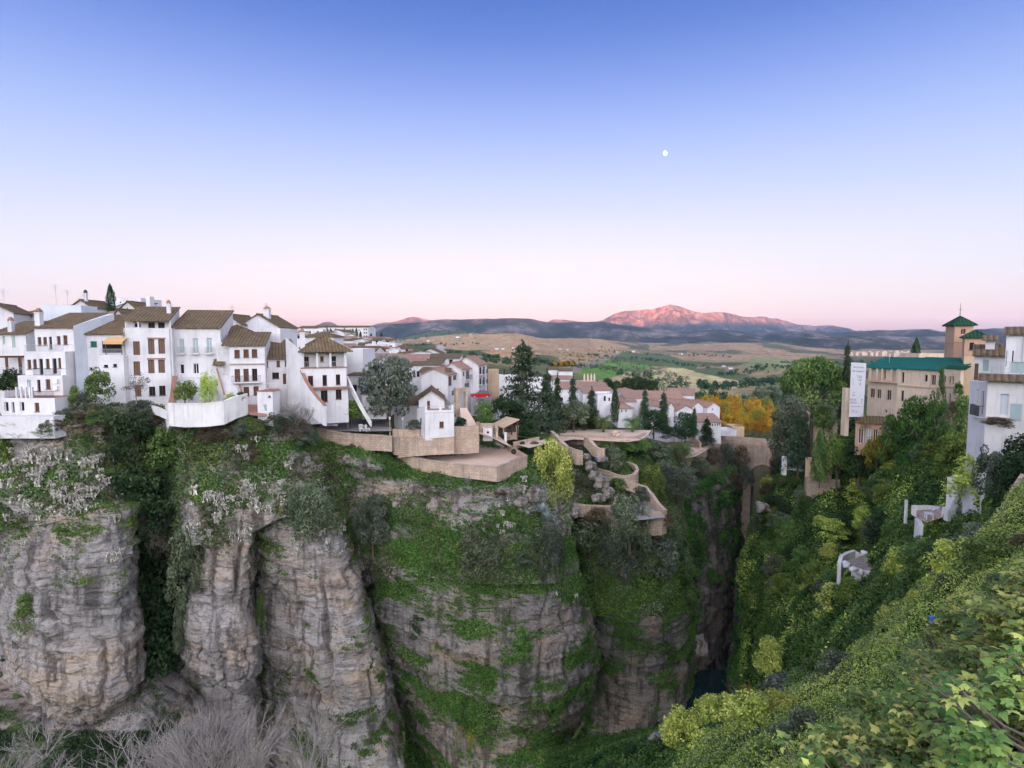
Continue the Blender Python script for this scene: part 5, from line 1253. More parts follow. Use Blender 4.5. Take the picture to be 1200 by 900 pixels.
# ================= roofs between the tree and the lane, and the hillside town beyond
for (a, b, yb, yt, Y, rp, ki, tl, lab) in [
 (446, 496, 445, 427, 116, 10, 's', 'rtile', 'long white house under a broad dusty brown roof above the grey-green tree'),
 (480, 516, 450, 428, 113, 5, 's', 'tile', 'low white house with a pale tan roof right of the broad brown roof'),
 (400, 426, 452, 412, 101, 0, 'flat', 'tile', 'white block house just right of the hip-roofed house'),
 (409, 424, 470, 440, 97, 3, 's', 'tile', 'small white house with a little brown roof right of the columned gallery'),
 (418, 445, 445, 422, 112, 6, 's', 'rtile', 'white house with a brown shed roof left of the grey-green tree top'),
 (408, 440, 428, 412, 126, 5, 'x', 'tile', 'white house with two brown roofs above the white block house'),
 (424, 452, 470, 462, 94, 4, 's', 'tile', 'low white shed roofed in brown against the sloping party wall'),
 (478, 505, 428, 418, 133, 0, 'flat', 'tile', 'small cubic white house by the grey road in the middle distance'),
 (493, 516, 421, 414, 152, 5, 'y', 'tile', 'white barn with a pale gable near the grey road'),
 (500, 538, 432, 420, 126, 4, 's', 'tile', 'white house with a dark flat roof left of the lane houses'),
 (455, 476, 432, 420, 140, 4, 'x', 'rtile', 'orange-walled house with a tiled roof behind the grey-green tree'),
 ]:
    h = simple('white_house', lab, a, b, yb, yt, Y, rp, ki, tile=tl, depth=9, skip=.45)
h = simple('hip_roofed_house', 'white house with a pyramid roof and one round dark window below the convent', 356, 391, 412, 394.5, 150, 6, 'hip', depth=9, wins=[(376.5, 397, 379.5, 400, 'k')])
h = simple('convent', 'long white convent with rows of small windows on the hilltop skyline', 372, 432, 399, 383.4, 270, 1.6, 'x', depth=14, wins=[(x, y, x + 1.5, y + 2.0, 'k') for y in (385, 389, 393) for x in (426, 428.4)] + [(x, 386, x + 1.3, 387.8, 'k') for x in range(376, 424, 4)], cat='building', foot=5)
h = simple('convent_wing', 'lower left wing of the hilltop convent with a brown roof', 349, 372, 398, 384.4, 268, 2.2, 'x', depth=12, wins=[(352, 388, 353.4, 390), (357, 388, 358.4, 390), (363, 389, 364.4, 391)], cat='building', foot=5)
rr = random.Random(21); k = 0
LV = [(338, 398, 392, 235), (342, 372, 396, 200), (388, 432, 399.5, 215), (392, 452, 404, 190), (402, 466, 408.5, 172), (414, 474, 413, 158), (424, 478, 418, 148), (378, 446, 402, 208), (398, 452, 422, 140), (366, 410, 397.5, 228)]
adj = ['beside the dark hedge', 'under the convent', 'with a white chimney']
for (xa, xb, yb, Y) in LV:
    x = xa
    while x < xb:
        w = rr.uniform(9, 16); hgt = rr.uniform(5, 8.5)
        h = simple('white_house', 'small far white house packed among others on the hillside below the convent', x, x + w, yb + rr.uniform(-1, 1.2) + 2, yb - hgt + 3, Y + rr.uniform(-6, 6), rr.uniform(1.2, 2.6), rr.choice(['x', 'x', 's', 'flat', 'y']), depth=rr.uniform(6, 9), skew=rr.uniform(-2, 2), group='packed white houses on the convent hill', skip=.35, seed=k, tile=rr.choice(['tile', 'rtile', 'tile']))
        k += 1; x += w * rr.uniform(.8, 1.15)

# ================= lower town beyond the garden
for (a, b, yb, yt, Y, rp, ki, tl, lab, wn, sk) in [
 (652, 683, 478, 456, 190, 6, 's', 'rtile', 'big white house with a red roof behind the first tall conifers', None, 0),
 (640, 672, 452, 445, 235, 3, 's', 'rtile', 'low white building with a tan strip roof above the big white house', [], 0),
 (643, 655, 437, 433.5, 300, 1.8, 's', 'tile', 'far white shed left of the blue-roofed shed', [], 0),
 (655, 671, 438.5, 435, 295, 2, 's', 'tile', 'far white shed with a bluish roof line near the grey road', [], 0),
 (683, 720, 478, 461, 182, 4, 's', 'rtile', 'white house with a long red roof below the ruined tan chapel', [(708, 461.5, 710.5, 467), (700, 464, 702, 468)], 0),
 (682, 712, 458, 453, 205, 3, 's', 'rtile', 'low white house with a pink roof right below the chapel', [], 0),
 (700, 722, 482, 464, 170, 3, 'flat', 'tile', 'white house with one tall dark window left of the slim cypress', [(707.5, 464, 710, 470, 'bg'), (713, 466, 715, 470)], 0),
 (724, 748, 466, 460, 195, 4, 'hip', 'rtile', 'white house with a small tan hip roof right of the slim cypress', [(726, 461.5, 728, 463.5)], 0),
 (724, 741, 489, 478, 160, 4, 'hip', 'rtile', 'white house with a dark red hip roof at the foot of the slim cypress', [(728, 480, 729.3, 483), (733, 480, 734.3, 483)], 0),
 (733, 766, 478, 467, 175, 6, 's', 'rtile', 'white house with a bright terracotta roof in the lower town', [(738, 469, 739.4, 472)], 0),
 (724, 746, 480, 471, 172, 4, 's', 'rtile', 'white house with a dusky violet-red roof beside the bright terracotta one', [], 0),
 (756, 800, 478, 467, 185, 7, 'x', 'rtile', 'long house with a broad pink-red roof behind the spiky conifers', [], 0),
 (760, 778, 492, 479, 158, 4, 's', 'rtile', 'ochre-walled house between two tall conifers', [(764, 482, 766.5, 485), (771, 482, 773, 485)], 0),
 (780, 813, 476, 463, 190, 5, 's', 'rtile', 'white hall with a plain end wall and red roof in front of the yellow poplars', [], -3),
 ]:
    simple('white_house', lab, a, b, yb, yt, Y, rp, ki, tile=tl, wins=wn, mat='ochre' if 'ochre' in lab else 'white', depth=10, skew=sk, skip=.5)
# big gabled manor at the right of the lower town
h = House('gabled_manor', 'large white manor with three gables and mottled red roofs before the yellow poplars', 782, 150, 840, 158, 500, cat='house')
for i, (a, b, ya, ye) in enumerate([(782, 790, 487, 478), (791, 811, 488, 481), (811, 824, 493, 477), (825, 839.5, 491, 477)]):
    u0 = h.uz(a, 485)[0]; u1 = h.uz(b, 485)[0]; z = h.uz((a + b) / 2, ye)[1]; d = (0, -.8, 0, -1.2)[i]
    ws = {1: [(795, 484.5, 797, 488.2), (799, 484.5, 800.6, 488.2), (803, 485, 804.4, 487.6)], 2: [(814, 478.4, 815.4, 480.4)], 3: [(834.4, 478.4, 835.6, 480)]}.get(i, [])
    rs = [h.rect(*w_, d) for w_ in ws]
    h.block(u0, u1, -3, z, d, 11, rs, 'white', 'wall', False, ('y', 1.3))
    for r in rs: h.window(r, 'k', d)
    h.roof_y(u0, u1, z, d, 11, 1.3, 'rtile1', eave=.2, side=.15)
h = simple('white_house', 'low white wing with a row of arched windows at the end of the three-gabled manor', 816, 845, 506, 494.5, 143, 6, 's', depth=6, tile='rtile', wins=[(834.5, 496.5, 835.8, 499.5), (837.5, 496.4, 838.8, 499.4), (840.5, 496, 841.8, 499), (843, 495.8, 844.2, 498.6)])
h = House('ruined_chapel', 'ruined tan chapel with tall open pinnacles on its roof in the lower town', 682, 215, 699, 217, 452, cat='chapel')
u0, u1, zt = h.wall((682, 699), 446.5, [(687, 446.8, 689, 450), (692, 446.8, 694, 450)], 6, mat='tan')
for px in (685.5, 689.5, 693.5, 697.2):
    r = h.rect(px - .8, 438, px + .8, 446.5); mb = MB(); mb.box(r[0], r[2], .3, .8, zt + .004, zt + 1.9); mb.hull8([(r[0], .3, zt + 1.9), (r[2], .3, zt + 1.9), (r[2], .8, zt + 1.9), (r[0], .8, zt + 1.9)], [((r[0] + r[2]) / 2 - .03, .52, zt + 2.9), ((r[0] + r[2]) / 2 + .03, .52, zt + 2.9), ((r[0] + r[2]) / 2 + .03, .58, zt + 2.9), ((r[0] + r[2]) / 2 - .03, .58, zt + 2.9)]); mb.build('pinnacle', M['cream'], h.root)
# far farmhouses
for (a, b, yb, yt, Y) in [(580, 587, 409, 407.2, 2300), (588, 593, 409, 407, 2320), (600, 604, 408.4, 406.8, 2400), (655, 660, 410, 408.5, 1900), (664, 668, 410.4, 409, 1900), (722, 727, 413, 411, 1700), (740, 747, 412.5, 410.6, 1750), (796, 803, 415.5, 413.6, 1500), (806, 811, 415, 413.4, 1550), (847, 853, 430, 427.6, 800), (855, 861, 432, 429.6, 780), (888, 892, 421, 418.8, 1150), (550, 554, 392.6, 391.2, 4000), (534, 541, 395.6, 394, 3800), (500, 505, 399.8, 398.6, 3300)]:
    simple('farmhouse', 'tiny white farmhouse far off among the fields', a, b - (b - a) * .4, yb, yb - 1.3, Y_for(a, yb, 700), .7, 'x', depth=9, wins=[], mat='white2', tile='rtile', group='far farmhouses in the valley', foot=1.5)
mb = MB(); rr = random.Random(5)
for i in range(150):
    px = rr.uniform(996, 1070); p = at(px, 415.2, 2600 + rr.uniform(-200, 200)); w, d, hh = rr.uniform(6, 16), rr.uniform(6, 12), rr.uniform(5, 11); z = p[2] + rr.uniform(-2, 6)
    mb.box(p[0], p[0] + w, p[1], p[1] + d, z - 10, z + hh, 0)
    mb.hull8([(p[0] - .3, p[1] - .3, z + hh + .01), (p[0] + w + .3, p[1] - .3, z + hh + .01), (p[0] + w + .3, p[1] + d + .3, z + hh + .01), (p[0] - .3, p[1] + d + .3, z + hh + .01)], [(p[0], p[1] + d / 2 - .1, z + hh + 2), (p[0] + w, p[1] + d / 2 - .1, z + hh + 2), (p[0] + w, p[1] + d / 2 + .1, z + hh + 2), (p[0], p[1] + d / 2 + .1, z + hh + 2)], 1)
o = mb.build('distant_town', [M['cream'], M['rtile0']]); tag(o, 'pale strip of a distant town under the dark hill left of the tower', 'town', kind='stuff')

# ================= right side: palace with green roofs and tower
STY['t'] = ('cream', 'glass')
h = House('old_palace', 'crumbling tan palace with a teal roof and arched windows above the gorge', 1018, 106, 1110, 93, 512, cat='palace', foot=4)
ub = h.uz(1053, 460)[0]; ur = h.w
w = [(1019.5, 455, 1025, 466, 't'), (1027.5, 456, 1032.5, 467, 't'), (1039, 457, 1044.3, 469, 't'), (1036, 434, 1038, 444, 't'), (1037, 480, 1039.5, 484, 't')]
a, b, z = h.wall((1018, 1053.5), 432, w, 9, 1.4, mat='oldcream', name='wall')
u_ = h.uz(1018, 447, .9)[0]; r = h.rect(1018, 445.5, 1053, 448, 1.0); h.box('gallery_floor', r[0], ub - .01, .6, 1.397, r[1], r[1] + .3, 'tan')
for px in (1019, 1027, 1033, 1044, 1051): x = h.uz(px, 440, .8)[0]; h.box('gallery_post', x, x + .25, .7, .95, r[1] + .31, z, 'cream')
w = [(1056.4, 436, 1059.6, 449, 't'), (1083, 439, 1087, 447.5, 't'), (1091, 439, 1096.5, 451.5, 't'), (1055.5, 457.5, 1059, 470.5, 't')]
a2, b2, z2 = h.wall((1052.5, 1109), 433.5, w, 10, 0, mat='oldcream', name='wall')
mb = MB(); r1 = h.uz(1017, 421, 4)[0]
zr0 = z + .02; rise = 1.9
mb.hull8([(a - .6, .7, zr0), (ub, .7, zr0), (ub, 6.5, zr0 + rise), (a - .6, 6.5, zr0 + rise)], [(a - .6, .7, zr0 + .12), (ub, .7, zr0 + .12), (ub, 6.5, zr0 + rise + .12), (a - .6, 6.5, zr0 + rise + .12)])
zr1 = z2 + .02
mb.hull8([(ub + .01, -.6, zr1), (ur + .8, -.6, zr1), (ur + .8, 6.5, zr1 + rise), (ub + .01, 6.5, zr1 + rise)], [(ub + .01, -.6, zr1 + .14), (ur + .8, -.6, zr1 + .14), (ur + .8, 6.5, zr1 + rise + .14), (ub + .01, 6.5, zr1 + rise + .14)])
mb.hull8([(a - .6, 6.51, zr0 + rise), (ur + .8, 6.51, zr1 + rise), (ur + .8, 12, zr1), (a - .6, 12, zr0)], [(a - .6, 6.51, zr0 + rise + .12), (ur + .8, 6.51, zr1 + rise + .12), (ur + .8, 12, zr1 + .12), (a - .6, 12, zr0 + .12)])
mb.build('roof', M['teal'], h.root)
r = h.rect(1052.5, 453, 1109, 454.3); h.box('cornice', r[0], r[2], -.18, -.003, r[1], r[1] + .22, 'tan')
h.antenna(ub - 3.5, 2, z + 1, 2.2)
STY['t'] = ('tan', 'glass')
h = House('lower_palace_wing', 'tall narrow tan wing with slim windows joining the palace to the towers', 1104, 92, 1127, 88, 515, cat='building')
w = [(1106, 440, 1108.4, 448, 't'), (1112, 441, 1114.3, 449, 't'), (1115.3, 441, 1117.6, 450, 't'), (1106, 459, 1108.5, 470, 't'), (1111.5, 461, 1114, 472, 't')]
h.wall((1104.5, 1126), 433, w, .5, mat='oldcream'); r = h.rect(1104, 452.6, 1126, 454); h.box('cornice', r[0], r[2], -.2, -.003, r[1], r[1] + .2, 'tan')
z = h.uz_mid(433); h.roof_s(0, h.w, z + .1, 0, .5, .3, 'gtile0', eave=.2)
h = House('brick_tower', 'tall pink brick tower with a green pyramid roof and a thin spire', 1119, 99, 1141, yf(1119, 99, 1141, .30), 470, cat='tower', foot=6)
w = [(1126, 385.5, 1132, 392, 't')]
u0, u1, zt = h.wall((1119, 1141), 381.8, w, 4.4, mat='pinkbrick')
h.roof_hip(u0, u1, zt + .14, 0, 4.4, 1.45, 'gtile0', eave=.42)
for py in (388.5, 410.5):
    z = h.uz(1114, py, 2.2)[1]; hw = .42 if py < 400 else .3
    f = h.box('window', -.07, -.004, 2.2 - hw, 2.2 + hw, z - .55, z + .5, 'tan'); h.box('pane', -.085, -.071, 2.28 - hw, 2.12 + hw, z - .47, z + .42, 'glass', f)
um = (u0 + u1) / 2; zt_ = zt + 1.5
mb = MB(); mb.tube([(um, 2.2, zt_), (um, 2.2, zt_ + 2.5)], [.06, .025], 5); mb.lathe([(.02, zt_ + .1), (.16, zt_ + .25), (.02, zt_ + .4)], 8, 0, um, 2.2); mb.box(um - .25, um + .25, 2.18, 2.22, zt_ + 1.4, zt_ + 1.46); mb.build('spire', M['iron'], h.root)
for ya in (400.2, 417.5):
    z = h.uz(1130, ya)[1]; mb = MB(); mb.box(u0 - .06, u1 + .06, -.07, -.003, z - .1, z + .06); mb.box(u0 - .07, u0 - .003, -.003, 4.4, z - .1, z + .06); mb.build('string_course', M['tan'], h.root)
h = House('brick_tower', 'shorter tan tower with a green pyramid roof in front of the pink brick tower', 1125, 94, 1150.5, yf(1125, 94, 1150.5, .08), 500, cat='tower', foot=6)
u0, u1 = 0.0, h.w; zt = h.uz_mid(396.5); zm = h.uz_mid(417); r = h.rect(1136, 401.5, 1141.5, 410)
h.block(u0, u1, -6, zm - .004, 0, 3.4, [], 'tan'); h.block(u0 - .05, u1 + .05, zm, zt, -.05, 3.45, [r], 'pinkbrick', 'upper_wall'); h.window(r, 'k', -.05)
h.roof_hip(u0, u1, zt + .14, 0, 3.4, 1.25, 'gtile0', eave=.42)
# white clifftop houses at the right edge
h = House('white_house', 'white clifftop house wall with two tall barred windows and a small iron balcony', 1137, 54.8, 1157.5, 51.4, 560, cat='house', foot=5)
w = [(1143.6, 456, 1146.6, 483, 'g'), (1149.3, 458, 1152.6, 486, 'bg')]
u0, u1, z = h.wall((1137, 1157.5), 447, w, 1.8, mat='white')
r = h.rect(1142.5, 472, 1153.5, 487); h.railing(r[0], r[2], -.45, 0, r[1], 1.0, 'iron', step=.12)
h2 = House('white_house', 'stained white house with a dry plant box and boarded window on the right cliff', 1157.6, 51.3, 1215, yf(1157.6, 51.3, 1215), 565, cat='house', foot=6)
u0, u1, z = h2.wall((1157.6, 1214), 445.5, [(1172, 461.5, 1182, 487, 'g')], 5, mat='oldwhite')
h2.root.children[-1].data.materials[0] = M['white']
for c_ in h2.root.children[-1].children: c_.data.materials[0] = M['white2']
mb = MB(); ua = h2.uz(1146, 446, -.3)[0]
mb.hull8([(ua, -.7, z - .12), (u1 + .2, -.7, z - .12), (u1 + .2, 1.6, z + .36), (ua, 1.6, z + .36)], [(ua, -.7, z - .02), (u1 + .2, -.7, z - .02), (u1 + .2, 1.6, z + .46), (ua, 1.6, z + .46)])
mb.build('roof', M['tile0'], h2.root); h2.railing(.4, u1, 1.6, 4.6, z + .5, 1.1, 'steel', slab=False, step=.5)
mb = MB(); mb.box(1.1, u1, 1.75, 1.78, z + .6, z + 1.6); mb.build('glass_screen', M['greyblue'], h2.root)
r = h2.rect(1184, 473, 1197, 492); h2.box('boarded_window', r[0], r[2], -.1, -.003, r[1], r[3], 'greyblue')
r = h2.rect(1156, 488, 1184, 494, -.4); h2.box('plant_box', r[0], r[2], -.7, -.003, r[1] - .1, r[1] + .35, 'stone_big')
h = simple('white_house', 'white upper storey with a brown roof against the right edge of the photo', 1176, 1222, 450, 392, 55, 8, 's', depth=4, wins=[(1177.3, 411, 1180, 430, 'g'), (1186, 411, 1187.6, 427, 'bg')], far=False, skew='f')
h.box('downpipe', h.uz(1197, 420)[0], h.uz(1197, 420)[0] + .09, -.1, -.02, -1, h.zt, 'steel')
h = simple('white_house', 'white house with an old grey-brown roof between the shorter tower and the right edge house', 1139, 1178, 470, 417, 62, 11, 's', depth=4, wins=[(1141.3, 426, 1146.4, 446, 'bl'), (1151, 421, 1160, 436, 'g')], far=False, skew='f', foot=6)
ua, ub2 = h.uz(1155, 403, 2)[0], h.uz(1166, 403, 2)[0]; zz = h.uz(1160, 398.5, 2)[1]
h.box('roof_hut', ua, ub2, 2, 3.4, h.zt + .2, zz, 'white'); h.roof_s(ua - .1, ub2 + .1, zz, 1.9, 3.5, .4, 'tile0', name='hut_roof')
h = simple('stone_house', 'low tan stone building behind the palace roof left of the tower', 1076, 1110, 440, 417, 118, 0, 'flat', depth=6, mat='cream', wins=[(1085, 420, 1088, 425), (1103, 422, 1107, 428)])
# banner
M['cloth'] = plain('banner_cloth', (.47, .46, .49), .9, .06); root = empty('banner', at(995, 489, 103)); tag(root, 'tall white hanging banner with rows of grey lettering left of the palace', 'banner')
A = at(997.6, 424.6, 104); B = at(1015.3, 425.6, 103); C_ = at(1011.6, 488.6, 102); D_ = at(994.6, 488.6, 103)
pts = [A, B, C_, D_]; off = np.array(root.location); nrm = np.cross(B - A, D_ - A); nrm /= np.linalg.norm(nrm); nrm *= (1 if np.dot(nrm, A) < 0 else -1)
mb = MB(); mb.hull8([p - off for p in (D_, C_, B, A)], [p - off - nrm * .06 for p in (D_, C_, B, A)]); mb.build('cloth', M['cloth'], root)
def bp(u, v): return (A * (1 - u) + B * u) * (1 - v) + (D_ * (1 - u) + C_ * u) * v - off + nrm * .012
mb = MB(); rr = random.Random(3)
for (v, hgt, u0, u1, wd) in [(.07, .030, .14, .84, .07), (.14, .034, .06, .94, .09), (.235, .045, .24, .74, .11), (.295, .045, .16, .74, .12), (.365, .050, .18, .76, .12), (.455, .020, .28, .66, .06), (.535, .026, .24, .70, .07), (.585, .032, .18, .84, .07), (.665, .034, .04, .92, .07), (.72, .034, .06, .90, .07), (.80, .016, .10, .90, .05), (.87, .05, .2, .40, .12), (.89, .04, .46, .6, .08)]:
    u = u0
    while u < u1 - wd * .5:
        w = wd * rr.uniform(.55, .95); x1 = min(u + w, u1); k = rr.random()
        mb.poly([bp(u, v), bp(u + .03, v), bp(u + .03, v + hgt), bp(u, v + hgt)])
        if k < .7: mb.poly([bp(u + .03, v), bp(x1, v), bp(x1, v + hgt * .2), bp(u + .03, v + hgt * .2)])
        if k > .35: mb.poly([bp(u + .03, v + hgt * .8), bp(x1, v + hgt * .8), bp(x1, v + hgt), bp(u + .03, v + hgt)])
        if k > .55: mb.poly([bp(x1 - .03, v + hgt * .2), bp(x1, v + hgt * .2), bp(x1, v + hgt * .8), bp(x1 - .03, v + hgt * .8)])
        u += wd
M['ink'] = plain('grey_print', (0.20, 0.20, 0.21), 0.8, 0.1); mb.build('lettering', M['ink'], root)
h = simple('stone_pier', 'slim tan gate pier standing left of the hanging banner', 990, 995, 492, 458, 104, 0, 'flat', depth=1.2, wins=[], mat='cream', cat='pier')
# moon
d = ray(779.5, 179.5); d = d / np.linalg.norm(d) * 40000
t = NT('moon_surface'); e = t.n('ShaderNodeEmission'); e.inputs['Color'].default_value = (1, .98, .95, 1); e.inputs['Strength'].default_value = .30; t.l(e.outputs[0], t.out.inputs['Surface'])
mb = MB(); rM = 40000 * 2.35 / F
mb.lathe([(max(1, rM * math.cos(a)), rM * math.sin(a)) for a in np.linspace(-1.55, 1.55, 17)], 24)
o = mb.build('moon', t.mat, None, True); o.location = d; o.scale = (.86, 1, 1.06); o.rotation_euler = (0, -.35, 0); tag(o, 'small white gibbous moon high in the blue sky', 'moon')
# ------------------------------------------------------------------ garden terraces, bridge, ruins, small things
zt = at(560, 542, 91)[2]
gl = lambda px, py: (lambda r: r * (zt / r[2]))(at(px, py, 1))
PT = [(463, 531), (500, 541), (545, 546.5), (582, 549), (618, 536), (600, 524)]
floor_poly('lookout_terrace', [(464, 534, 1), (500, 545, 1), (545, 551, 1), (582, 553, 1), (618, 541, 1), (601, 527, 1), (588, 521, 1), (572, 508, 1), (556, 508, 1), (530, 527, 1), (500, 530, 1)], 'paving', None) if False else None
base = [gl(px, py) for px, py in [(465, 536), (500, 545), (545, 550), (581, 552), (617, 540), (600, 528), (586, 520), (573, 510), (556, 508), (532, 520), (500, 526), (476, 530)]]
mb = MB(); mb.poly([(p[0], p[1], zt) for p in base]); tag(mb.build('terrace', M['paving']), kind='structure')
YT = lambda px, py: float(gl(px, py)[1])
wall_path('terrace_wall', 'long tan stone parapet wall around the cliff-edge lookout terrace with the white cube house', [(463, 530, YT(463, 536) - .3), (482, 536, YT(482, 541) - .2), (500, 540, YT(500, 545)), (522, 543, YT(522, 548)), (545, 545.5, YT(545, 550)), (582, 548, YT(582, 552)), (600, 541, YT(600, 546.5)), (618, 534.5, YT(618, 540)), (607, 528, YT(607, 533)), (597, 521.5, YT(597, 526))], [2.0, 2.0, 1.9, 1.9, 2.0, 2.2, 2.8, 3.6, 2.0, 1.2], .45, 'stone', 'stone')
wall_path('retaining_wall', 'tan stone wall with an orange foot below the white cube house', [(466, 518, 91.6), (497, 515, 90.2), (532, 513, 90.4), (533, 508, 92)], 2.6, .6, 'stone', 'stone')
wall_path('bench_wall', 'low pale step along the inner side of the lookout terrace', [(520, 531, YT(520, 532)), (548, 528, YT(548, 529)), (566, 522, YT(566, 523))], .7, .8, 'paving', None)
wall_path('garden_wall', 'low tan wall left of the pergola in the upper garden', [(562, 497, 97), (580, 497, 98), (581, 503, 96)], 1.6, .4, 'stone', 'stone')
floor_poly('lawn', [(586, 514, 99), (600, 512, 101), (628, 513, 104), (650, 513, 106), (640, 508, 112), (598, 508, 110)], 'slope')
floor_poly('path', [(560, 508, 95), (575, 512, 95.5), (590, 520, 93), (600, 524, 94), (586, 512, 99), (570, 503, 103), (563, 500, 103)], 'paving')
floor_poly('path', [(606, 521, 99), (632, 516, 104), (650, 512, 108), (660, 512, 106), (648, 518, 101), (620, 525, 96)], 'paving')
floor_poly('path', [(633, 513, 109), (640, 513, 109), (642, 498, 124), (636, 494, 124)], 'paving')
wall_path('garden_wall', 'tan curved wall between the lookout and the dark planters', [(603, 519, 99), (618, 516, 101), (632, 513, 104)], 1.1, .4, 'stone', 'stone')
wall_path('garden_wall', 'sloping tan parapet wall right of the garden path', [(645, 505.5, 108), (651, 511, 104), (658, 519, 101), (664, 524, 100)], 1.8, .5, 'stone', 'stone')
for px, py, pt, Y, lab in [(592.5, 516, 506.5, 97, 'white square gate pillar at the lawn corner of the lookout'), (590.5, 507, 499.5, 101, 'white square pillar left of the pergola railing'), (606, 506, 499, 102, 'white square pillar at the right end of the pergola railing'), (544, 503, 494, 96, 'white square pillar on the wall right of the cube house')]:
    b = at(px, py, Y); hh = (py - pt) / F * Y; root = empty('pillar', b); tag(root, lab, 'pillar'); mb = MB(); mb.box(-.2, .2, -.2, .2, -.3, hh - .15); mb.build('shaft', M['white'], root); mb = MB(); mb.box(-.28, .28, -.28, .28, hh - .148, hh); mb.build('cap', M['white'], root)
for i, (px, py, Y) in enumerate([(612.3, 522.5, 99.5), (602, 532, 93)]):
    b = at(px, py, Y); root = empty('planter', b); tag(root, ['black round planter on the curved garden wall', 'black round planter inside the corner of the lookout parapet'][i], 'planter')
    mb = MB(); mb.lathe([(.25, 0), (.42, .25), (.46, .5), (.40, .62), (.30, .66)], 14); mb.build('pot', M['iron'], root); mb = MB(); mb.lathe([(.38, .60), (.3, .75), (.05, .85)], 10); mb.build('soil', M['undergrowth'], root)
h = House('pergola', 'small tan-roofed pergola shelter in front of the dark cedar', 577, 101, 592, 97.5, 506, cat='pergola', foot=.5)
zt_ = h.uz_mid(494)
mb = MB(); mb.hull8([(0, -.3, zt_ - .9), (h.w, -.3, zt_ - .9), (h.w, 3, zt_ + .3), (0, 3, zt_ + .3)], [(0, -.3, zt_ - .75), (h.w, -.3, zt_ - .75), (h.w, 3, zt_ + .45), (0, 3, zt_ + .45)]); mb.build('roof', M['tan'], h.root)
for x in (.1, h.w / 2, h.w - .3):
    for d, zz in ((0, zt_ - .85), (2.6, zt_ + .1)): h.box('post', x, x + .2, d, d + .2, -.5, zz, 'brown')
h = House('garden_railing', 'grey iron railing between white pillars beside the lawn', 591, 100.5, 606, 101.5, 507, cat='railing', foot=0)
h.railing(0, h.w, 0, .1, .1, 1.1, 'iron', slab=False); h.box('plinth', 0, h.w, 0, .35, -1.2, .09, 'stone')
h = simple('kiosk', 'low white flat-roofed kiosk beside the lawn path', 566, 577, 510, 505, 96.5, 0, 'flat', depth=2.5, wins=[(570.5, 505.5, 573.2, 508, 'k')], cat='kiosk', foot=1)
# terraces right of the olive-green willow
wall_path('terrace_wall', 'upper pale stone terrace wall below the palms', [(640, 515, 118), (655, 512, 117), (672, 510, 116), (690, 511.5, 114), (712, 512, 113), (735, 513, 113), (750, 512, 115), (757, 508, 119)], 1.9, .6, 'stone', 'stone')
z_ = at(712, 512, 113)[2]; g2 = lambda px, py: (lambda r: r * (z_ / r[2]))(at(px, py, 1))
mb = MB(); mb.poly([(p[0], p[1], z_ - .5) for p in [g2(*q) for q in [(642, 517), (672, 512), (712, 514), (735, 515), (750, 513), (758, 508), (764, 501.5), (700, 500.5), (650, 502)]]]); tag(mb.build('terrace', M['paving']), kind='structure')
wall_path('fountain', 'low round basin rim on the upper terrace between the palms', [(722 + 5 * math.cos(a), 506.3 + 1.6 * math.sin(a), 118 - 2.5 * math.sin(a)) for a in np.linspace(0, 2 * math.pi, 13)], .5, .2, 'cream', None, cat='fountain')
wall_path('garden_wall', 'stepped tan wall descending to a square end pier in the rocky garden', [(684, 512.5, 108), (689, 515, 106.5), (693, 519.5, 105.5), (697, 524, 104.5), (701, 526, 104), (708, 526.5, 103.5)], [1.6, 2, 2.2, 1.8, 1.4, 2.0], .55, 'stone', 'stone')
wall_path('garden_pier', 'square pale pier end of the stepped tan wall', [(699, 526, 103.4), (708, 526.4, 103.4), (708.4, 525, 105)], 2.4, .5, 'stone', None)
wall_path('garden_wall', 'tan wall end with a buttress left of the grey rocks', [(664, 524, 101), (675, 528, 100.5), (683, 529.5, 100.5)], [2.2, 2.6, 2.4], .6, 'stone', 'stone')
wall_path('bastion_wall', 'round stone bastion terrace wall in the garden', [(712, 553, 104), (722, 557, 102.6), (735, 559, 102), (745, 556, 103), (748.5, 551, 105), (746, 545.5, 108), (738, 542, 110), (731, 541.5, 111)], [1.6, 2.2, 2.4, 2.4, 2.2, 1.2, 1, 1], .45, 'stone_big', 'stone')
zb_ = at(735, 559, 102)[2] - .45; g3 = lambda px, py: (lambda r: r * (zb_ / r[2]))(at(px, py, 1))
mb = MB(); mb.poly([(p[0], p[1], zb_) for p in [g3(*q) for q in [(700, 552), (722, 560), (736, 562), (746, 558), (748, 552), (744, 547), (732, 543), (716, 546)]]]); tag(mb.build('terrace', M['paving']), kind='structure')
wall_path('terrace_wall', 'long tan parapet along the right side of the lower grey terrace', [(712, 556, 103.5), (722, 561, 102.2), (735, 565, 101), (748, 568.5, 100.2), (756, 571, 99.8), (763, 580, 98), (770, 590, 96.4), (777, 597, 95.4), (778.5, 598.5, 95)], [1.3, 1.4, 1.5, 1.6, 2, 3, 3.6, 4, 4], .5, 'stone', 'stone')
wall_path('terrace_wall', 'rounded stone corner of the lower grey terrace above the gorge', [(778.5, 597, 95), (774, 599, 94.3), (766, 599.5, 94.2), (760, 598, 94.8)], 4.0, .5, 'stone_big', None)
zc = at(745, 590, 97)[2] - 1.0; g4 = lambda px, py: (lambda r: r * (zc / r[2]))(at(px, py, 1))
mb = MB(); mb.poly([(p[0], p[1], zc) for p in [g4(*q) for q in [(700, 592), (716, 600), (745, 610), (764, 608), (780, 606), (764, 585), (755, 575), (735, 569), (714, 562), (705, 574)]]]); tag(mb.build('terrace', M['grey_paving']), kind='structure')
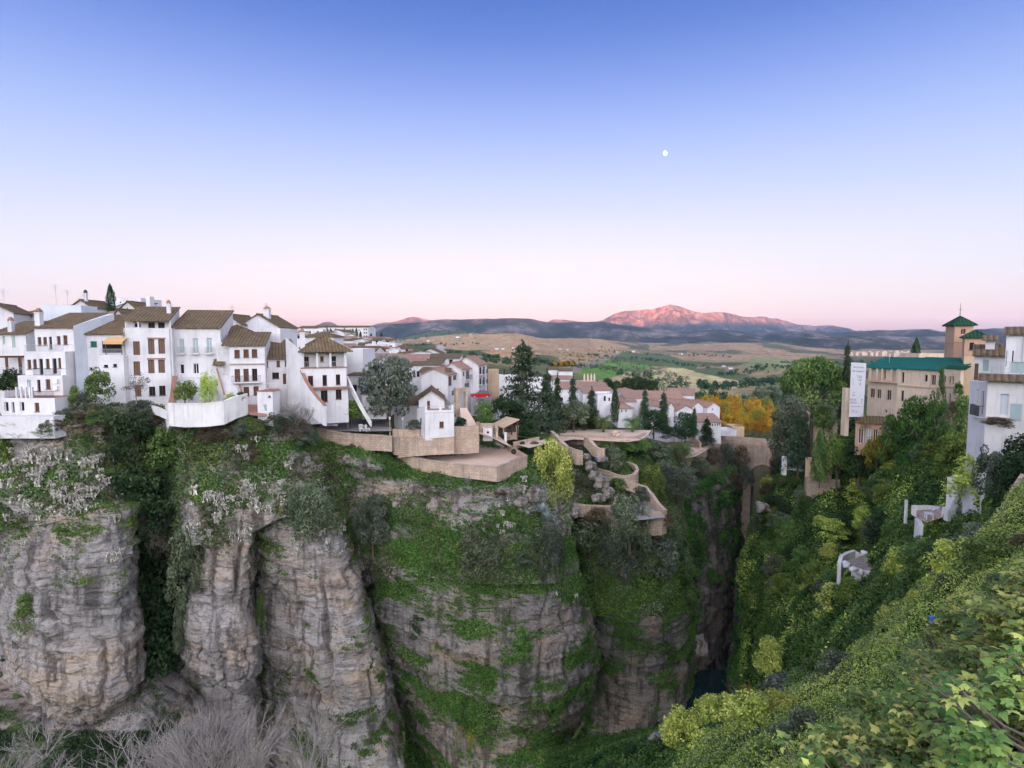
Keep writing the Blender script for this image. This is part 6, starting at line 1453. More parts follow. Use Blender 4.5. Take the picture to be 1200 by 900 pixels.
wall_path('terrace_wall', 'tan wall with pale coping left of the lower grey terrace', [(646, 588, 98.6), (668, 590.5, 97.6), (690, 593, 96.8), (712, 594, 96.4), (722, 592, 97), (724, 582, 100)], [2, 2, 2.2, 2.6, 2, 1], .5, 'stone', 'stone')
wall_path('garden_wall', 'low pink-tan wall band behind the willow foot', [(668, 556, 104), (682, 552, 106), (697, 549, 106), (712, 553, 104)], 1.2, .5, 'stone', 'stone')
wall_path('terrace_wall', 'curved tan terrace wall with niches above the gorge near the old bridge', [(764, 531, 128), (780, 534, 127), (800, 536, 128), (815, 533, 132), (826, 527, 138), (832, 523, 142), (842, 514, 150), (848, 510, 156)], 2.2, .6, 'stone_big', 'stone')
zd = at(812, 527, 137)[2]; g5 = lambda px, py: (lambda r: r * (zd / r[2]))(at(px, py, 1))
mb = MB(); mb.poly([(p[0], p[1], zd - .3) for p in [g5(*q) for q in [(775, 533), (800, 536), (816, 533), (828, 526), (845, 513), (852, 509), (838, 508), (818, 516), (800, 524)]]]); tag(mb.build('path', M['paving']), kind='structure')
wall_path('garden_wall', 'thin tan stair wall beside the spiky palm bush', [(806, 508, 150), (812, 513, 145), (820, 519, 140)], 1.4, .4, 'stone', 'stone')
wall_path('terrace_wall', 'front wall of the lower grey terrace behind the olive trees', [(716, 598, 96.6), (730, 603, 95.4), (746, 606, 94.6), (762, 604, 94.4)], 3.2, .5, 'stone_big', 'stone')
# old bridge
h = House('arched_bridge', 'old stone bridge with one round arch across the narrow gorge', 846, 160, 940, 150, 545, cat='bridge', foot=0)
ztop = h.uz(893, 522)[1]; uc, zc2 = h.uz(894, 557); ra = abs(h.uz(908, 557)[0] - uc); mb = MB(); us = sorted(set(list(np.linspace(0, uc - ra, 8)) + [uc - ra * math.cos(a) for a in np.linspace(0, math.pi, 25)] + list(np.linspace(uc + ra, h.w, 8))))
zf = lambda u: zc2 + math.sqrt(max(0, ra * ra - (u - uc) ** 2)) + .001
dp = 6
for a, b in zip(us[:-1], us[1:]):
    m_ = (a + b) / 2; ins = abs(m_ - uc) < ra
    za, zb = (zf(a), zf(b)) if ins else (-26, -26)
    mb.poly([(a, 0, za), (b, 0, zb), (b, 0, ztop), (a, 0, ztop)]); mb.poly([(b, dp, zb), (a, dp, za), (a, dp, ztop), (b, dp, ztop)])
    if ins: mb.poly([(a, 0, za), (a, dp, za), (b, dp, zb), (b, 0, zb)])
for u in (uc - ra, uc + ra): mb.poly([(u, 0, -26), (u, dp, -26), (u, dp, zc2), (u, 0, zc2)])
mb.build('arch', M['stone_big'], h.root); h.box('deck', 0, h.w, .5, dp - .5, ztop + .004, ztop + .1, 'grey_paving')
h.box('parapet', 0, h.w, 0, .45, ztop + .004, ztop + 1.0, 'stone'); h.box('parapet', 0, h.w, dp - .45, dp, ztop + .004, ztop + 1.0, 'stone')
mb = MB()
for a in np.linspace(0, math.pi, 22)[:-1]:
    a1 = a + math.pi / 21 * .92; p = lambda r, w: (uc - r * math.cos(w), zc2 + r * math.sin(w))
    q = [p(ra + .02, a), p(ra + .55, a), p(ra + .55, a1), p(ra + .02, a1)]; mb.hull8([(x, -.1, z) for x, z in q], [(x, -.004, z) for x, z in q])
mb.build('voussoirs', M['stone'], h.root)
h = simple('terrace_block', 'flat white terrace slab with parked scooters beside the old bridge', 834, 863, 510, 506.5, 152, 0, 'flat', depth=6, wins=[], cat='terrace', foot=.2)
h = simple('ruined_wall', 'square tan ruin with a white roof edge right of the three-gabled manor', 858, 872, 508, 502, 168, 0, 'flat', depth=6, wins=[], mat='tan', cat='ruin')
# ruins and terraces on the right bank
def ruin(pts, hgt, lab, cat='ruin', mat='oldwhite', th=.5, name='ruined_wall'): return wall_path(name, lab, pts, hgt, th, mat, None, cat=cat)
ruin([(986, 660, 80.5), (988, 652, 82), (995, 648, 83.5), (1003, 645.5, 84.5), (1011, 651, 84)], [3.4, 2.6, 2.2, 2.4, 1.8], 'whitewashed broken wall corner of the ruin standing in the ivy')
ruin([(998, 664.5, 78.5), (1004, 666, 78.2), (1012, 669, 77.8), (1017, 670, 77.6)], [1.6, 2.4, 2.6, 1.4], 'white rubble front edge of the ruin standing in the ivy')
ruin([(1017, 670, 77.8), (1026, 664, 79.5), (1029, 656, 82), (1014, 657, 83)], [1.0, 2.0, 1.2, .6], 'pinkish rubble right side of the ruin standing in the ivy', mat='stone_big')
mb = MB(); pz = [at(*p) for p in [(990, 657, 81.5), (1000, 662, 79.5), (1016, 669, 78), (1027, 662, 80), (1028, 656, 82.5), (1010, 653, 84)]]; zm = min(p[2] for p in pz); mb.poly([(p[0], p[1], zm + .25) for p in pz]); tag(mb.build('ruin_floor', M['scree']), kind='structure')
h = simple('ruined_shed', 'white tower-like shed with broken top above a flight of steps', 1108, 1120, 597, 567.5, 59.5, 0, 'flat', depth=2.6, wins=[(1113, 572, 1115, 575, 'k')], mat='oldwhite', far=False, cat='shed', foot=2, skew=-1)
root = empty('stair', at(1117, 598, 57.8)); tag(root, 'steep flight of worn steps right of the white tower-like shed', 'staircase')
P0 = Vector(at(1115.5, 597, 58)); P1 = Vector(at(1126, 575, 59)); o = Vector(root.location); mb = MB()
for i in range(9):
    c = P0.lerp(P1, i / 8) - o; mb.box(c.x - .55, c.x + .55, c.y - .25, c.y + .35, c.z - 1.2, c.z)
mb.build('steps', M['oldwhite'], root)
wall_path('stair_wall', 'crumbling white wall dropping from the clifftop house to the steps', [(1141, 548, 55.5), (1139, 565, 56.2), (1136, 580, 57), (1133, 590, 57.5)], [3, 2.6, 2.2, 2.0], .6, 'oldwhite', None)
ruin([(1072, 607, 62), (1075, 612, 61), (1078, 619, 60.4), (1082, 617, 60.2)], [2.4, 2.6, 1.8, 1.6], 'white curved end wall of the terrace below the steps')
ruin([(1068, 592.5, 64.5), (1075, 593, 64), (1088, 593, 63.5), (1102, 594, 62.5)], [1.0, 1.4, 1.5, 1.3], 'low white back wall of the terrace below the steps')
mb = MB(); pz = [at(*p) for p in [(1074, 607, 62), (1084, 612, 60.8), (1100, 608, 60), (1124, 600, 58.4), (1108, 596, 61), (1090, 597, 63.2), (1074, 598, 63.8)]]; mb.poly(pz); tag(mb.build('terrace', M['stone_big']), kind='structure')
for (a, b, c, e, Y, lab) in [(1085, 1095, 606, 603.5, 60.6, 'white plastic table on the terrace below the steps'), (1092, 1102, 601, 597, 62, 'white box bench at the back of the terrace below the steps'), (1103, 1109, 603, 597.5, 60, 'white cabinet at the foot of the white tower-like shed')]:
    h = House('white_table' if 'table' in lab else 'white_bench' if 'bench' in lab else 'white_cabinet', lab, a, Y, b, Y - .3, c, cat='furniture', foot=0); z = h.uz_mid(e)
    h.box('top', 0, h.w, 0, .9, z - .08, z, 'frame')
    for x in (.03, h.w - .13):
        for d in (.03, .77): h.box('leg', x, x + .1, d, d + .1, -.3, z - .082, 'frame')
    if 'table' not in lab: h.box('front_panel', .14, h.w - .14, .04, .08, -.3, z - .082, 'frame')
h = simple('white_post', 'white gate post in the bushes left of the terrace below the steps', 1061.4, 1063.4, 604, 591, 65, 0, 'flat', depth=.3, wins=[], cat='post', foot=1)
for (a, b, yb, yt, Y, mat, lab) in [(923, 943, 540, 534.5, 122, 'white2', 'pale slab wall among the trees of the palace garden'), (945, 984, 572, 564, 112, 'stone_big', 'pale flat-topped terrace ruin below two thin conifers'), (953, 981, 509, 496, 118, 'cream', 'pinkish garden terrace block under the umbrella pine'), (944, 975, 548, 543, 113, 'tan', 'low tan garden wall behind the thin conifers'), (918, 922, 546, 538, 118, 'oldwhite', 'leaning white gate stub left of the pale slab wall')]:
    simple('garden_wall', lab, a, b, yb, yt, Y, 0, 'flat', depth=3 if b - a > 10 else .8, wins=[], mat=mat, cat='wall', foot=2, skew=-2 if b - a > 10 else 0)
h = House('palace_arcade', 'red-brick arched garden arcade with a white door below the palace', 1003, 103, 1034, 101, 520, cat='arcade', foot=2)
w = [(1006, 502, 1012, 520, 'd'), (1014.5, 502, 1020.5, 520, 'g'), (1023, 503, 1029, 520, 'd')]
h.wall((1003, 1034), 496, w, 3, mat='pinkbrick'); z = h.uz_mid(496); h.roof_s(0, h.w, z, 0, 3, .8, 'tile0')
wall_path('boundary_wall', 'sloping rubble wall at the right edge of the photo above the near bushes', [(1192, 628, 33), (1190, 618, 34), (1195, 600, 35.5), (1204, 578, 36.5), (1215, 560, 37)], [2.6, 2.6, 2.6, 2.6, 2.6], .8, 'stone_big', 'stone')
wall_path('stone_parapet', 'pale stone garden edging in the gap below the umbrella pine', [(944, 482, 128), (952, 488, 124), (958, 495, 120), (966, 500, 117)], 1.5, .4, 'cream', 'stone')

# rocks
def boulder(name, label, px, py, w, hgt, Y, seed, mat='rock', group=None):
    c = at(px, py, Y); n = 22; m = 14; V = []
    for j in range(m + 1):
        for i in range(n): th = math.pi * j / m; ph = 2 * math.pi * i / n; V.append((math.sin(th) * math.cos(ph), math.sin(th) * math.sin(ph), math.cos(th)))
    V = np.array(V); r = 1 + .55 * fbm(V * 1.5 + seed * 3.1, 3, seed) + .22 * fbm(V * 4 + seed, 3, seed + 1); q = np.sign(V) * np.abs(V) ** .7
    V = q * r[:, None] * np.array([w / F * Y / 2, w / F * Y / 2.4, hgt / F * Y / 2])
    idx = np.arange((m + 1) * n).reshape(m + 1, n); Fq = np.stack([idx[:-1], np.roll(idx, -1, 1)[:-1], np.roll(idx, -1, 1)[1:], idx[1:]], -1).reshape(-1, 4)[:, ::-1]
    o = build_np(name, V, Fq, M[mat], None, {'veg': np.full(len(V), -.2)}, smooth=True); o.location = c; return tag(o, label, 'rock', group)
for i, (px, py, w, hh, Y) in enumerate([(470, 588, 16, 14, 88), (492, 592, 12, 18, 87.2), (513, 596, 24, 22, 86.2), (536, 600, 14, 16, 85.6), (484, 574, 12, 10, 88.4), (553, 606, 26, 10, 85), (622, 578, 22, 18, 89), (610, 588, 16, 10, 87.6), (664, 574, 14, 20, 97), (676, 600, 12, 12, 95)]):
    boulder('boulder', 'pale limestone outcrop among the grass below the lookout terrace', px, py, w, hh, Y, i + 3, group='limestone outcrops below the lookout')
for i, (px, py, w, hh, Y) in enumerate([(693, 546, 13, 11, 102), (704, 566, 17, 15, 98.5), (697, 557, 15, 10, 100), (713, 578, 12, 11, 98), (688, 536, 10, 8, 103.5), (708, 538, 8, 7, 103), (701, 583, 15, 10, 97.4), (709, 571, 9, 12, 98.2)]):
    boulder('boulder', 'grey weathered rock beside the lower garden terrace', px, py, w, hh, Y, i + 23, group='grey rocks of the garden terraces')
boulder('boulder', 'lone white boulder on the slope below the lower grey terrace', 733, 672, 10, 11, 96, 41); boulder('boulder', 'whitish boulder on dark bushes at the bottom centre', 771, 867, 22, 13, 62, 42)
boulder('boulder', 'broken pale rock jutting from the bushes of the right bank', 893, 594, 15, 12, 121, 46); boulder('boulder', 'pale rounded rock in the dark gorge above the water', 817, 757, 22, 24, 113, 43); boulder('boulder', 'grey rock slab under the yellow-green bushes at the bottom', 858, 882, 44, 28, 23.5, 44); boulder('boulder', 'long pale rock lip above the near bushes', 898, 850, 60, 10, 26, 45)
for i, (px, py, w, hh) in enumerate([(1000, 667, 9, 6), (1008, 670.5, 8, 7), (1019, 672, 6, 5), (1031, 667, 7, 6), (992, 661.5, 9, 8), (1034, 662, 5, 4), (1013, 648, 7, 6)]):
    boulder('rubble_block', 'whitewashed rubble lump fallen from the ruin standing in the ivy', px, py, w, hh, 77.5 + (py < 662) * 2, 60 + i, 'oldwhite', 'fallen rubble of the ivy ruin')
# white chairs on the plaza
def chair(px, py, Y, rz, lab):
    root = empty('garden_chair', at(px, py, Y), rz); tag(root, lab, 'chair', None)
    mb = MB(); mb.box(-.3, .3, -.3, .3, .42, .47); mb.build('seat', M['frame'], root)
    mb = MB()
    for i in range(5): mb.box(-.3 + i * .135, -.24 + i * .135, .27, .31, .471, 1.05)
    mb.box(-.3, .3, .268, .312, 1.051, 1.12); mb.build('backrest', M['frame'], root)
    for x in (-.27, .21):
        for y in (-.27, .21): mb = MB(); mb.box(x, x + .06, y, y + .06, 0, .418); mb.build('leg', M['frame'], root)
def zplaza(px, py): r = at(px, py, 1); return r[1] * zq / r[2] / r[1] if False else float(zq / r[2])
chair(423.5, 505.5, zplaza(423.5, 505.5), .6, 'left white metal chair of the pair on the grey plaza'); chair(431, 505.5, zplaza(431, 505.5), 2.2, 'right white metal chair of the pair on the grey plaza')
root = empty('garden_table', at(427.3, 504.3, zplaza(427.3, 504.3))); tag(root, 'white metal table between two white chairs on the grey plaza', 'table')
mb = MB(); mb.lathe([(.45, .72), (.47, .75), (.45, .78)], 16); mb.build('top', M['frame'], root); mb = MB(); mb.lathe([(.25, 0), (.05, .05), (.04, .718)], 10); mb.build('pedestal', M['frame'], root)
def lamp(px, pb, pt, Y, lab):
    root = empty('lamp_post', at(px, pb, Y)); tag(root, lab, 'lamp post'); hh = (pb - pt) / F * Y
    mb = MB(); mb.lathe([(.12, -.3), (.12, .2), (.06, .4), (.045, hh - .5)], 8); mb.build('pole', M['steel'], root); mb = MB(); mb.lathe([(.08, hh - .498), (.2, hh - .1), (.05, hh)], 6); mb.build('lantern', M['frame'], root)
lamp(408, 506, 491, 93, 'slim pale lamp post at the left end of the plaza'); lamp(457, 508, 488, 92, 'slim pale lamp post at the right end of the plaza'); lamp(472, 503, 489, 93, 'slim pale lamp post on the low parapet beside the cube house')
# people
def person(px, py, Y, rz, top, legs, lab, hair=(0.03, 0.02, 0.015), stride=.18):
    root = empty('person', at(px, py, Y), rz); tag(root, lab, 'person')
    J = [(0, 0, .95), (0, 0, 1.15), (0, 0, 1.38), (0, 0, 1.50), (0, -.02, 1.64), (0, -.02, 1.74), (.10, 0, .90), (.11, -stride * .6, .50), (.11, -stride * .6, .09), (.11, -stride - .12, .04), (-.10, 0, .90), (-.11, stride * .4, .50), (-.11, stride + .06, .10), (-.11, stride - .06, .04),
         (.19, 0, 1.40), (.25, .06, 1.14), (.24, -.05, .90), (.24, -.08, .80), (-.19, 0, 1.40), (-.25, -.04, 1.14), (-.24, -.12, .90), (-.24, -.15, .80)]
    E = [(0, 1), (1, 2), (2, 3), (3, 4), (4, 5), (0, 6), (6, 7), (7, 8), (8, 9), (0, 10), (10, 11), (11, 12), (12, 13), (2, 14), (14, 15), (15, 16), (16, 17), (2, 18), (18, 19), (19, 20), (20, 21)]
    Rr = [.15, .14, .15, .06, .10, .08, .09, .065, .05, .045, .09, .065, .05, .045, .065, .048, .04, .035, .065, .048, .04, .035]
    me = bpy.data.meshes.new('person'); me.from_pydata(J, E, []); o = bpy.data.objects.new('body', me); COL.objects.link(o); o.parent = root
    sm = o.modifiers.new('skin', 'SKIN'); 
    for i, v in enumerate(me.skin_vertices[0].data): v.radius = (Rr[i], Rr[i]); v.use_root = (i == 0)
    sb = o.modifiers.new('sub', 'SUBSURF'); sb.levels = 1; sb.render_levels = 1
    t = NT('clothes'); c = t.coord('Object'); sp_ = t.n('ShaderNodeSeparateXYZ'); t.l(c, sp_.inputs[0]); z = sp_.outputs[2]
    col = t.ramp(z, [(0.0, (.02, .02, .02)), (.09, legs), (.93, top), (1.0, top)], 'CONSTANT'); sk = t.math('GREATER_THAN', z, 1.46); col = t.mix(sk, col, (.45, .27, .19)); t.bsdf(col, .8); me.materials.append(t.mat)
    mb = MB(); mb.lathe([(.02, 1.84), (.085, 1.82), (.115, 1.75), (.11, 1.68), (.06, 1.66)][::-1], 10, 0, 0, .0); mb.build('hair', plain('hair', hair, .8, .1), root, True)
person(698.6, 545, 102.6, .5, (.03, .10, .42), (.02, .025, .05), 'person in a blue jacket beside the grey garden rocks')
person(636.4, 505, 113, .2, (.22, .05, .06), (.03, .03, .04), 'person in a dark red top on the pale garden path, left of two'); person(638.6, 505.4, 112.5, -.3, (.05, .05, .07), (.06, .06, .08), 'person in dark clothes on the pale garden path, right of two')
# ------------------------------------------------------------------ vegetation
RNG = np.random.default_rng(11)
L_ = {}
def LM(n, d, m, l, tr=.34): L_[n] = leafmat('leaf_' + n, d, m, l, tr)
LM('green', (0.043, 0.096, 0.024), (0.108, 0.207, 0.048), (0.242, 0.338, 0.096))
LM('bright', (0.060, 0.121, 0.020), (0.146, 0.233, 0.042), (0.311, 0.380, 0.086))
LM('olive', (0.055, 0.077, 0.040), (0.132, 0.167, 0.093), (0.260, 0.297, 0.186))
LM('dark', (0.011, 0.031, 0.010), (0.029, 0.066, 0.021), (0.064, 0.115, 0.038))
LM('grey', (0.046, 0.066, 0.045), (0.112, 0.139, 0.095), (0.198, 0.224, 0.165))
LM('conifer', (0.018, 0.044, 0.021), (0.051, 0.090, 0.044), (0.117, 0.162, 0.081))
LM('gold', (.22, .11, .012), (.52, .29, .02), (.70, .46, .05), .35)
LM('yellow', (.12, .12, .018), (.26, .24, .03), (.42, .36, .06), .35)
LM('dry', (.06, .045, .025), (.13, .10, .06), (.22, .17, .11))
LM('fig', (0.093, 0.187, 0.043), (0.253, 0.357, 0.091), (0.742, 0.716, 0.187), .3)
LM('lime', (0.179, 0.255, 0.041), (0.405, 0.493, 0.098), (0.750, 0.750, 0.209), .3)
LM('ivy', (0.019, 0.058, 0.013), (0.058, 0.139, 0.026), (0.139, 0.256, 0.053))
LM('grass', (0.056, 0.130, 0.022), (0.121, 0.231, 0.043), (0.242, 0.328, 0.088))
LM('cactus', (.10, .12, .07), (.36, .34, .29), (.66, .61, .56), 0.0)
LM('agave', (.14, .19, .18), (.24, .30, .29), (.36, .42, .42), 0.0)

def leaf_quads(C, N, size, rng, spread=.9, asp=.5):
    n = len(C); N = N + spread * rng.normal(size=(n, 3)); N /= np.linalg.norm(N, axis=1, keepdims=True) + 1e-9
    A = np.cross(N, rng.normal(size=(n, 3))); A /= np.linalg.norm(A, axis=1, keepdims=True) + 1e-9; B = np.cross(N, A)
    s = (np.asarray(size) * rng.uniform(.6, 1.35, n))[:, None]
    V = np.stack([C - A * s, C + B * s * asp, C + A * s, C - B * s * asp], 1).reshape(-1, 3)
    return V, np.arange(n * 4).reshape(n, 4)
def blobs_crown(rng, blobs, nper, size, tv=.45):
    Cs, Ns, Ts = [], [], []
    for c, r in blobs:
        d = rng.normal(size=(nper, 3)); d /= np.linalg.norm(d, axis=1, keepdims=True); rad = rng.uniform(.55, 1.05, nper) ** .6
        Cs.append(c + d * r * rad[:, None]); Ns.append(d); Ts.append(np.clip(rng.normal(.5, .16) + rng.uniform(-tv, tv, nper) * .8 + .15 * d[:, 2], 0, 1))
    C = np.concatenate(Cs); N = np.concatenate(Ns); T = np.concatenate(Ts); V, Fq = leaf_quads(C, N, size, rng); return V, Fq, np.repeat(T, 4)
def envelope(rng, n, shape, zlo, rb):
    out = []
    while len(out) < n:
        p = rng.uniform(-1, 1, 3); r = np.linalg.norm(p)
        if r > 1 or r < .45: continue
        z = zlo + (1 - zlo) * (p[2] * .5 + .5); k = shape((z - zlo) / (1 - zlo))
        xy = p[:2] / max(1e-6, np.linalg.norm(p[:2])) * rng.uniform(.25, 1) ** .6 * k * .5 * (1 - rb * .5)
        out.append((np.array([xy[0], xy[1], min(z, 1 - rb * .55)]), rb * rng.uniform(.6, 1.15)))
    return out
PROTO = {}
def proto(kind, mat, var=0):
    key = (kind, mat, var)
    if key in PROTO: return PROTO[key]
    rng = np.random.default_rng(abs(hash((len(kind) * 31 + ord(kind[0]) * 7 + ord(kind[-1]), var))) % 9999 + var * 77); rd = random.Random(var * 13 + len(kind))
    tr = MB(); crown = None; bark = 'bark'; cn = 'crown'
    asy = np.array([1, 1, 1.0])
    if kind in ('broad', 'bush', 'round'):
        zlo = {'broad': .22, 'bush': .0, 'round': .12}[kind]
        shp = {'broad': lambda t: math.sin(math.pi * min(1, .12 + .86 * t)) ** .6, 'bush': lambda t: (1 - t * t) ** .5 if t < 1 else 0, 'round': lambda t: math.sin(math.pi * min(1, .15 + .82 * t)) ** .5}[kind]
        B = envelope(rng, 46, shp, zlo, .17); B = [(c, np.array([r, r, r * .8])) for c, r in B]
        crown = blobs_crown(rng, B, 95, .030)
        tr.tube([(0, 0, -.15), (.01, 0, zlo * .6), (0, .01, zlo + .2), (.02, 0, .75)], [.035, .028, .022, .008], 6)
        for i in range(6):
            a = i * 1.05 + rd.random(); z = zlo * .7 + .05 + rd.random() * .15; tr.tube([(0, 0, z), (.16 * math.cos(a), .16 * math.sin(a), z + .14), (.34 * math.cos(a), .34 * math.sin(a), z + .34)], [.016, .011, .005], 5)
    elif kind == 'willow':
        B = envelope(rng, 60, lambda t: math.sin(math.pi * min(1, .2 + .78 * t)) ** .45, .08, .16); B = [(c, np.array([r * .8, r * .8, r * 1.15])) for c, r in B]
        crown = blobs_crown(rng, B, 120, .020); tr.tube([(0, 0, -.1), (.02, 0, .3), (0, 0, .7)], [.03, .025, .01], 6)
    elif kind == 'poplar':
        B = envelope(rng, 40, lambda t: math.sin(math.pi * min(1, .1 + .88 * t)) ** .7, .06, .16); B = [(c * np.array([1, 1, 1]), np.array([r, r, r * .9])) for c, r in B]
        crown = blobs_crown(rng, B, 60, .032); tr.tube([(0, 0, -.1), (0, 0, .8)], [.03, .008], 5); bark = 'palebark'
    elif kind == 'cypress':
        n = 4600; z = rng.uniform(.02, 1, n) ** .9; k = .5 * np.minimum(1, (1.0 - z) * 2.2 + .03) ** .8 * (.75 + .25 * np.minimum(1, z * 8)); a = rng.uniform(0, 6.283, n)
        lob = 1 + .18 * np.sin(a * 3 + z * 9) + .12 * np.sin(a * 5 - z * 23); rr_ = k * lob * rng.uniform(.75, 1.05, n)
        C = np.stack([np.cos(a) * rr_, np.sin(a) * rr_, z], 1); N = np.stack([np.cos(a), np.sin(a), np.full(n, .35)], 1); V, Fq = leaf_quads(C, N, .045, rng, .5); V[:, 2] = C.repeat(4, 0)[:, 2] + (V[:, 2] - C.repeat(4, 0)[:, 2]) * .55
        crown = (V, Fq, np.repeat(np.clip(.45 + .3 * np.sin(a * 3 + z * 9) + rng.uniform(-.3, .3, n), 0, 1), 4)); tr.tube([(0, 0, -.1), (0, 0, .5)], [.03, .01], 5)
    elif kind in ('fir', 'cedar'):
        Cs, Ns, Ts = [], [], []; nt = 15 if kind == 'fir' else 13
        for w in range(nt):
            z = .12 + .84 * w / nt + rd.uniform(-.012, .012); Lb = .5 * (1 - (z - .1) / .92) ** (.85 if kind == 'fir' else .75) + .02
            for b in range(8 if kind == 'fir' else 7):
                a = rd.uniform(0, 6.283); Lr = Lb * rd.uniform(.6, 1.1); m_ = int(26 + 150 * Lr); s = rng.uniform(.1, 1, m_); dr = .16 if kind == 'fir' else .10
                pz = z + (.05 * s if kind == 'cedar' else .0) - dr * Lr * 2 * s ** 2; wd = .045 + .10 * Lr * (1 - s * .7)
                off = rng.normal(size=(m_, 3)) * wd[:, None] * np.array([.8, .8, .22])
                c = np.stack([np.cos(a) * s * Lr, np.sin(a) * s * Lr, pz], 1) + off; c[:, 2] -= np.abs(off[:, 0]) * .3
                Cs.append(c); Ns.append(np.tile([0.25 * math.cos(a), .25 * math.sin(a), 1.0], (m_, 1))); Ts.append(np.clip(rd.uniform(.25, .7) + .25 * (s - .4) + rng.uniform(-.25, .25, m_), 0, 1))
                tr.tube([(0, 0, z), (math.cos(a) * Lr * .8, math.sin(a) * Lr * .8, z - dr * Lr)], [.006, .002], 3)
        m_ = 60; Cs.append(np.stack([rng.normal(size=m_) * .012, rng.normal(size=m_) * .012, rng.uniform(.88, 1.0, m_)], 1)); Ns.append(np.tile([0, 0, 1.0], (m_, 1))); Ts.append(np.full(m_, .5))
        C = np.concatenate(Cs); V, Fq = leaf_quads(C, np.concatenate(Ns), .026, rng, .6, .4); crown = (V, Fq, np.repeat(np.concatenate(Ts), 4)); tr.tube([(0, 0, -.1), (0, 0, .5), (0, 0, .97)], [.022, .014, .003], 6)
    elif kind == 'umbrella':
        B = [(np.array([math.cos(a) * q * .42, math.sin(a) * q * .42, .56 + .32 * math.sqrt(max(0, 1 - q * q)) - (.0 if k % 3 else .10)]), np.array([.13, .13, .10]) * rd.uniform(.8, 1.15)) for k in range(64) for a, q in [(rd.uniform(0, 6.283), rd.uniform(.05, 1) ** .5)]]
        crown = blobs_crown(rng, B, 190, .020); tr.tube([(0, 0, -.1), (.01, 0, .3), (-.01, 0, .6)], [.03, .025, .02], 7)
        for i in range(9): a = i * .7; tr.tube([(0, 0, .34 + .02 * i), (.16 * math.cos(a), .16 * math.sin(a), .52), (.34 * math.cos(a), .34 * math.sin(a), .64)], [.014, .01, .005], 5)
    elif kind == 'palm':
        Vs, Fs, Ts = [], [], []; b = 0; cn = 'fronds'
        for i in range(44):
            a = rd.uniform(0, 6.283); e0 = rd.uniform(-.35, 1.25); Lf = .52 * rd.uniform(.85, 1.1); pts = []; p = np.array([0, 0, .56]); e = e0
            for k in range(9): pts.append(p.copy()); p = p + Lf / 8 * np.array([math.cos(e) * math.cos(a), math.cos(e) * math.sin(a), math.sin(e)]); e -= .17 + .03 * k
            sd = np.array([-math.sin(a), math.cos(a), 0]); tn = rd.uniform(.25, .8)
            for k in range(8):
                for m_ in range(2):
                    q = pts[k] + (pts[k + 1] - pts[k]) * m_ * .5; w = .10 * math.sin(math.pi * min(1, .12 + (k + m_ * .5) / 8.2)) + .01
                    dv = (pts[k + 1] - pts[k]) * .55
                    for sg in (-1, 1):
                        tip = q + sd * sg * w + dv * .8 - np.array([0, 0, w * .5]); Vs += [q - dv * .14, q + dv * .14, tip + dv * .05, tip - dv * .05]; Fs.append((b, b + 1, b + 2, b + 3)); Ts += [tn + rd.uniform(-.15, .15)] * 4; b += 4
        crown = (np.array(Vs), np.array(Fs), np.clip(Ts, 0, 1)); tr.tube([(0, 0, -.1), (0, 0, .3), (0, 0, .58)], [.05, .045, .06], 8)
    elif kind == 'bare':
        bark = 'dead'
        def grow(p, d, L, r, dep):
            q = p + d * L; mid = p + d * L * .5 + Vector((rd.uniform(-1, 1), rd.uniform(-1, 1), rd.uniform(-1, 1))) * L * .07
            tr.tube([p, mid, q], [r, r * .85, r * .65], 3, cap=False)
            if dep == 0: return
            for i in range(3 if dep > 1 else 4):
                nd = (d + Vector((rd.uniform(-1, 1), rd.uniform(-1, 1), rd.uniform(-.5, .8))) * .75).normalized(); grow(p.lerp(q, rd.uniform(.45, 1)), nd, L * rd.uniform(.6, .85), r * .58, dep - 1)
        for i in range(7): a = i * .9 + rd.random(); grow(Vector((.03 * math.cos(a), .03 * math.sin(a), -.05)), Vector((math.cos(a) * .55, math.sin(a) * .55, .8)).normalized(), .33, .011, 3)
    elif kind == 'sparse':
        bark = 'palebark'
        B = envelope(rng, 22, lambda t: math.sin(math.pi * min(1, .15 + .8 * t)) ** .5, .35, .13); crown = blobs_crown(rng, [(c, np.array([r, r, r * .6])) for c, r in B], 30, .022)
        tr.tube([(0, 0, -.1), (.02, 0, .4), (-.02, .01, .8)], [.022, .016, .006], 6)
        for c, r in B: tr.tube([(0, 0, .25 + .3 * rd.random()), tuple(c * .6 + np.array([0, 0, .15])), tuple(c)], [.010, .006, .002], 4)
    root = empty({'broad': 'broadleaf_tree', 'bush': 'bush', 'round': 'round_tree', 'willow': 'willow_tree', 'poplar': 'poplar_tree', 'cypress': 'cypress_tree', 'fir': 'conifer_tree', 'cedar': 'cedar_tree', 'umbrella': 'umbrella_pine', 'palm': 'palm_tree', 'bare': 'bare_shrub', 'sparse': 'thin_tree'}[kind], (0, 0, 0))
    if crown is not None: build_np(cn, crown[0], crown[1], L_[mat], root, {'tint': crown[2]})
    if kind == 'bare': tr.build('branches', M[bark], root)
    elif kind != 'bush': tr.build('trunk', M[bark], root)
    PROTO[key] = [root, False]; return PROTO[key]
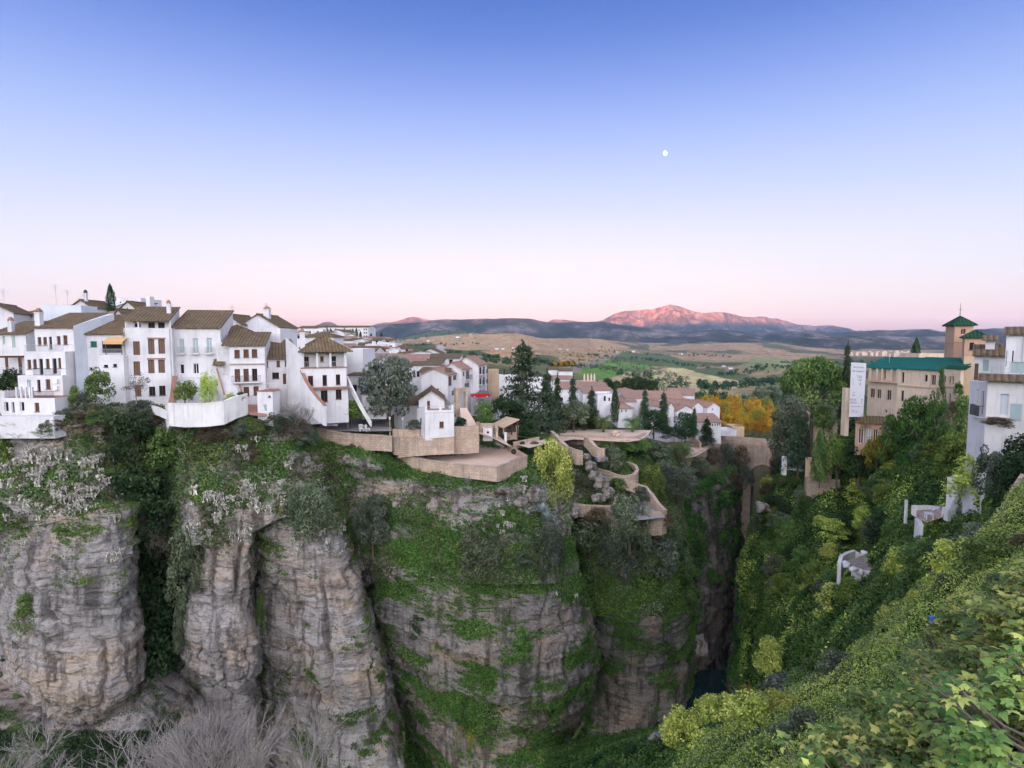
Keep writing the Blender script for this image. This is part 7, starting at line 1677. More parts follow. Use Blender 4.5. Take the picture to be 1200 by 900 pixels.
def place(kind, mat, px, pb, pt, w, Y, label, group=None, cat=None, var=0, rz=None, z=None, obj3=None):
    e = proto(kind, mat, var); o = e[0] if not e[1] else copy_tree(e[0]); e[1] = True
    b = at(px, pb, Y) if obj3 is None else obj3[0]; hh = (pb - pt) / F * Y if obj3 is None else obj3[1]; ww = w / F * Y if obj3 is None else obj3[2]
    o.location = b; o.scale = (ww, ww, hh); o.rotation_euler = (0, 0, R.uniform(0, 6.28) if rz is None else rz)
    o['label'] = label; o['category'] = cat or ('bush' if kind == 'bush' else 'shrub' if kind == 'bare' else 'tree')
    if group: o['group'] = group
    elif 'group' in o: del o['group']
    return o
T_ = [
 ('cypress', 'dark', 130.5, 366, 333, 9, 112, 'dark slim cypress rising alone above the skyline houses on the left'),
 ('bush', 'green', 116, 474, 430, 31, 80.5, 'broad dark green bush against the awning house on the left'),
 ('bush', 'bright', 88, 476, 452, 13, 79.5, 'bright green bush at the foot of the blank flank wall'),
 ('bush', 'grey', 97, 476, 458, 14, 79.5, 'pale grey-green bush right of the bright green one by the flank wall'),
 ('sparse', 'dry', 160, 470, 434, 32, 80.5, 'nearly leafless small tree in front of the brown-blind house'),
 ('round', 'bright', 217, 474, 446, 26, 81, 'round bright green tree in the walled garden, leftmost there'),
 ('willow', 'lime', 246, 475, 436, 22, 81, 'tall drooping yellow-green tree in the walled garden by the stair'),
 ('bush', 'lime', 270, 471, 460, 13, 81.5, 'yellow-green bush at the foot of the white outdoor stair'),
 ('bush', 'dark', 282, 470, 459, 11, 82, 'small dark bush right of the white outdoor stair'),
 ('broad', 'dark', 12, 470, 432, 26, 82.3, 'dark tree beside the pergola annex at the left edge'),
 ('bush', 'green', 25, 468, 446, 18, 81.6, 'green bush between the pergola annex and the stepped house'),
 ('round', 'bright', 411, 499, 469, 38, 93, 'bright green citrus tree beside the sloping party wall'),
 ('broad', 'grey', 457, 500, 417, 68, 95, 'big grey-green tree with drooping crown above the grey plaza'),
 ('bush', 'dark', 333, 404, 385, 16, 122, 'dark hedge tree behind the low house with the deep brown roof'),
 ('bush', 'grey', 487, 503, 492, 26, 92.4, 'grey-green bushes between the big tree and the cube house'),
 ('bush', 'dark', 540, 500, 489, 16, 95, 'dark hedge on the wall right of the cube house'),
 ('round', 'green', 568, 500, 470, 24, 101, 'round dull green tree below the lane with the red car'),
 ('broad', 'dark', 590, 492, 464, 34, 108, 'dark leafy tree left of the tall cedar'),
 ('cedar', 'conifer', 613, 508, 397, 74, 112, 'tall spreading cedar, the highest tree in the centre'),
 ('fir', 'conifer', 641, 508, 430, 40, 116, 'second cedar-like conifer just right of the tallest one'),
 ('fir', 'dark', 653, 506, 436, 22, 122, 'narrow dark conifer behind the garden path'),
 ('broad', 'olive', 672, 508, 468, 40, 122, 'dull green leafy tree in the conifer group left of the palms'),
 ('fir', 'conifer', 671, 504, 438, 24, 128, 'spiky conifer with bare gaps before the big white house'),
 ('fir', 'conifer', 693, 504, 452, 26, 128, 'dense dark conifer directly left of the slim cypress'),
 ('broad', 'dark', 686, 508, 476, 34, 126, 'dark leafy tree under the spiky conifers'),
 ('cypress', 'dark', 720.5, 496, 451, 9, 130, 'slim dark cypress between the two palms'),
 ('palm', 'green', 707, 512, 478, 36, 122, 'left palm on the upper garden terrace'), ('palm', 'green', 741, 512, 480, 34, 122.5, 'right palm on the upper garden terrace'),
 ('fir', 'conifer', 755, 506, 453, 22, 134, 'slender conifer right of the palms, left of a pair'), ('fir', 'conifer', 777, 508, 455, 22, 136, 'slender conifer before the pink-red roof, right of a pair'),
 ('broad', 'dark', 766, 510, 480, 30, 134, 'dark foliage tree between the slender conifer pair'),
 ('bush', 'dark', 788, 512, 499, 34, 132, 'dark clipped hedge below the three-gabled manor'),
 ('round', 'dark', 803, 518, 483, 26, 138, 'dark round tree in front of the three-gabled manor'), ('fir', 'conifer', 813, 512, 476, 14, 142, 'thin spire conifer rising before the manor gables'), ('fir', 'dark', 828, 518, 488, 22, 142, 'dark pointed conifer before the white arched-window wing'),
 ('palm', 'green', 801, 546, 510, 36, 126, 'low spiky palm bush on the bank above the gorge path'),
 ('bush', 'dark', 619, 516, 492, 26, 106, 'dark round bush on the lawn under the tall cedar'),
 ('willow', 'lime', 647, 596, 517, 60, 95, 'large olive-green willow-like tree right of the lookout terrace'),
 ('round', 'olive', 717, 556, 523, 30, 106, 'round dark olive tree inside the round bastion terrace'),
 ('bush', 'green', 737, 545, 514, 44, 118, 'mixed green bushes below the upper palm terrace wall'), ('bush', 'olive', 768, 548, 516, 42, 120, 'pale olive bushes right of the upper palm terrace'),
 ('bush', 'bright', 764, 582, 541, 32, 106, 'bright green bush on the slope right of the bastion'), ('round', 'grey', 795, 586, 546, 40, 111, 'grey-green round tree on the slope above the gorge edge'), ('bush', 'dark', 745, 536, 518, 22, 114, 'dark green bush behind the bastion wall'),
 ('bush', 'grey', 780, 560, 545, 26, 116, 'silvery agave-like bush above the bright green bush'),
 ('willow', 'olive', 738, 644, 580, 58, 93.6, 'olive tree in front of the lower grey terrace'), ('round', 'olive', 692, 648, 604, 52, 97.6, 'olive tree on the second buttress, leftmost of its group'), ('willow', 'grey', 722, 672, 622, 58, 96, 'grey olive tree lowest on the second buttress'), ('round', 'grey', 768, 676, 628, 58, 97.6, 'grey olive tree at the right rim of the second buttress'), ('round', 'olive', 752, 640, 612, 46, 98.6, 'olive tree below the corner of the lower terrace'),
 ('willow', 'olive', 566, 682, 612, 66, 82.6, 'large dark olive tree on the grassy shelf of the central buttress'), ('willow', 'grey', 637, 684, 610, 56, 84.6, 'pale grey olive tree right on the central buttress shelf'), ('round', 'grey', 437, 646, 578, 42, 86.5, 'grey bush-like olive in the cleft left of the central buttress'), ('willow', 'olive', 366, 634, 563, 66, 79, 'large dark olive tree on the shelf of the left block'),
 ('bare', '', 484, 628, 600, 44, 85.2, 'grey leafless shrub on the grassy shelf of the central buttress'), ('bush', 'grey', 610, 660, 640, 34, 83.2, 'small grey bush between the two olives of the central buttress'),
 ('broad', 'dark', 158, 570, 484, 66, 80.5, 'dense dark green tree at the top of the left gully'), ('bush', 'dark', 166, 622, 540, 74, 79, 'dark ivy-clad bush in the middle of the left gully'), ('bush', 'green', 192, 560, 500, 48, 82, 'mid green bush right of the dense dark gully tree'),
 ('broad', 'dark', 182, 740, 640, 66, 82, 'tall dark evergreen deep in the left gully'), ('bush', 'dark', 186, 805, 700, 74, 80.5, 'dark mass of foliage at the bottom of the left gully'), ('bush', 'olive', 220, 700, 606, 42, 76.2, 'olive-yellow bush clinging beside the thin rock pillar'), ('bush', 'olive', 216, 770, 684, 22, 77.6, 'narrow olive bush at the foot of the thin rock pillar'),
 ('bush', 'bright', 6, 572, 492, 40, 76.6, 'bright green bush on the rim at the left edge'),
 ('umbrella', 'green', 950, 520, 412, 72, 118, 'large umbrella pine with a domed crown left of the palace'), ('broad', 'green', 964, 514, 474, 24, 116, 'thin-stemmed green tree under the umbrella pine'), ('fir', 'conifer', 990, 490, 397, 22, 116, 'tall thin fir behind the hanging banner'), ('cypress', 'dark', 1072, 436, 396, 10, 122, 'dark cypress behind the teal palace roof'),
 ('broad', 'olive', 921, 548, 474, 46, 128, 'tall dull-green tree right of the yellow poplars'), ('fir', 'conifer', 935, 552, 480, 44, 118, 'dark bushy conifer below the umbrella pine'), ('cypress', 'green', 960, 566, 500, 18, 110, 'thin pointed conifer above the terrace ruin'), ('broad', 'bright', 980, 570, 506, 32, 109, 'light green tree right of the thin pointed conifer'), ('broad', 'dark', 1006, 566, 515, 36, 104, 'dark tree below the red-brick arcade'),
 ('broad', 'yellow', 1026, 556, 509, 30, 100, 'yellow autumn tree below the palace ivy'), ('sparse', 'yellow', 1013, 516, 478, 12, 101, 'small yellow-green tree at the foot of the banner'),
 ('bush', 'ivy', 1046, 540, 478, 34, 97, 'dark ivy curtain at the left of the palace base'), ('bush', 'ivy', 1072, 540, 464, 46, 94, 'dark ivy curtain under the palace front'), ('bush', 'ivy', 1096, 530, 458, 28, 90.5, 'dark ivy curtain at the right of the palace base'), ('bush', 'ivy', 1102, 470, 430, 8, 89.5, 'narrow ivy strip climbing the palace corner'), ('bush', 'ivy', 1123, 466, 446, 10, 86.5, 'ivy tuft on the wall below the towers'),
 ('bush', 'green', 1128, 520, 464, 30, 78, 'green bush at the base of the towers'), ('bush', 'bright', 1120, 560, 500, 44, 72, 'yellow-green bush left of the clifftop house wall'), ('bush', 'dry', 1117, 490, 470, 16, 84, 'brownish bush on the ledge below the towers'),
 ('bush', 'grey', 1158, 580, 520, 34, 47, 'grey-green bush against the stained wall of the clifftop house'), ('bush', 'dark', 1186, 590, 530, 40, 44, 'dark bush at the foot of the foremost cliff house'), ('bush', 'grey', 1140, 590, 540, 18, 57.5, 'sparse pale creeper on the crumbling white wall'), ('bush', 'dry', 1170, 500, 489, 34, 46.6, 'dry plants hanging from the wall box of the clifftop house'),
 ('bush', 'lime', 842, 872, 806, 74, 46, 'yellow-green bush over the gorge water'), ('bush', 'yellow', 876, 828, 803, 30, 58, 'bright yellow bush on the rim above the water'), ('bush', 'grey', 930, 856, 786, 90, 40, 'grey-green rounded bush left of the near slope'), ('bush', 'lime', 800, 880, 826, 56, 54, 'lime bush at the bottom centre beside the white boulder'), ('bush', 'ivy', 850, 905, 840, 80, 42, 'dark bush below the yellow-green ones over the water'), ('bush', 'lime', 900, 790, 745, 36, 82, 'lime green bush at the tip of the ivy-covered spur'),
 ('sparse', 'yellow', 545, 890, 846, 34, 79.2, 'yellow-leaved shrub growing from the face of the central buttress'), ('bush', 'green', 612, 770, 732, 24, 79.4, 'green shrub rooted in the face of the central buttress'), ('bush', 'dark', 492, 745, 712, 26, 83, 'dark shrub at the upper left of the central rock face'), ('bush', 'green', 36, 736, 694, 38, 69.2, 'cluster of green plants on the face of the left pillar'),
 ('bush', 'green', 306, 740, 690, 12, 80, 'ivy strip in the crack right of the thin rock pillar'),
]
for i, q in enumerate(T_):
    place(q[0], q[1], *q[2:7], q[7], var=i % 2)
# convent cypresses, poplars, hedges
for px, pt in [(383.5, 383), (387.5, 384.5), (394, 385), (399, 386), (404, 384), (411, 385.5), (414, 385), (418, 384), (422.5, 388), (435, 390.5), (447, 389.5)]:
    place('cypress', 'dark', px, 398.5, pt, 3.4, 260, 'dark cypress in the row in front of the hilltop convent', 'convent cypresses', var=0)
for px, Yb in ((584, 260), (591, 262)): place('cypress', 'dark', px, 439, 432, 2, Yb, 'tiny dark cypress in the field beyond the lane houses', 'tiny field cypresses')
rr = random.Random(4)
for row, (pb, n, Y, x0, x1) in enumerate([(486, 11, 262, 814, 892), (491, 12, 246, 818, 905), (497, 12, 230, 836, 912), (503, 11, 214, 845, 912), (509, 8, 200, 862, 914)]):
    for i in range(n):
        px = x0 + (x1 - x0) * (i + .5) / n + rr.uniform(-3, 3)
        place('poplar', 'gold' if rr.random() < .78 else 'yellow', px, pb + rr.uniform(-1, 2), pb - rr.uniform(19, 27), rr.uniform(10, 14), Y + rr.uniform(-5, 5), 'golden autumn poplar in the grove beyond the old bridge', 'golden poplar grove', var=rr.randint(0, 2))
for i in range(9): place('broad', 'gold' if i % 2 else 'dry', 646 + i * 3.2 + rr.uniform(-1, 1), 431, 423 + rr.uniform(-1, 1.5), 7, 330 + i * 2, 'small orange autumn tree by the far sheds', 'orange trees by the far sheds', var=i % 2)
for px, pb, pt, w, Y in [(700, 458, 446, 12, 240), (712, 458, 443, 13, 242), (722, 460, 446, 14, 240), (734, 462, 442, 16, 238), (746, 463, 441, 18, 236), (756, 464, 443, 16, 238), (766, 463, 445, 14, 244), (785, 462, 452, 8, 260), (877, 486, 466, 18, 268), (866, 480, 466, 16, 280), (892, 476, 456, 22, 330), (905, 470, 452, 22, 340)]:
    place('broad', 'dark' if px < 800 else 'olive', px, pb, pt, w, Y, 'dark leafy tree in the belt between the lower town and the tan fields', 'tree belt behind the lower town', var=int(px) % 2)

# --- cactus clumps and agaves
def cactus_proto(var):
    rd = random.Random(50 + var); mb = MB(); pads = []
    def pad(p, d, s, dep):
        pads.append((p, d, s))
        if dep == 0: return
        for k in range(rd.choice([1, 2, 2, 3])):
            nd = (d + Vector((rd.uniform(-1, 1), rd.uniform(-1, 1), rd.uniform(0, .8))) * .8).normalized(); pad(p + d * s * 1.7, nd, s * rd.uniform(.8, 1), dep - 1)
    for i in range(8): a = rd.uniform(0, 6.28); r = rd.uniform(0, .38); pad(Vector((r * math.cos(a), r * math.sin(a), 0)), Vector((rd.uniform(-.5, .5), rd.uniform(-.5, .5), 1)).normalized(), .085, 3)
    T = []
    for p, d, s in pads:
        w = Vector((rd.uniform(-1, 1), rd.uniform(-1, 1), rd.uniform(-.3, .3))); a = d.cross(w).normalized(); n = d.cross(a).normalized(); c = p + d * s * .9; k = 8
        ring = [c + (a * math.cos(6.283 * i / k) * s * .62 + d * math.sin(6.283 * i / k) * s) for i in range(k)]; f, b = c + n * s * .16, c - n * s * .16
        for i in range(k):
            j = (i + 1) % k; mb.poly([ring[i], ring[j], f]); mb.poly([ring[j], ring[i], b])
        T += [min(1, max(0, rd.gauss(.55, .25)))] * (k * 6)
    V = np.array(mb.v); Fq = np.array(mb.f); root = empty('prickly_pear', (0, 0, 0)); build_np('pads', V, Fq, L_['cactus'], root, {'tint': np.array(T)}); return root
CP_ = [[cactus_proto(i), False] for i in range(4)]
def patch_point(key, px, py):
    P, N, vg, ar = PATCH[key]; h = P.reshape(-1, 3); b = h[:, 1] * CP - h[:, 2] * SP; qx = 600 + F * h[:, 0] / b; qy = 450 - F * (h[:, 1] * SP + h[:, 2] * CP) / b
    i = np.argmin((qx - px) ** 2 + (qy - py) ** 2); return h[i], N.reshape(-1, 3)[i]
rr = random.Random(9)
spots = []
for (k, x0, x1, y0, y1, n, s) in [('E', 4, 62, 530, 600, 30, 2.2), ('E', 58, 132, 540, 592, 28, 2.1), ('E', 6, 120, 585, 612, 14, 1.8), ('E', 218, 300, 572, 640, 28, 2.1), ('E', 280, 336, 566, 606, 14, 1.9), ('D', 340, 404, 618, 664, 18, 1.6), ('E', 276, 300, 500, 545, 5, 2.2), ('E', 325, 350, 540, 580, 4, 1.7), ('GS', 548, 612, 594, 628, 12, 1.5), ('GS', 592, 616, 564, 590, 7, 1.5), ('A', 120, 152, 608, 660, 5, 1.7), ('G', 650, 690, 690, 716, 5, 1.3), ('A', 6, 40, 616, 650, 4, 1.5), ('GS', 618, 650, 590, 612, 5, 1.2), ('C', 240, 290, 610, 640, 5, 1.7)]:
    for i in range(n): spots.append((k, rr.uniform(x0, x1), rr.uniform(y0, y1), s * rr.uniform(.7, 1.25)))
for i, (k, px, py, s) in enumerate(spots):
    p, n = patch_point(k, px, py); e = CP_[i % 4]; o = e[0] if not e[1] else copy_tree(e[0]); e[1] = True
    o.location = p + n * .05; o.scale = (s, s, s); o.rotation_euler = (-.35, 0, rr.uniform(0, 6.28)) if False else (0, 0, rr.uniform(0, 6.28)); tag(o, 'dusty pale prickly pear clump on the cliff edge', 'cactus', 'prickly pears along the cliff edges')
def agave(px, py, Y, r, lab):
    rd = random.Random(int(px)); mb = MB()
    for i in range(34):
        a = i * 2.4; e = .15 + 1.2 * (i / 34); L = r * rd.uniform(.85, 1.1); d = Vector((math.cos(a) * math.cos(e), math.sin(a) * math.cos(e), math.sin(e))); s = Vector((-math.sin(a), math.cos(a), 0)); w = r * .09; up = Vector((0, 0, 1)) - d * d.z
        p0, p1, p2, p3 = d * .05, d * L * .4, d * L * .75 - Vector((0, 0, .03 * L)), d * L - Vector((0, 0, .12 * L))
        for A, B, wa, wb in ((p0, p1, w * .8, w), (p1, p2, w, w * .6), (p2, p3, w * .6, .004)):
            mb.hull8([A - s * wa, A - up * wa * .5, A + s * wa], [B - s * wb, B - up * wb * .5, B + s * wb])
    root = empty('agave', at(px, py, Y)); tag(root, lab, 'agave'); o = mb.build('leaves', L_['agave'], root); a_ = o.data.attributes.new('tint', 'FLOAT', 'POINT'); a_.data.foreach_set('value', np.random.default_rng(1).uniform(.3, .9, len(mb.v)).astype(np.float32))
agave(548, 568, 86.2, 1.75, 'large blue-grey agave in the grass below the middle of the terrace wall'); agave(588, 571, 86.2, .8, 'small blue-grey agave below the right corner of the terrace wall'); agave(636, 600, 87.5, 1.7, 'spiky blue-grey agave at the right rim above the cacti'); agave(641, 608, 86.8, 1.4, 'lower blue-grey agave beside the spiky one at the right rim')

# --- bare brush in the lower left
rr = random.Random(12)
for i in range(16):
    px = rr.uniform(165, 380); pb = rr.uniform(895, 945); hh = rr.uniform(80, 135)
    place('bare', '', px, pb, pb - hh, hh * rr.uniform(.75, 1.1), rr.uniform(58, 67), 'tangled bare grey shrub at the foot of the left cliffs', 'bare brush below the left cliffs', var=i % 3)
for i in range(4):
    px = rr.uniform(-5, 70); pb = rr.uniform(860, 930); hh = rr.uniform(60, 90); place('bare', '', px, pb, pb - hh, hh * 1.1, rr.uniform(60, 68), 'bare shrub in the bottom left corner', 'bare brush in the bottom left corner', var=i % 3)
for i in range(10):
    px = rr.uniform(312, 362); pb = rr.uniform(488, 528); hh = rr.uniform(26, 44); place('bare', '', px, pb, pb - hh, hh * 1.1, 84.5 + rr.uniform(-2, 1), 'grey leafless shrub below the low brown-roofed house', 'leafless shrubs below the left houses', var=i % 3)

# --- bushes scattered over the slopes (each its own object)
def proj(h):
    b = h[..., 1] * CP - h[..., 2] * SP; return 600 + F * h[..., 0] / b, 450 - F * (h[..., 1] * SP + h[..., 2] * CP) / b
def bushes(key, n, smin, smax, kinds, label, group, seed, cond=None, sink=.25, cat_=None):
    P, N, vg, ar = PATCH[key]; rng = np.random.default_rng(seed); a = ar.copy(); qx, qy = proj(P); m = (qx > -30) & (qx < 1230) & (qy < 930)
    if cond is not None: m &= cond(qx, qy, P)
    w = (a * m[:-1, :-1]).ravel(); ids = rng.choice(len(w), n, p=w / w.sum()); jj, ii = np.unravel_index(ids, a.shape)
    for t_, (j, i) in enumerate(zip(jj, ii)):
        s = rng.uniform(smin, smax); kd, mt, lb = kinds[int(rng.integers(len(kinds)))]; p = P[j, i]
        o_ = place(kd, mt, 0, 0, 0, 0, 0, lb + ' ' + label, group, var=t_ % 2, obj3=(p - np.array([0, 0, s * sink]), s * rng.uniform(.8, 1.15), s * rng.uniform(1.0, 1.5)), cat=cat_)
        if cat_: o_.name = 'cliff_shrub'
KB = [('bush', 'green', 'mid green leafy bush'), ('bush', 'green', 'mid green leafy bush'), ('bush', 'olive', 'dull olive bush'), ('bush', 'dark', 'dark evergreen bush'), ('bush', 'bright', 'bright green bush'), ('bush', 'lime', 'yellow-green bush'), ('round', 'green', 'small round tree'), ('bush', 'ivy', 'ivy-smothered bush')]
bushes('K', 118, 2.4, 5.0, KB, 'on the steep right bank of the gorge', 'bushes of the right bank', 3, lambda x, y, P: (x > 880) & (y > 520) & (y < 720) & (P[..., 1] > 44) & ~((x > 975) & (x < 1035) & (y > 640) & (y < 680)) & ~((x > 1050) & (x < 1150) & (y > 545) & (y < 645)))
bushes('K', 22, 1.4, 2.6, [('bush', 'ivy', 'ivy-smothered bush'), ('bush', 'dark', 'dark evergreen bush'), ('bush', 'ivy', 'ivy-smothered bush')], 'on the ivy-covered spur below the white ruin', 'bushes of the ivy spur', 4, lambda x, y, P: (y > 690) & (x > 890) & (P[..., 1] > 40))
bushes('E', 36, 1.0, 2.2, [('bush', 'dry', 'dry brownish bush'), ('bush', 'olive', 'dull olive bush'), ('bush', 'green', 'mid green bush'), ('bush', 'dark', 'dark bush')], 'on the slope below the left houses', 'bushes below the left houses', 5, lambda x, y, P: (y > 486) & (y < 560) & (P[..., 1] < 90))
bushes('HS', 12, 1.2, 2.6, [('bush', 'olive', 'dull olive bush'), ('bush', 'dark', 'dark bush'), ('bush', 'green', 'mid green bush')], 'on the second buttress', 'bushes of the second buttress', 6, lambda x, y, P: (y > 600))
bushes('I', 18, 2.0, 4.0, [('bush', 'dark', 'dark bush'), ('bush', 'green', 'mid green bush'), ('bush', 'ivy', 'ivy bush')], 'hanging on the far gorge wall below the old bridge', 'bushes of the far gorge wall', 7, lambda x, y, P: (y < 690))
bushes('J', 10, 1.8, 3.2, [('bush', 'ivy', 'ivy bush'), ('bush', 'green', 'mid green bush')], 'along the right rim over the water', 'bushes of the right rim', 8, lambda x, y, P: (y < 800) & (x > 858))
bushes('Q', 16, 1.0, 2.2, [('bush', 'ivy', 'ivy bush'), ('bush', 'green', 'mid green bush'), ('bush', 'dark', 'dark bush')], 'at the bottom of the picture', 'bushes along the bottom edge', 9)
bushes('GS', 8, .8, 1.5, [('bush', 'dry', 'dry brownish bush'), ('bush', 'olive', 'dull olive bush')], 'on the grass below the lookout', 'small bushes below the lookout', 10, lambda x, y, P: (y > 566) & (x > 450))
for key, n, sd in (('G', 13, 13), ('A', 5, 14), ('D', 8, 15), ('H', 8, 16)):
    bushes(key, n, .6, 1.5, [('bush', 'green', 'mid green shrub'), ('bush', 'dark', 'dark shrub'), ('bush', 'olive', 'dull olive shrub')], {'G': 'rooted in the central cliff face', 'A': 'rooted in the left pillar face', 'D': 'rooted in the grey cliff right of the thin pillar', 'H': 'rooted in the second buttress face'}[key], 'shrubs rooted in the cliffs', sd, sink=.5, cat_='shrub')

SB = [('bush', 'dry', 'dry brownish shrub'), ('bush', 'olive', 'dull olive shrub'), ('bush', 'green', 'mid green shrub'), ('bush', 'grey', 'grey-green shrub'), ('bare', '', 'bare twiggy shrub')]
rr = random.Random(77)
for i in range(58):
    px = rr.uniform(-8, 372); ii = np.interp(px, [0, 60, 66, 110, 150, 190, 230, 276, 300, 340, 372], [502, 498, 494, 487, 484, 492, 505, 501, 497, 498, 514]); k_ = rr.choice(SB); sz = rr.uniform(1.3, 2.6); p, n = patch_point('E', px, ii + rr.uniform(-2, 12))
    o_ = place(k_[0], k_[1], 0, 0, 0, 0, 0, k_[2] + ' along the foot of the left house walls', 'shrubs along the house walls', 'shrub', var=i % 2, obj3=(p - np.array([0, .4, .25]), sz, sz * rr.uniform(1, 1.5))); o_.name = 'wall_shrub'
for (px, pb, pt, w, Y) in [(668, 530, 518, 26, 112), (690, 532, 516, 22, 110), (712, 528, 517, 26, 111.5), (733, 530, 516, 26, 111.5), (752, 528, 514, 24, 113), (660, 545, 528, 26, 100), (684, 552, 536, 18, 104.5), (690, 575, 560, 22, 100), (676, 572, 556, 22, 102), (725, 572, 560, 26, 101.5), (752, 586, 570, 24, 99.5), (700, 612, 594, 30, 95.8), (664, 606, 590, 26, 97), (780, 615, 600, 24, 95), (775, 552, 538, 26, 126), (798, 556, 538, 28, 127), (818, 552, 534, 28, 131), (836, 545, 524, 24, 140), (852, 552, 520, 26, 152), (868, 548, 522, 22, 152), (874, 570, 545, 20, 150), (858, 575, 550, 22, 149), (915, 555, 520, 26, 148), (925, 548, 516, 22, 146), (900, 584, 566, 22, 146), (645, 528, 512, 20, 103), (626, 530, 517, 16, 100)]:
    k_ = SB[rr.randint(0, 3)]; o_ = place(k_[0], k_[1], px, pb, pt, w, Y, k_[2] + ' against the garden terrace walls or the old bridge', 'shrubs of the garden walls', 'shrub', var=0); o_.name = 'garden_shrub'
# --- ground cover
def cover(key, name, n, size, mat, lift=.25, thr=None, seed=1, cond=None, patchy=None, tscale=4.0, asp=.5, spread=.9):
    P, N, vg, ar = PATCH[key]; rng = np.random.default_rng(seed); a = ar.copy(); qx, qy = proj(P); m = (qx > -20) & (qx < (1500 if key == 'L' else 1260)) & (qy < (1000 if key == 'L' else 930)) & (qy > 330)
    if cond is not None: m &= cond(qx, qy, P)
    wgt = m.astype(float)
    if thr is not None: wgt *= sstep(thr - .08, thr + .12, vg)
    if patchy: wgt *= sstep(patchy[1] - .15, patchy[1] + .15, fbm(P / patchy[0], 3, seed + 5))
    w = (a * wgt[:-1, :-1]).ravel()
    if w.sum() <= 0: return
    ids = rng.choice(len(w), n, p=w / w.sum()); j, i = np.unravel_index(ids, a.shape); f = rng.random((n, 2))
    C = P[j, i] + (P[j, i + 1] - P[j, i]) * f[:, :1] + (P[j + 1, i] - P[j, i]) * f[:, 1:]; Nn = N[j, i]
    up = Nn * .7 + np.array([0, 0, .3]); C = C + up * (rng.random(n) ** 1.5 * lift)[:, None]
    V, Fq = leaf_quads(C, Nn + np.array([0, 0, .35]), size, rng, spread, asp)
    T = np.clip(.5 + .55 * fbm(C / tscale, 3, seed + 9) + rng.uniform(-.28, .28, n), 0, 1)
    o = build_np(name, V, Fq, L_[mat], None, {'tint': np.repeat(T, 4)}); tag(o, {'ivy': 'dark green ivy and creepers covering the slopes', 'grass': 'bright green grass and weeds on the shelves', 'scrub': 'fine yellow-green scrub covering the near slope'}.get(name, 'low wild plants on the slope'), 'plants', kind='stuff'); return o
cover('E', 'grass', 38000, .2, 'grass', .35, .42, seed=1, patchy=(6.0, -.1)); cover('E', 'weeds', 34000, .2, 'dry', .5, .36, seed=2, patchy=(5.0, -.05)); cover('E', 'weeds', 34000, .2, 'olive', .6, .38, seed=3, patchy=(4.0, .0)); cover('E', 'ivy', 26000, .2, 'ivy', .6, .45, seed=4, patchy=(6.0, .1))
cover('GS', 'grass', 56000, .16, 'grass', .3, .42, seed=5); cover('GS', 'weeds', 16000, .18, 'olive', .4, seed=6, patchy=(5.0, .08)); cover('GS', 'weeds', 9000, .17, 'dry', .3, seed=7, patchy=(4.0, .15)); cover('GS', 'ivy', 26000, .18, 'ivy', .4, .46, seed=8, patchy=(6.0, .05))
cover('HS', 'ivy', 30000, .2, 'ivy', .45, seed=9); cover('HS', 'weeds', 20000, .2, 'olive', .5, seed=10, patchy=(6, .0)); cover('HS', 'grass', 14000, .2, 'grass', .4, seed=101, patchy=(6, .05))
cover('G', 'weeds', 40000, .14, 'grass', .25, .50, seed=11); cover('G', 'ivy', 30000, .14, 'ivy', .35, .54, seed=12)
cover('H', 'ivy', 26000, .17, 'ivy', .3, .50, seed=13); cover('H', 'weeds', 12000, .15, 'grass', .25, .56, seed=131)
cover('D', 'weeds', 16000, .14, 'grass', .25, .44, seed=14); cover('D', 'ivy', 9000, .15, 'ivy', .35, .46, seed=141, cond=lambda x, y, P: (x > 340) & (y > 760))
cover('A', 'weeds', 6000, .14, 'grass', .25, .42, seed=15); cover('C', 'weeds', 7000, .14, 'olive', .3, .36, seed=16)
cover('B', 'ivy', 34000, .26, 'ivy', .8, seed=17); cover('F', 'ivy', 34000, .24, 'ivy', .6, seed=18); cover('T', 'weeds', 20000, .15, 'olive', .4, .40, seed=19); cover('T', 'ivy', 16000, .15, 'ivy', .4, .46, seed=191); cover('T', 'ivy', 30000, .16, 'dark', .7, seed=195, cond=lambda x, y, P: y > 858, patchy=(3.0, -.1)); cover('N', 'grass', 22000, .18, 'grass', .35, .44, seed=192); cover('N', 'weeds', 20000, .18, 'olive', .6, .42, seed=193, patchy=(4, -.1))
cover('I', 'ivy', 22000, .3, 'ivy', .8, .42, seed=20); cover('J', 'ivy', 22000, .26, 'ivy', .7, .34, seed=21)
cover('K', 'ivy', 130000, .21, 'ivy', .7, seed=22); cover('K', 'creepers', 60000, .2, 'green', .9, seed=23, patchy=(9, .05)); cover('K', 'creepers', 36000, .2, 'lime', .9, seed=24, patchy=(8, .16)); cover('K', 'creepers', 30000, .2, 'grass', .8, seed=25, patchy=(10, .1))
cover('Q', 'ivy', 60000, .14, 'ivy', .6, seed=26); cover('Q', 'creepers', 20000, .14, 'green', .6, seed=261, patchy=(5, .05))
nearc = lambda x, y, P: (P[..., 1] > 6) & (P[..., 1] < 34)
cover('L', 'scrub', 290000, .046, 'lime', .55, seed=27, cond=lambda x, y, P: nearc(x, y, P) & (P[..., 1] > 11), tscale=2.0); cover('L', 'scrub', 120000, .05, 'green', .4, seed=28, cond=lambda x, y, P: nearc(x, y, P) & (P[..., 1] > 11), tscale=2.0); cover('L', 'scrub', 40000, .06, 'olive', .6, seed=281, cond=lambda x, y, P: nearc(x, y, P) & (P[..., 1] > 11), tscale=2.0, patchy=(3, .05)); cover('L', 'ivy', 70000, .09, 'ivy', .3, seed=282, cond=nearc, tscale=2.0)
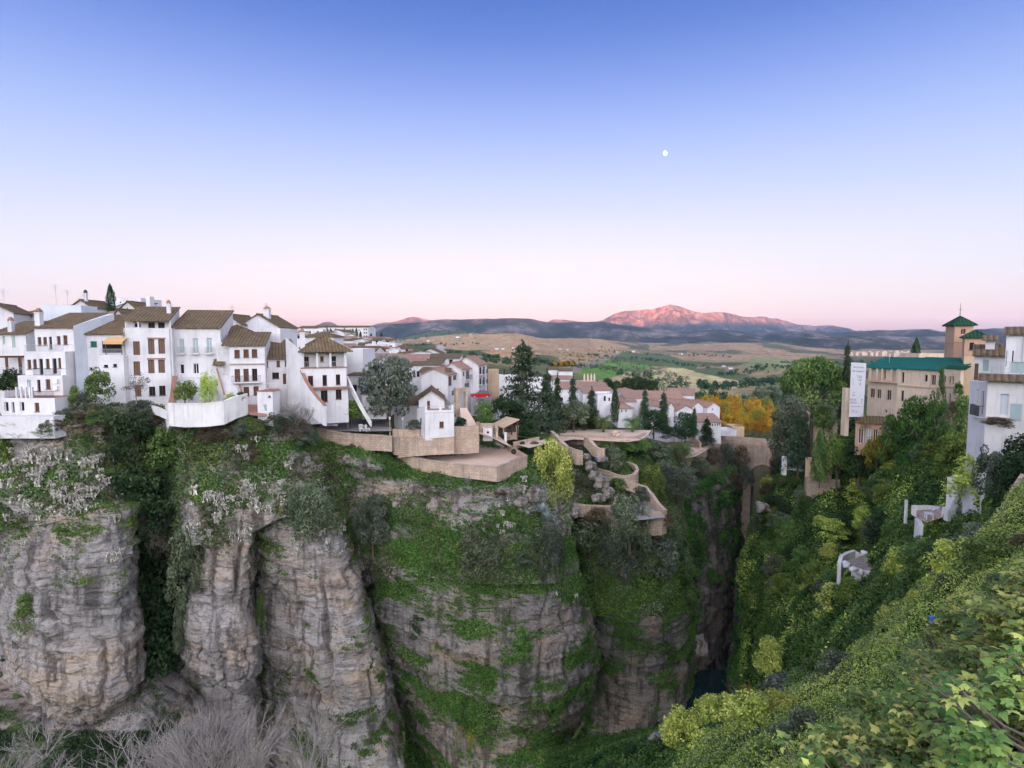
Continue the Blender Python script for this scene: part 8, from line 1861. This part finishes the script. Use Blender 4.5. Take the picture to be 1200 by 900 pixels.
bushes('L', 42, .8, 2.3, [('bush', 'lime', 'fine-leaved yellow-green bush'), ('bush', 'lime', 'fine-leaved yellow-green bush'), ('bush', 'bright', 'fine-leaved green bush'), ('bush', 'olive', 'dull olive bush'), ('bush', 'green', 'mid green bush'), ('bush', 'dry', 'dry brownish bush')], 'on the near slope at the right', 'bushes of the near slope', 11, lambda x, y, P: (P[..., 1] > 17) & (P[..., 1] < 33), sink=.35)
# far woods: hedges and tree belts too many to count
def wood(name, lines, mat, seed, hgt=6.0, nleaf=60, jit=(3, .5)):
    rng = np.random.default_rng(seed); Vs, Fs, Ts = [], [], []; b = 0
    for (x0, Y0, x1, Y1, n) in lines:
        for k in range(n):
            t = rng.random(); px = x0 + (x1 - x0) * t + rng.normal() * jit[0]; Y = math.exp(math.log(Y0) + (math.log(Y1) - math.log(Y0)) * t) * math.exp(rng.normal() * jit[1] * .08); g = ground_at(px, Y); h = hgt * rng.uniform(.5, 1.2); 
            d = rng.normal(size=(nleaf, 3)); d /= np.linalg.norm(d, axis=1, keepdims=True); c = g + np.array([0, 0, h * .5]) + d * np.array([h * .55, h * .55, h * .5]) * rng.uniform(.6, 1, (nleaf, 1)); V, Fq = leaf_quads(c, d, h * .17, rng); Vs.append(V); Fs.append(Fq + b); b += len(V); Ts.append(np.full(len(V), np.clip(rng.normal(.45, .22), 0, 1)))
    o = build_np(name, np.concatenate(Vs), np.concatenate(Fs), L_[mat], None, {'tint': np.concatenate(Ts)}); tag(o, 'far hedges and woods between the fields', 'woodland', kind='stuff'); return o
wood('woodland', [(440, 700, 560, 520, 60), (540, 620, 640, 900, 60), (500, 900, 700, 1000, 70), (690, 1500, 830, 1400, 60), (716, 900, 826, 760, 46), (820, 700, 920, 900, 120), (840, 1100, 960, 1300, 90), (860, 480, 960, 420, 70), (890, 600, 1000, 700, 60), (470, 1800, 560, 2100, 50), (690, 2300, 860, 2400, 70), (790, 560, 870, 520, 34), (920, 1600, 1090, 1800, 130), (460, 380, 520, 420, 30)], 'dark', 31, 7)
wood('woodland', [(455, 4300, 590, 4300, 150)], 'dark', 34, 16, 30, (10, 1.6)); wood('woodland', [(940, 300, 1010, 420, 60), (900, 380, 960, 330, 40)], 'olive', 35, 6)
wood('orchard', [(655 + i * 6, 900 + 110 * j, 664 + i * 6, 905 + 110 * j, 2) for i in range(11) for j in range(6)] , 'olive', 32, 6, 40, (1, .1)); wood('orchard', [(716 + 4 * i, 1050 - 30 * i + 90 * j, 726 + 4 * i, 1050 - 30 * i + 90 * j, 3) for i in range(22) for j in range(6)], 'olive', 33, 5, 30, (1, .1))

# --- near fig bushes
def fig_leaves(C, D, Nn, size, rng):
    n = len(C); k = 13
    ang = np.linspace(-math.pi * .93, math.pi * .93, k); lob = np.array([.38, .62, .40, .80, .42, .92, .55, .92, .42, .80, .40, .62, .38]); lob = np.array([.42, .66, .52, .86, .58, .72, 1.10, .72, .58, .86, .52, .66, .42])
    S_ = np.cross(Nn, D); V = np.zeros((n, k + 1, 3)); s = size[:, None]
    V[:, 0] = C
    for i in range(k):
        r = lob[i]; V[:, i + 1] = C + s * r * (D * math.cos(ang[i]) + S_ * math.sin(ang[i]) * .82) - Nn * s * .42 * r * r + Nn * s * .10 * abs(math.sin(ang[i]))
    f = np.array([(0, i + 1, i + 2) for i in range(k - 1)]); Fq = (np.arange(n)[:, None, None] * (k + 1) + f[None]).reshape(-1, 3); return V.reshape(-1, 3), Fq, k + 1
P, N, vg, ar = PATCH['L']; rng = np.random.default_rng(5); qx, qy = proj(P)
centers = [(1040, 880), (1125, 870), (1190, 830), (1120, 790), (1175, 765), (960, 905), (1060, 835), (1195, 900)]
lbs = ['lowest fig bush in the centre of the near corner', 'fig bush with yellowing leaves at the bottom right', 'fig bush reaching the right edge of the photo', 'fig bush just below the blue scrap', 'fig bush highest at the right edge', 'fig bush farthest left along the bottom edge', 'fig bush with the palest leaf tips, in the middle of the near slope', 'dark fig bush in the very bottom right corner']
m = (qx > 900) & (qx < 1330) & (qy > 700) & (qy < 1000) & (P[..., 1] < 17) & (qy > 1010 - (qx - 900) * .9 - 60 * (qx > 1100)); m = m[:-1, :-1]; w = (ar * m).ravel(); ids = rng.choice(len(w), 3900, p=w / w.sum()); j, i = np.unravel_index(ids, ar.shape)
pts = P[j, i]; nn = N[j, i]; gx = qx[j, i]; gy = qy[j, i]; hgt_ = np.clip(fbm(pts / 1.1, 3, 301) + .25, 0, .8); own = np.argmin([(gx - a) ** 2 + (gy - b) ** 2 * 1.5 for a, b in centers], 0)
for c in range(len(centers)):
    sel = np.where(own == c)[0]
    if len(sel) < 4: continue
    base = pts[sel].mean(0); root = empty('fig_bush', base); tag(root, lbs[c], 'bush'); Cs, Ds, Ns, Ss, Ts = [], [], [], [], []; br = MB()
    for q in sel:
        tip = pts[q] + nn[q] * (rng.uniform(.0, .45) + 1.5 * hgt_[q]) + rng.normal(size=3) * .1; k = int(rng.integers(5, 9)); tt = rng.normal(.42, .25)
        if rng.random() < .5: br.tube([tuple(pts[q] - nn[q] * .3 + rng.normal(size=3) * .25 - base), tuple((pts[q] + tip) / 2 + rng.normal(size=3) * .06 - base), tuple(tip - base)], [.022, .016, .009], 4, cap=False)
        a0 = rng.uniform(0, 6.28)
        for z in range(k):
            a = a0 + z * 2.4; e = rng.uniform(-.35, .6); d = np.array([math.cos(a) * math.cos(e), math.sin(a) * math.cos(e), math.sin(e)]); nv_ = np.array([0, 0, 1.0]) + .45 * nn[q] + .35 * rng.normal(size=3); nv_ -= d * np.dot(nv_, d); nv_ /= np.linalg.norm(nv_) + 1e-9
            s_ = rng.uniform(.065, .125); Cs.append(tip + d * (.07 + s_ * .4)); Ds.append(d); Ns.append(nv_); Ss.append(s_); Ts.append(np.clip(tt + rng.uniform(-.2, .2) + (.35 if z > k - 3 and rng.random() < .5 else 0), 0, 1))
    V, Fq, kk = fig_leaves(np.array(Cs) - base, np.array(Ds), np.array(Ns), np.array(Ss), rng); build_np('foliage', V, Fq, L_['fig'], root, {'tint': np.repeat(np.array(Ts), kk)}); br.build('branches', M['palebark'], root)
p, n = patch_point('L', 1103, 758); mb = MB(); rd = random.Random(2)
for i in range(9): mb.hull8([(rd.uniform(-.06, .06), rd.uniform(-.06, .06), rd.uniform(-.04, .05)) for _ in range(3)], [(rd.uniform(-.07, .07), rd.uniform(-.05, .05), rd.uniform(.05, .12)) for _ in range(3)])
M['blue'] = plain('blue_plastic', (.10, .22, .62), .4, .1); o = mb.build('plastic_bag', M['blue']); o.location = p + n * .75; o.scale = (1.6, 1.6, 1.6); tag(o, 'small crumpled blue plastic bag caught in the near bushes', 'bag')
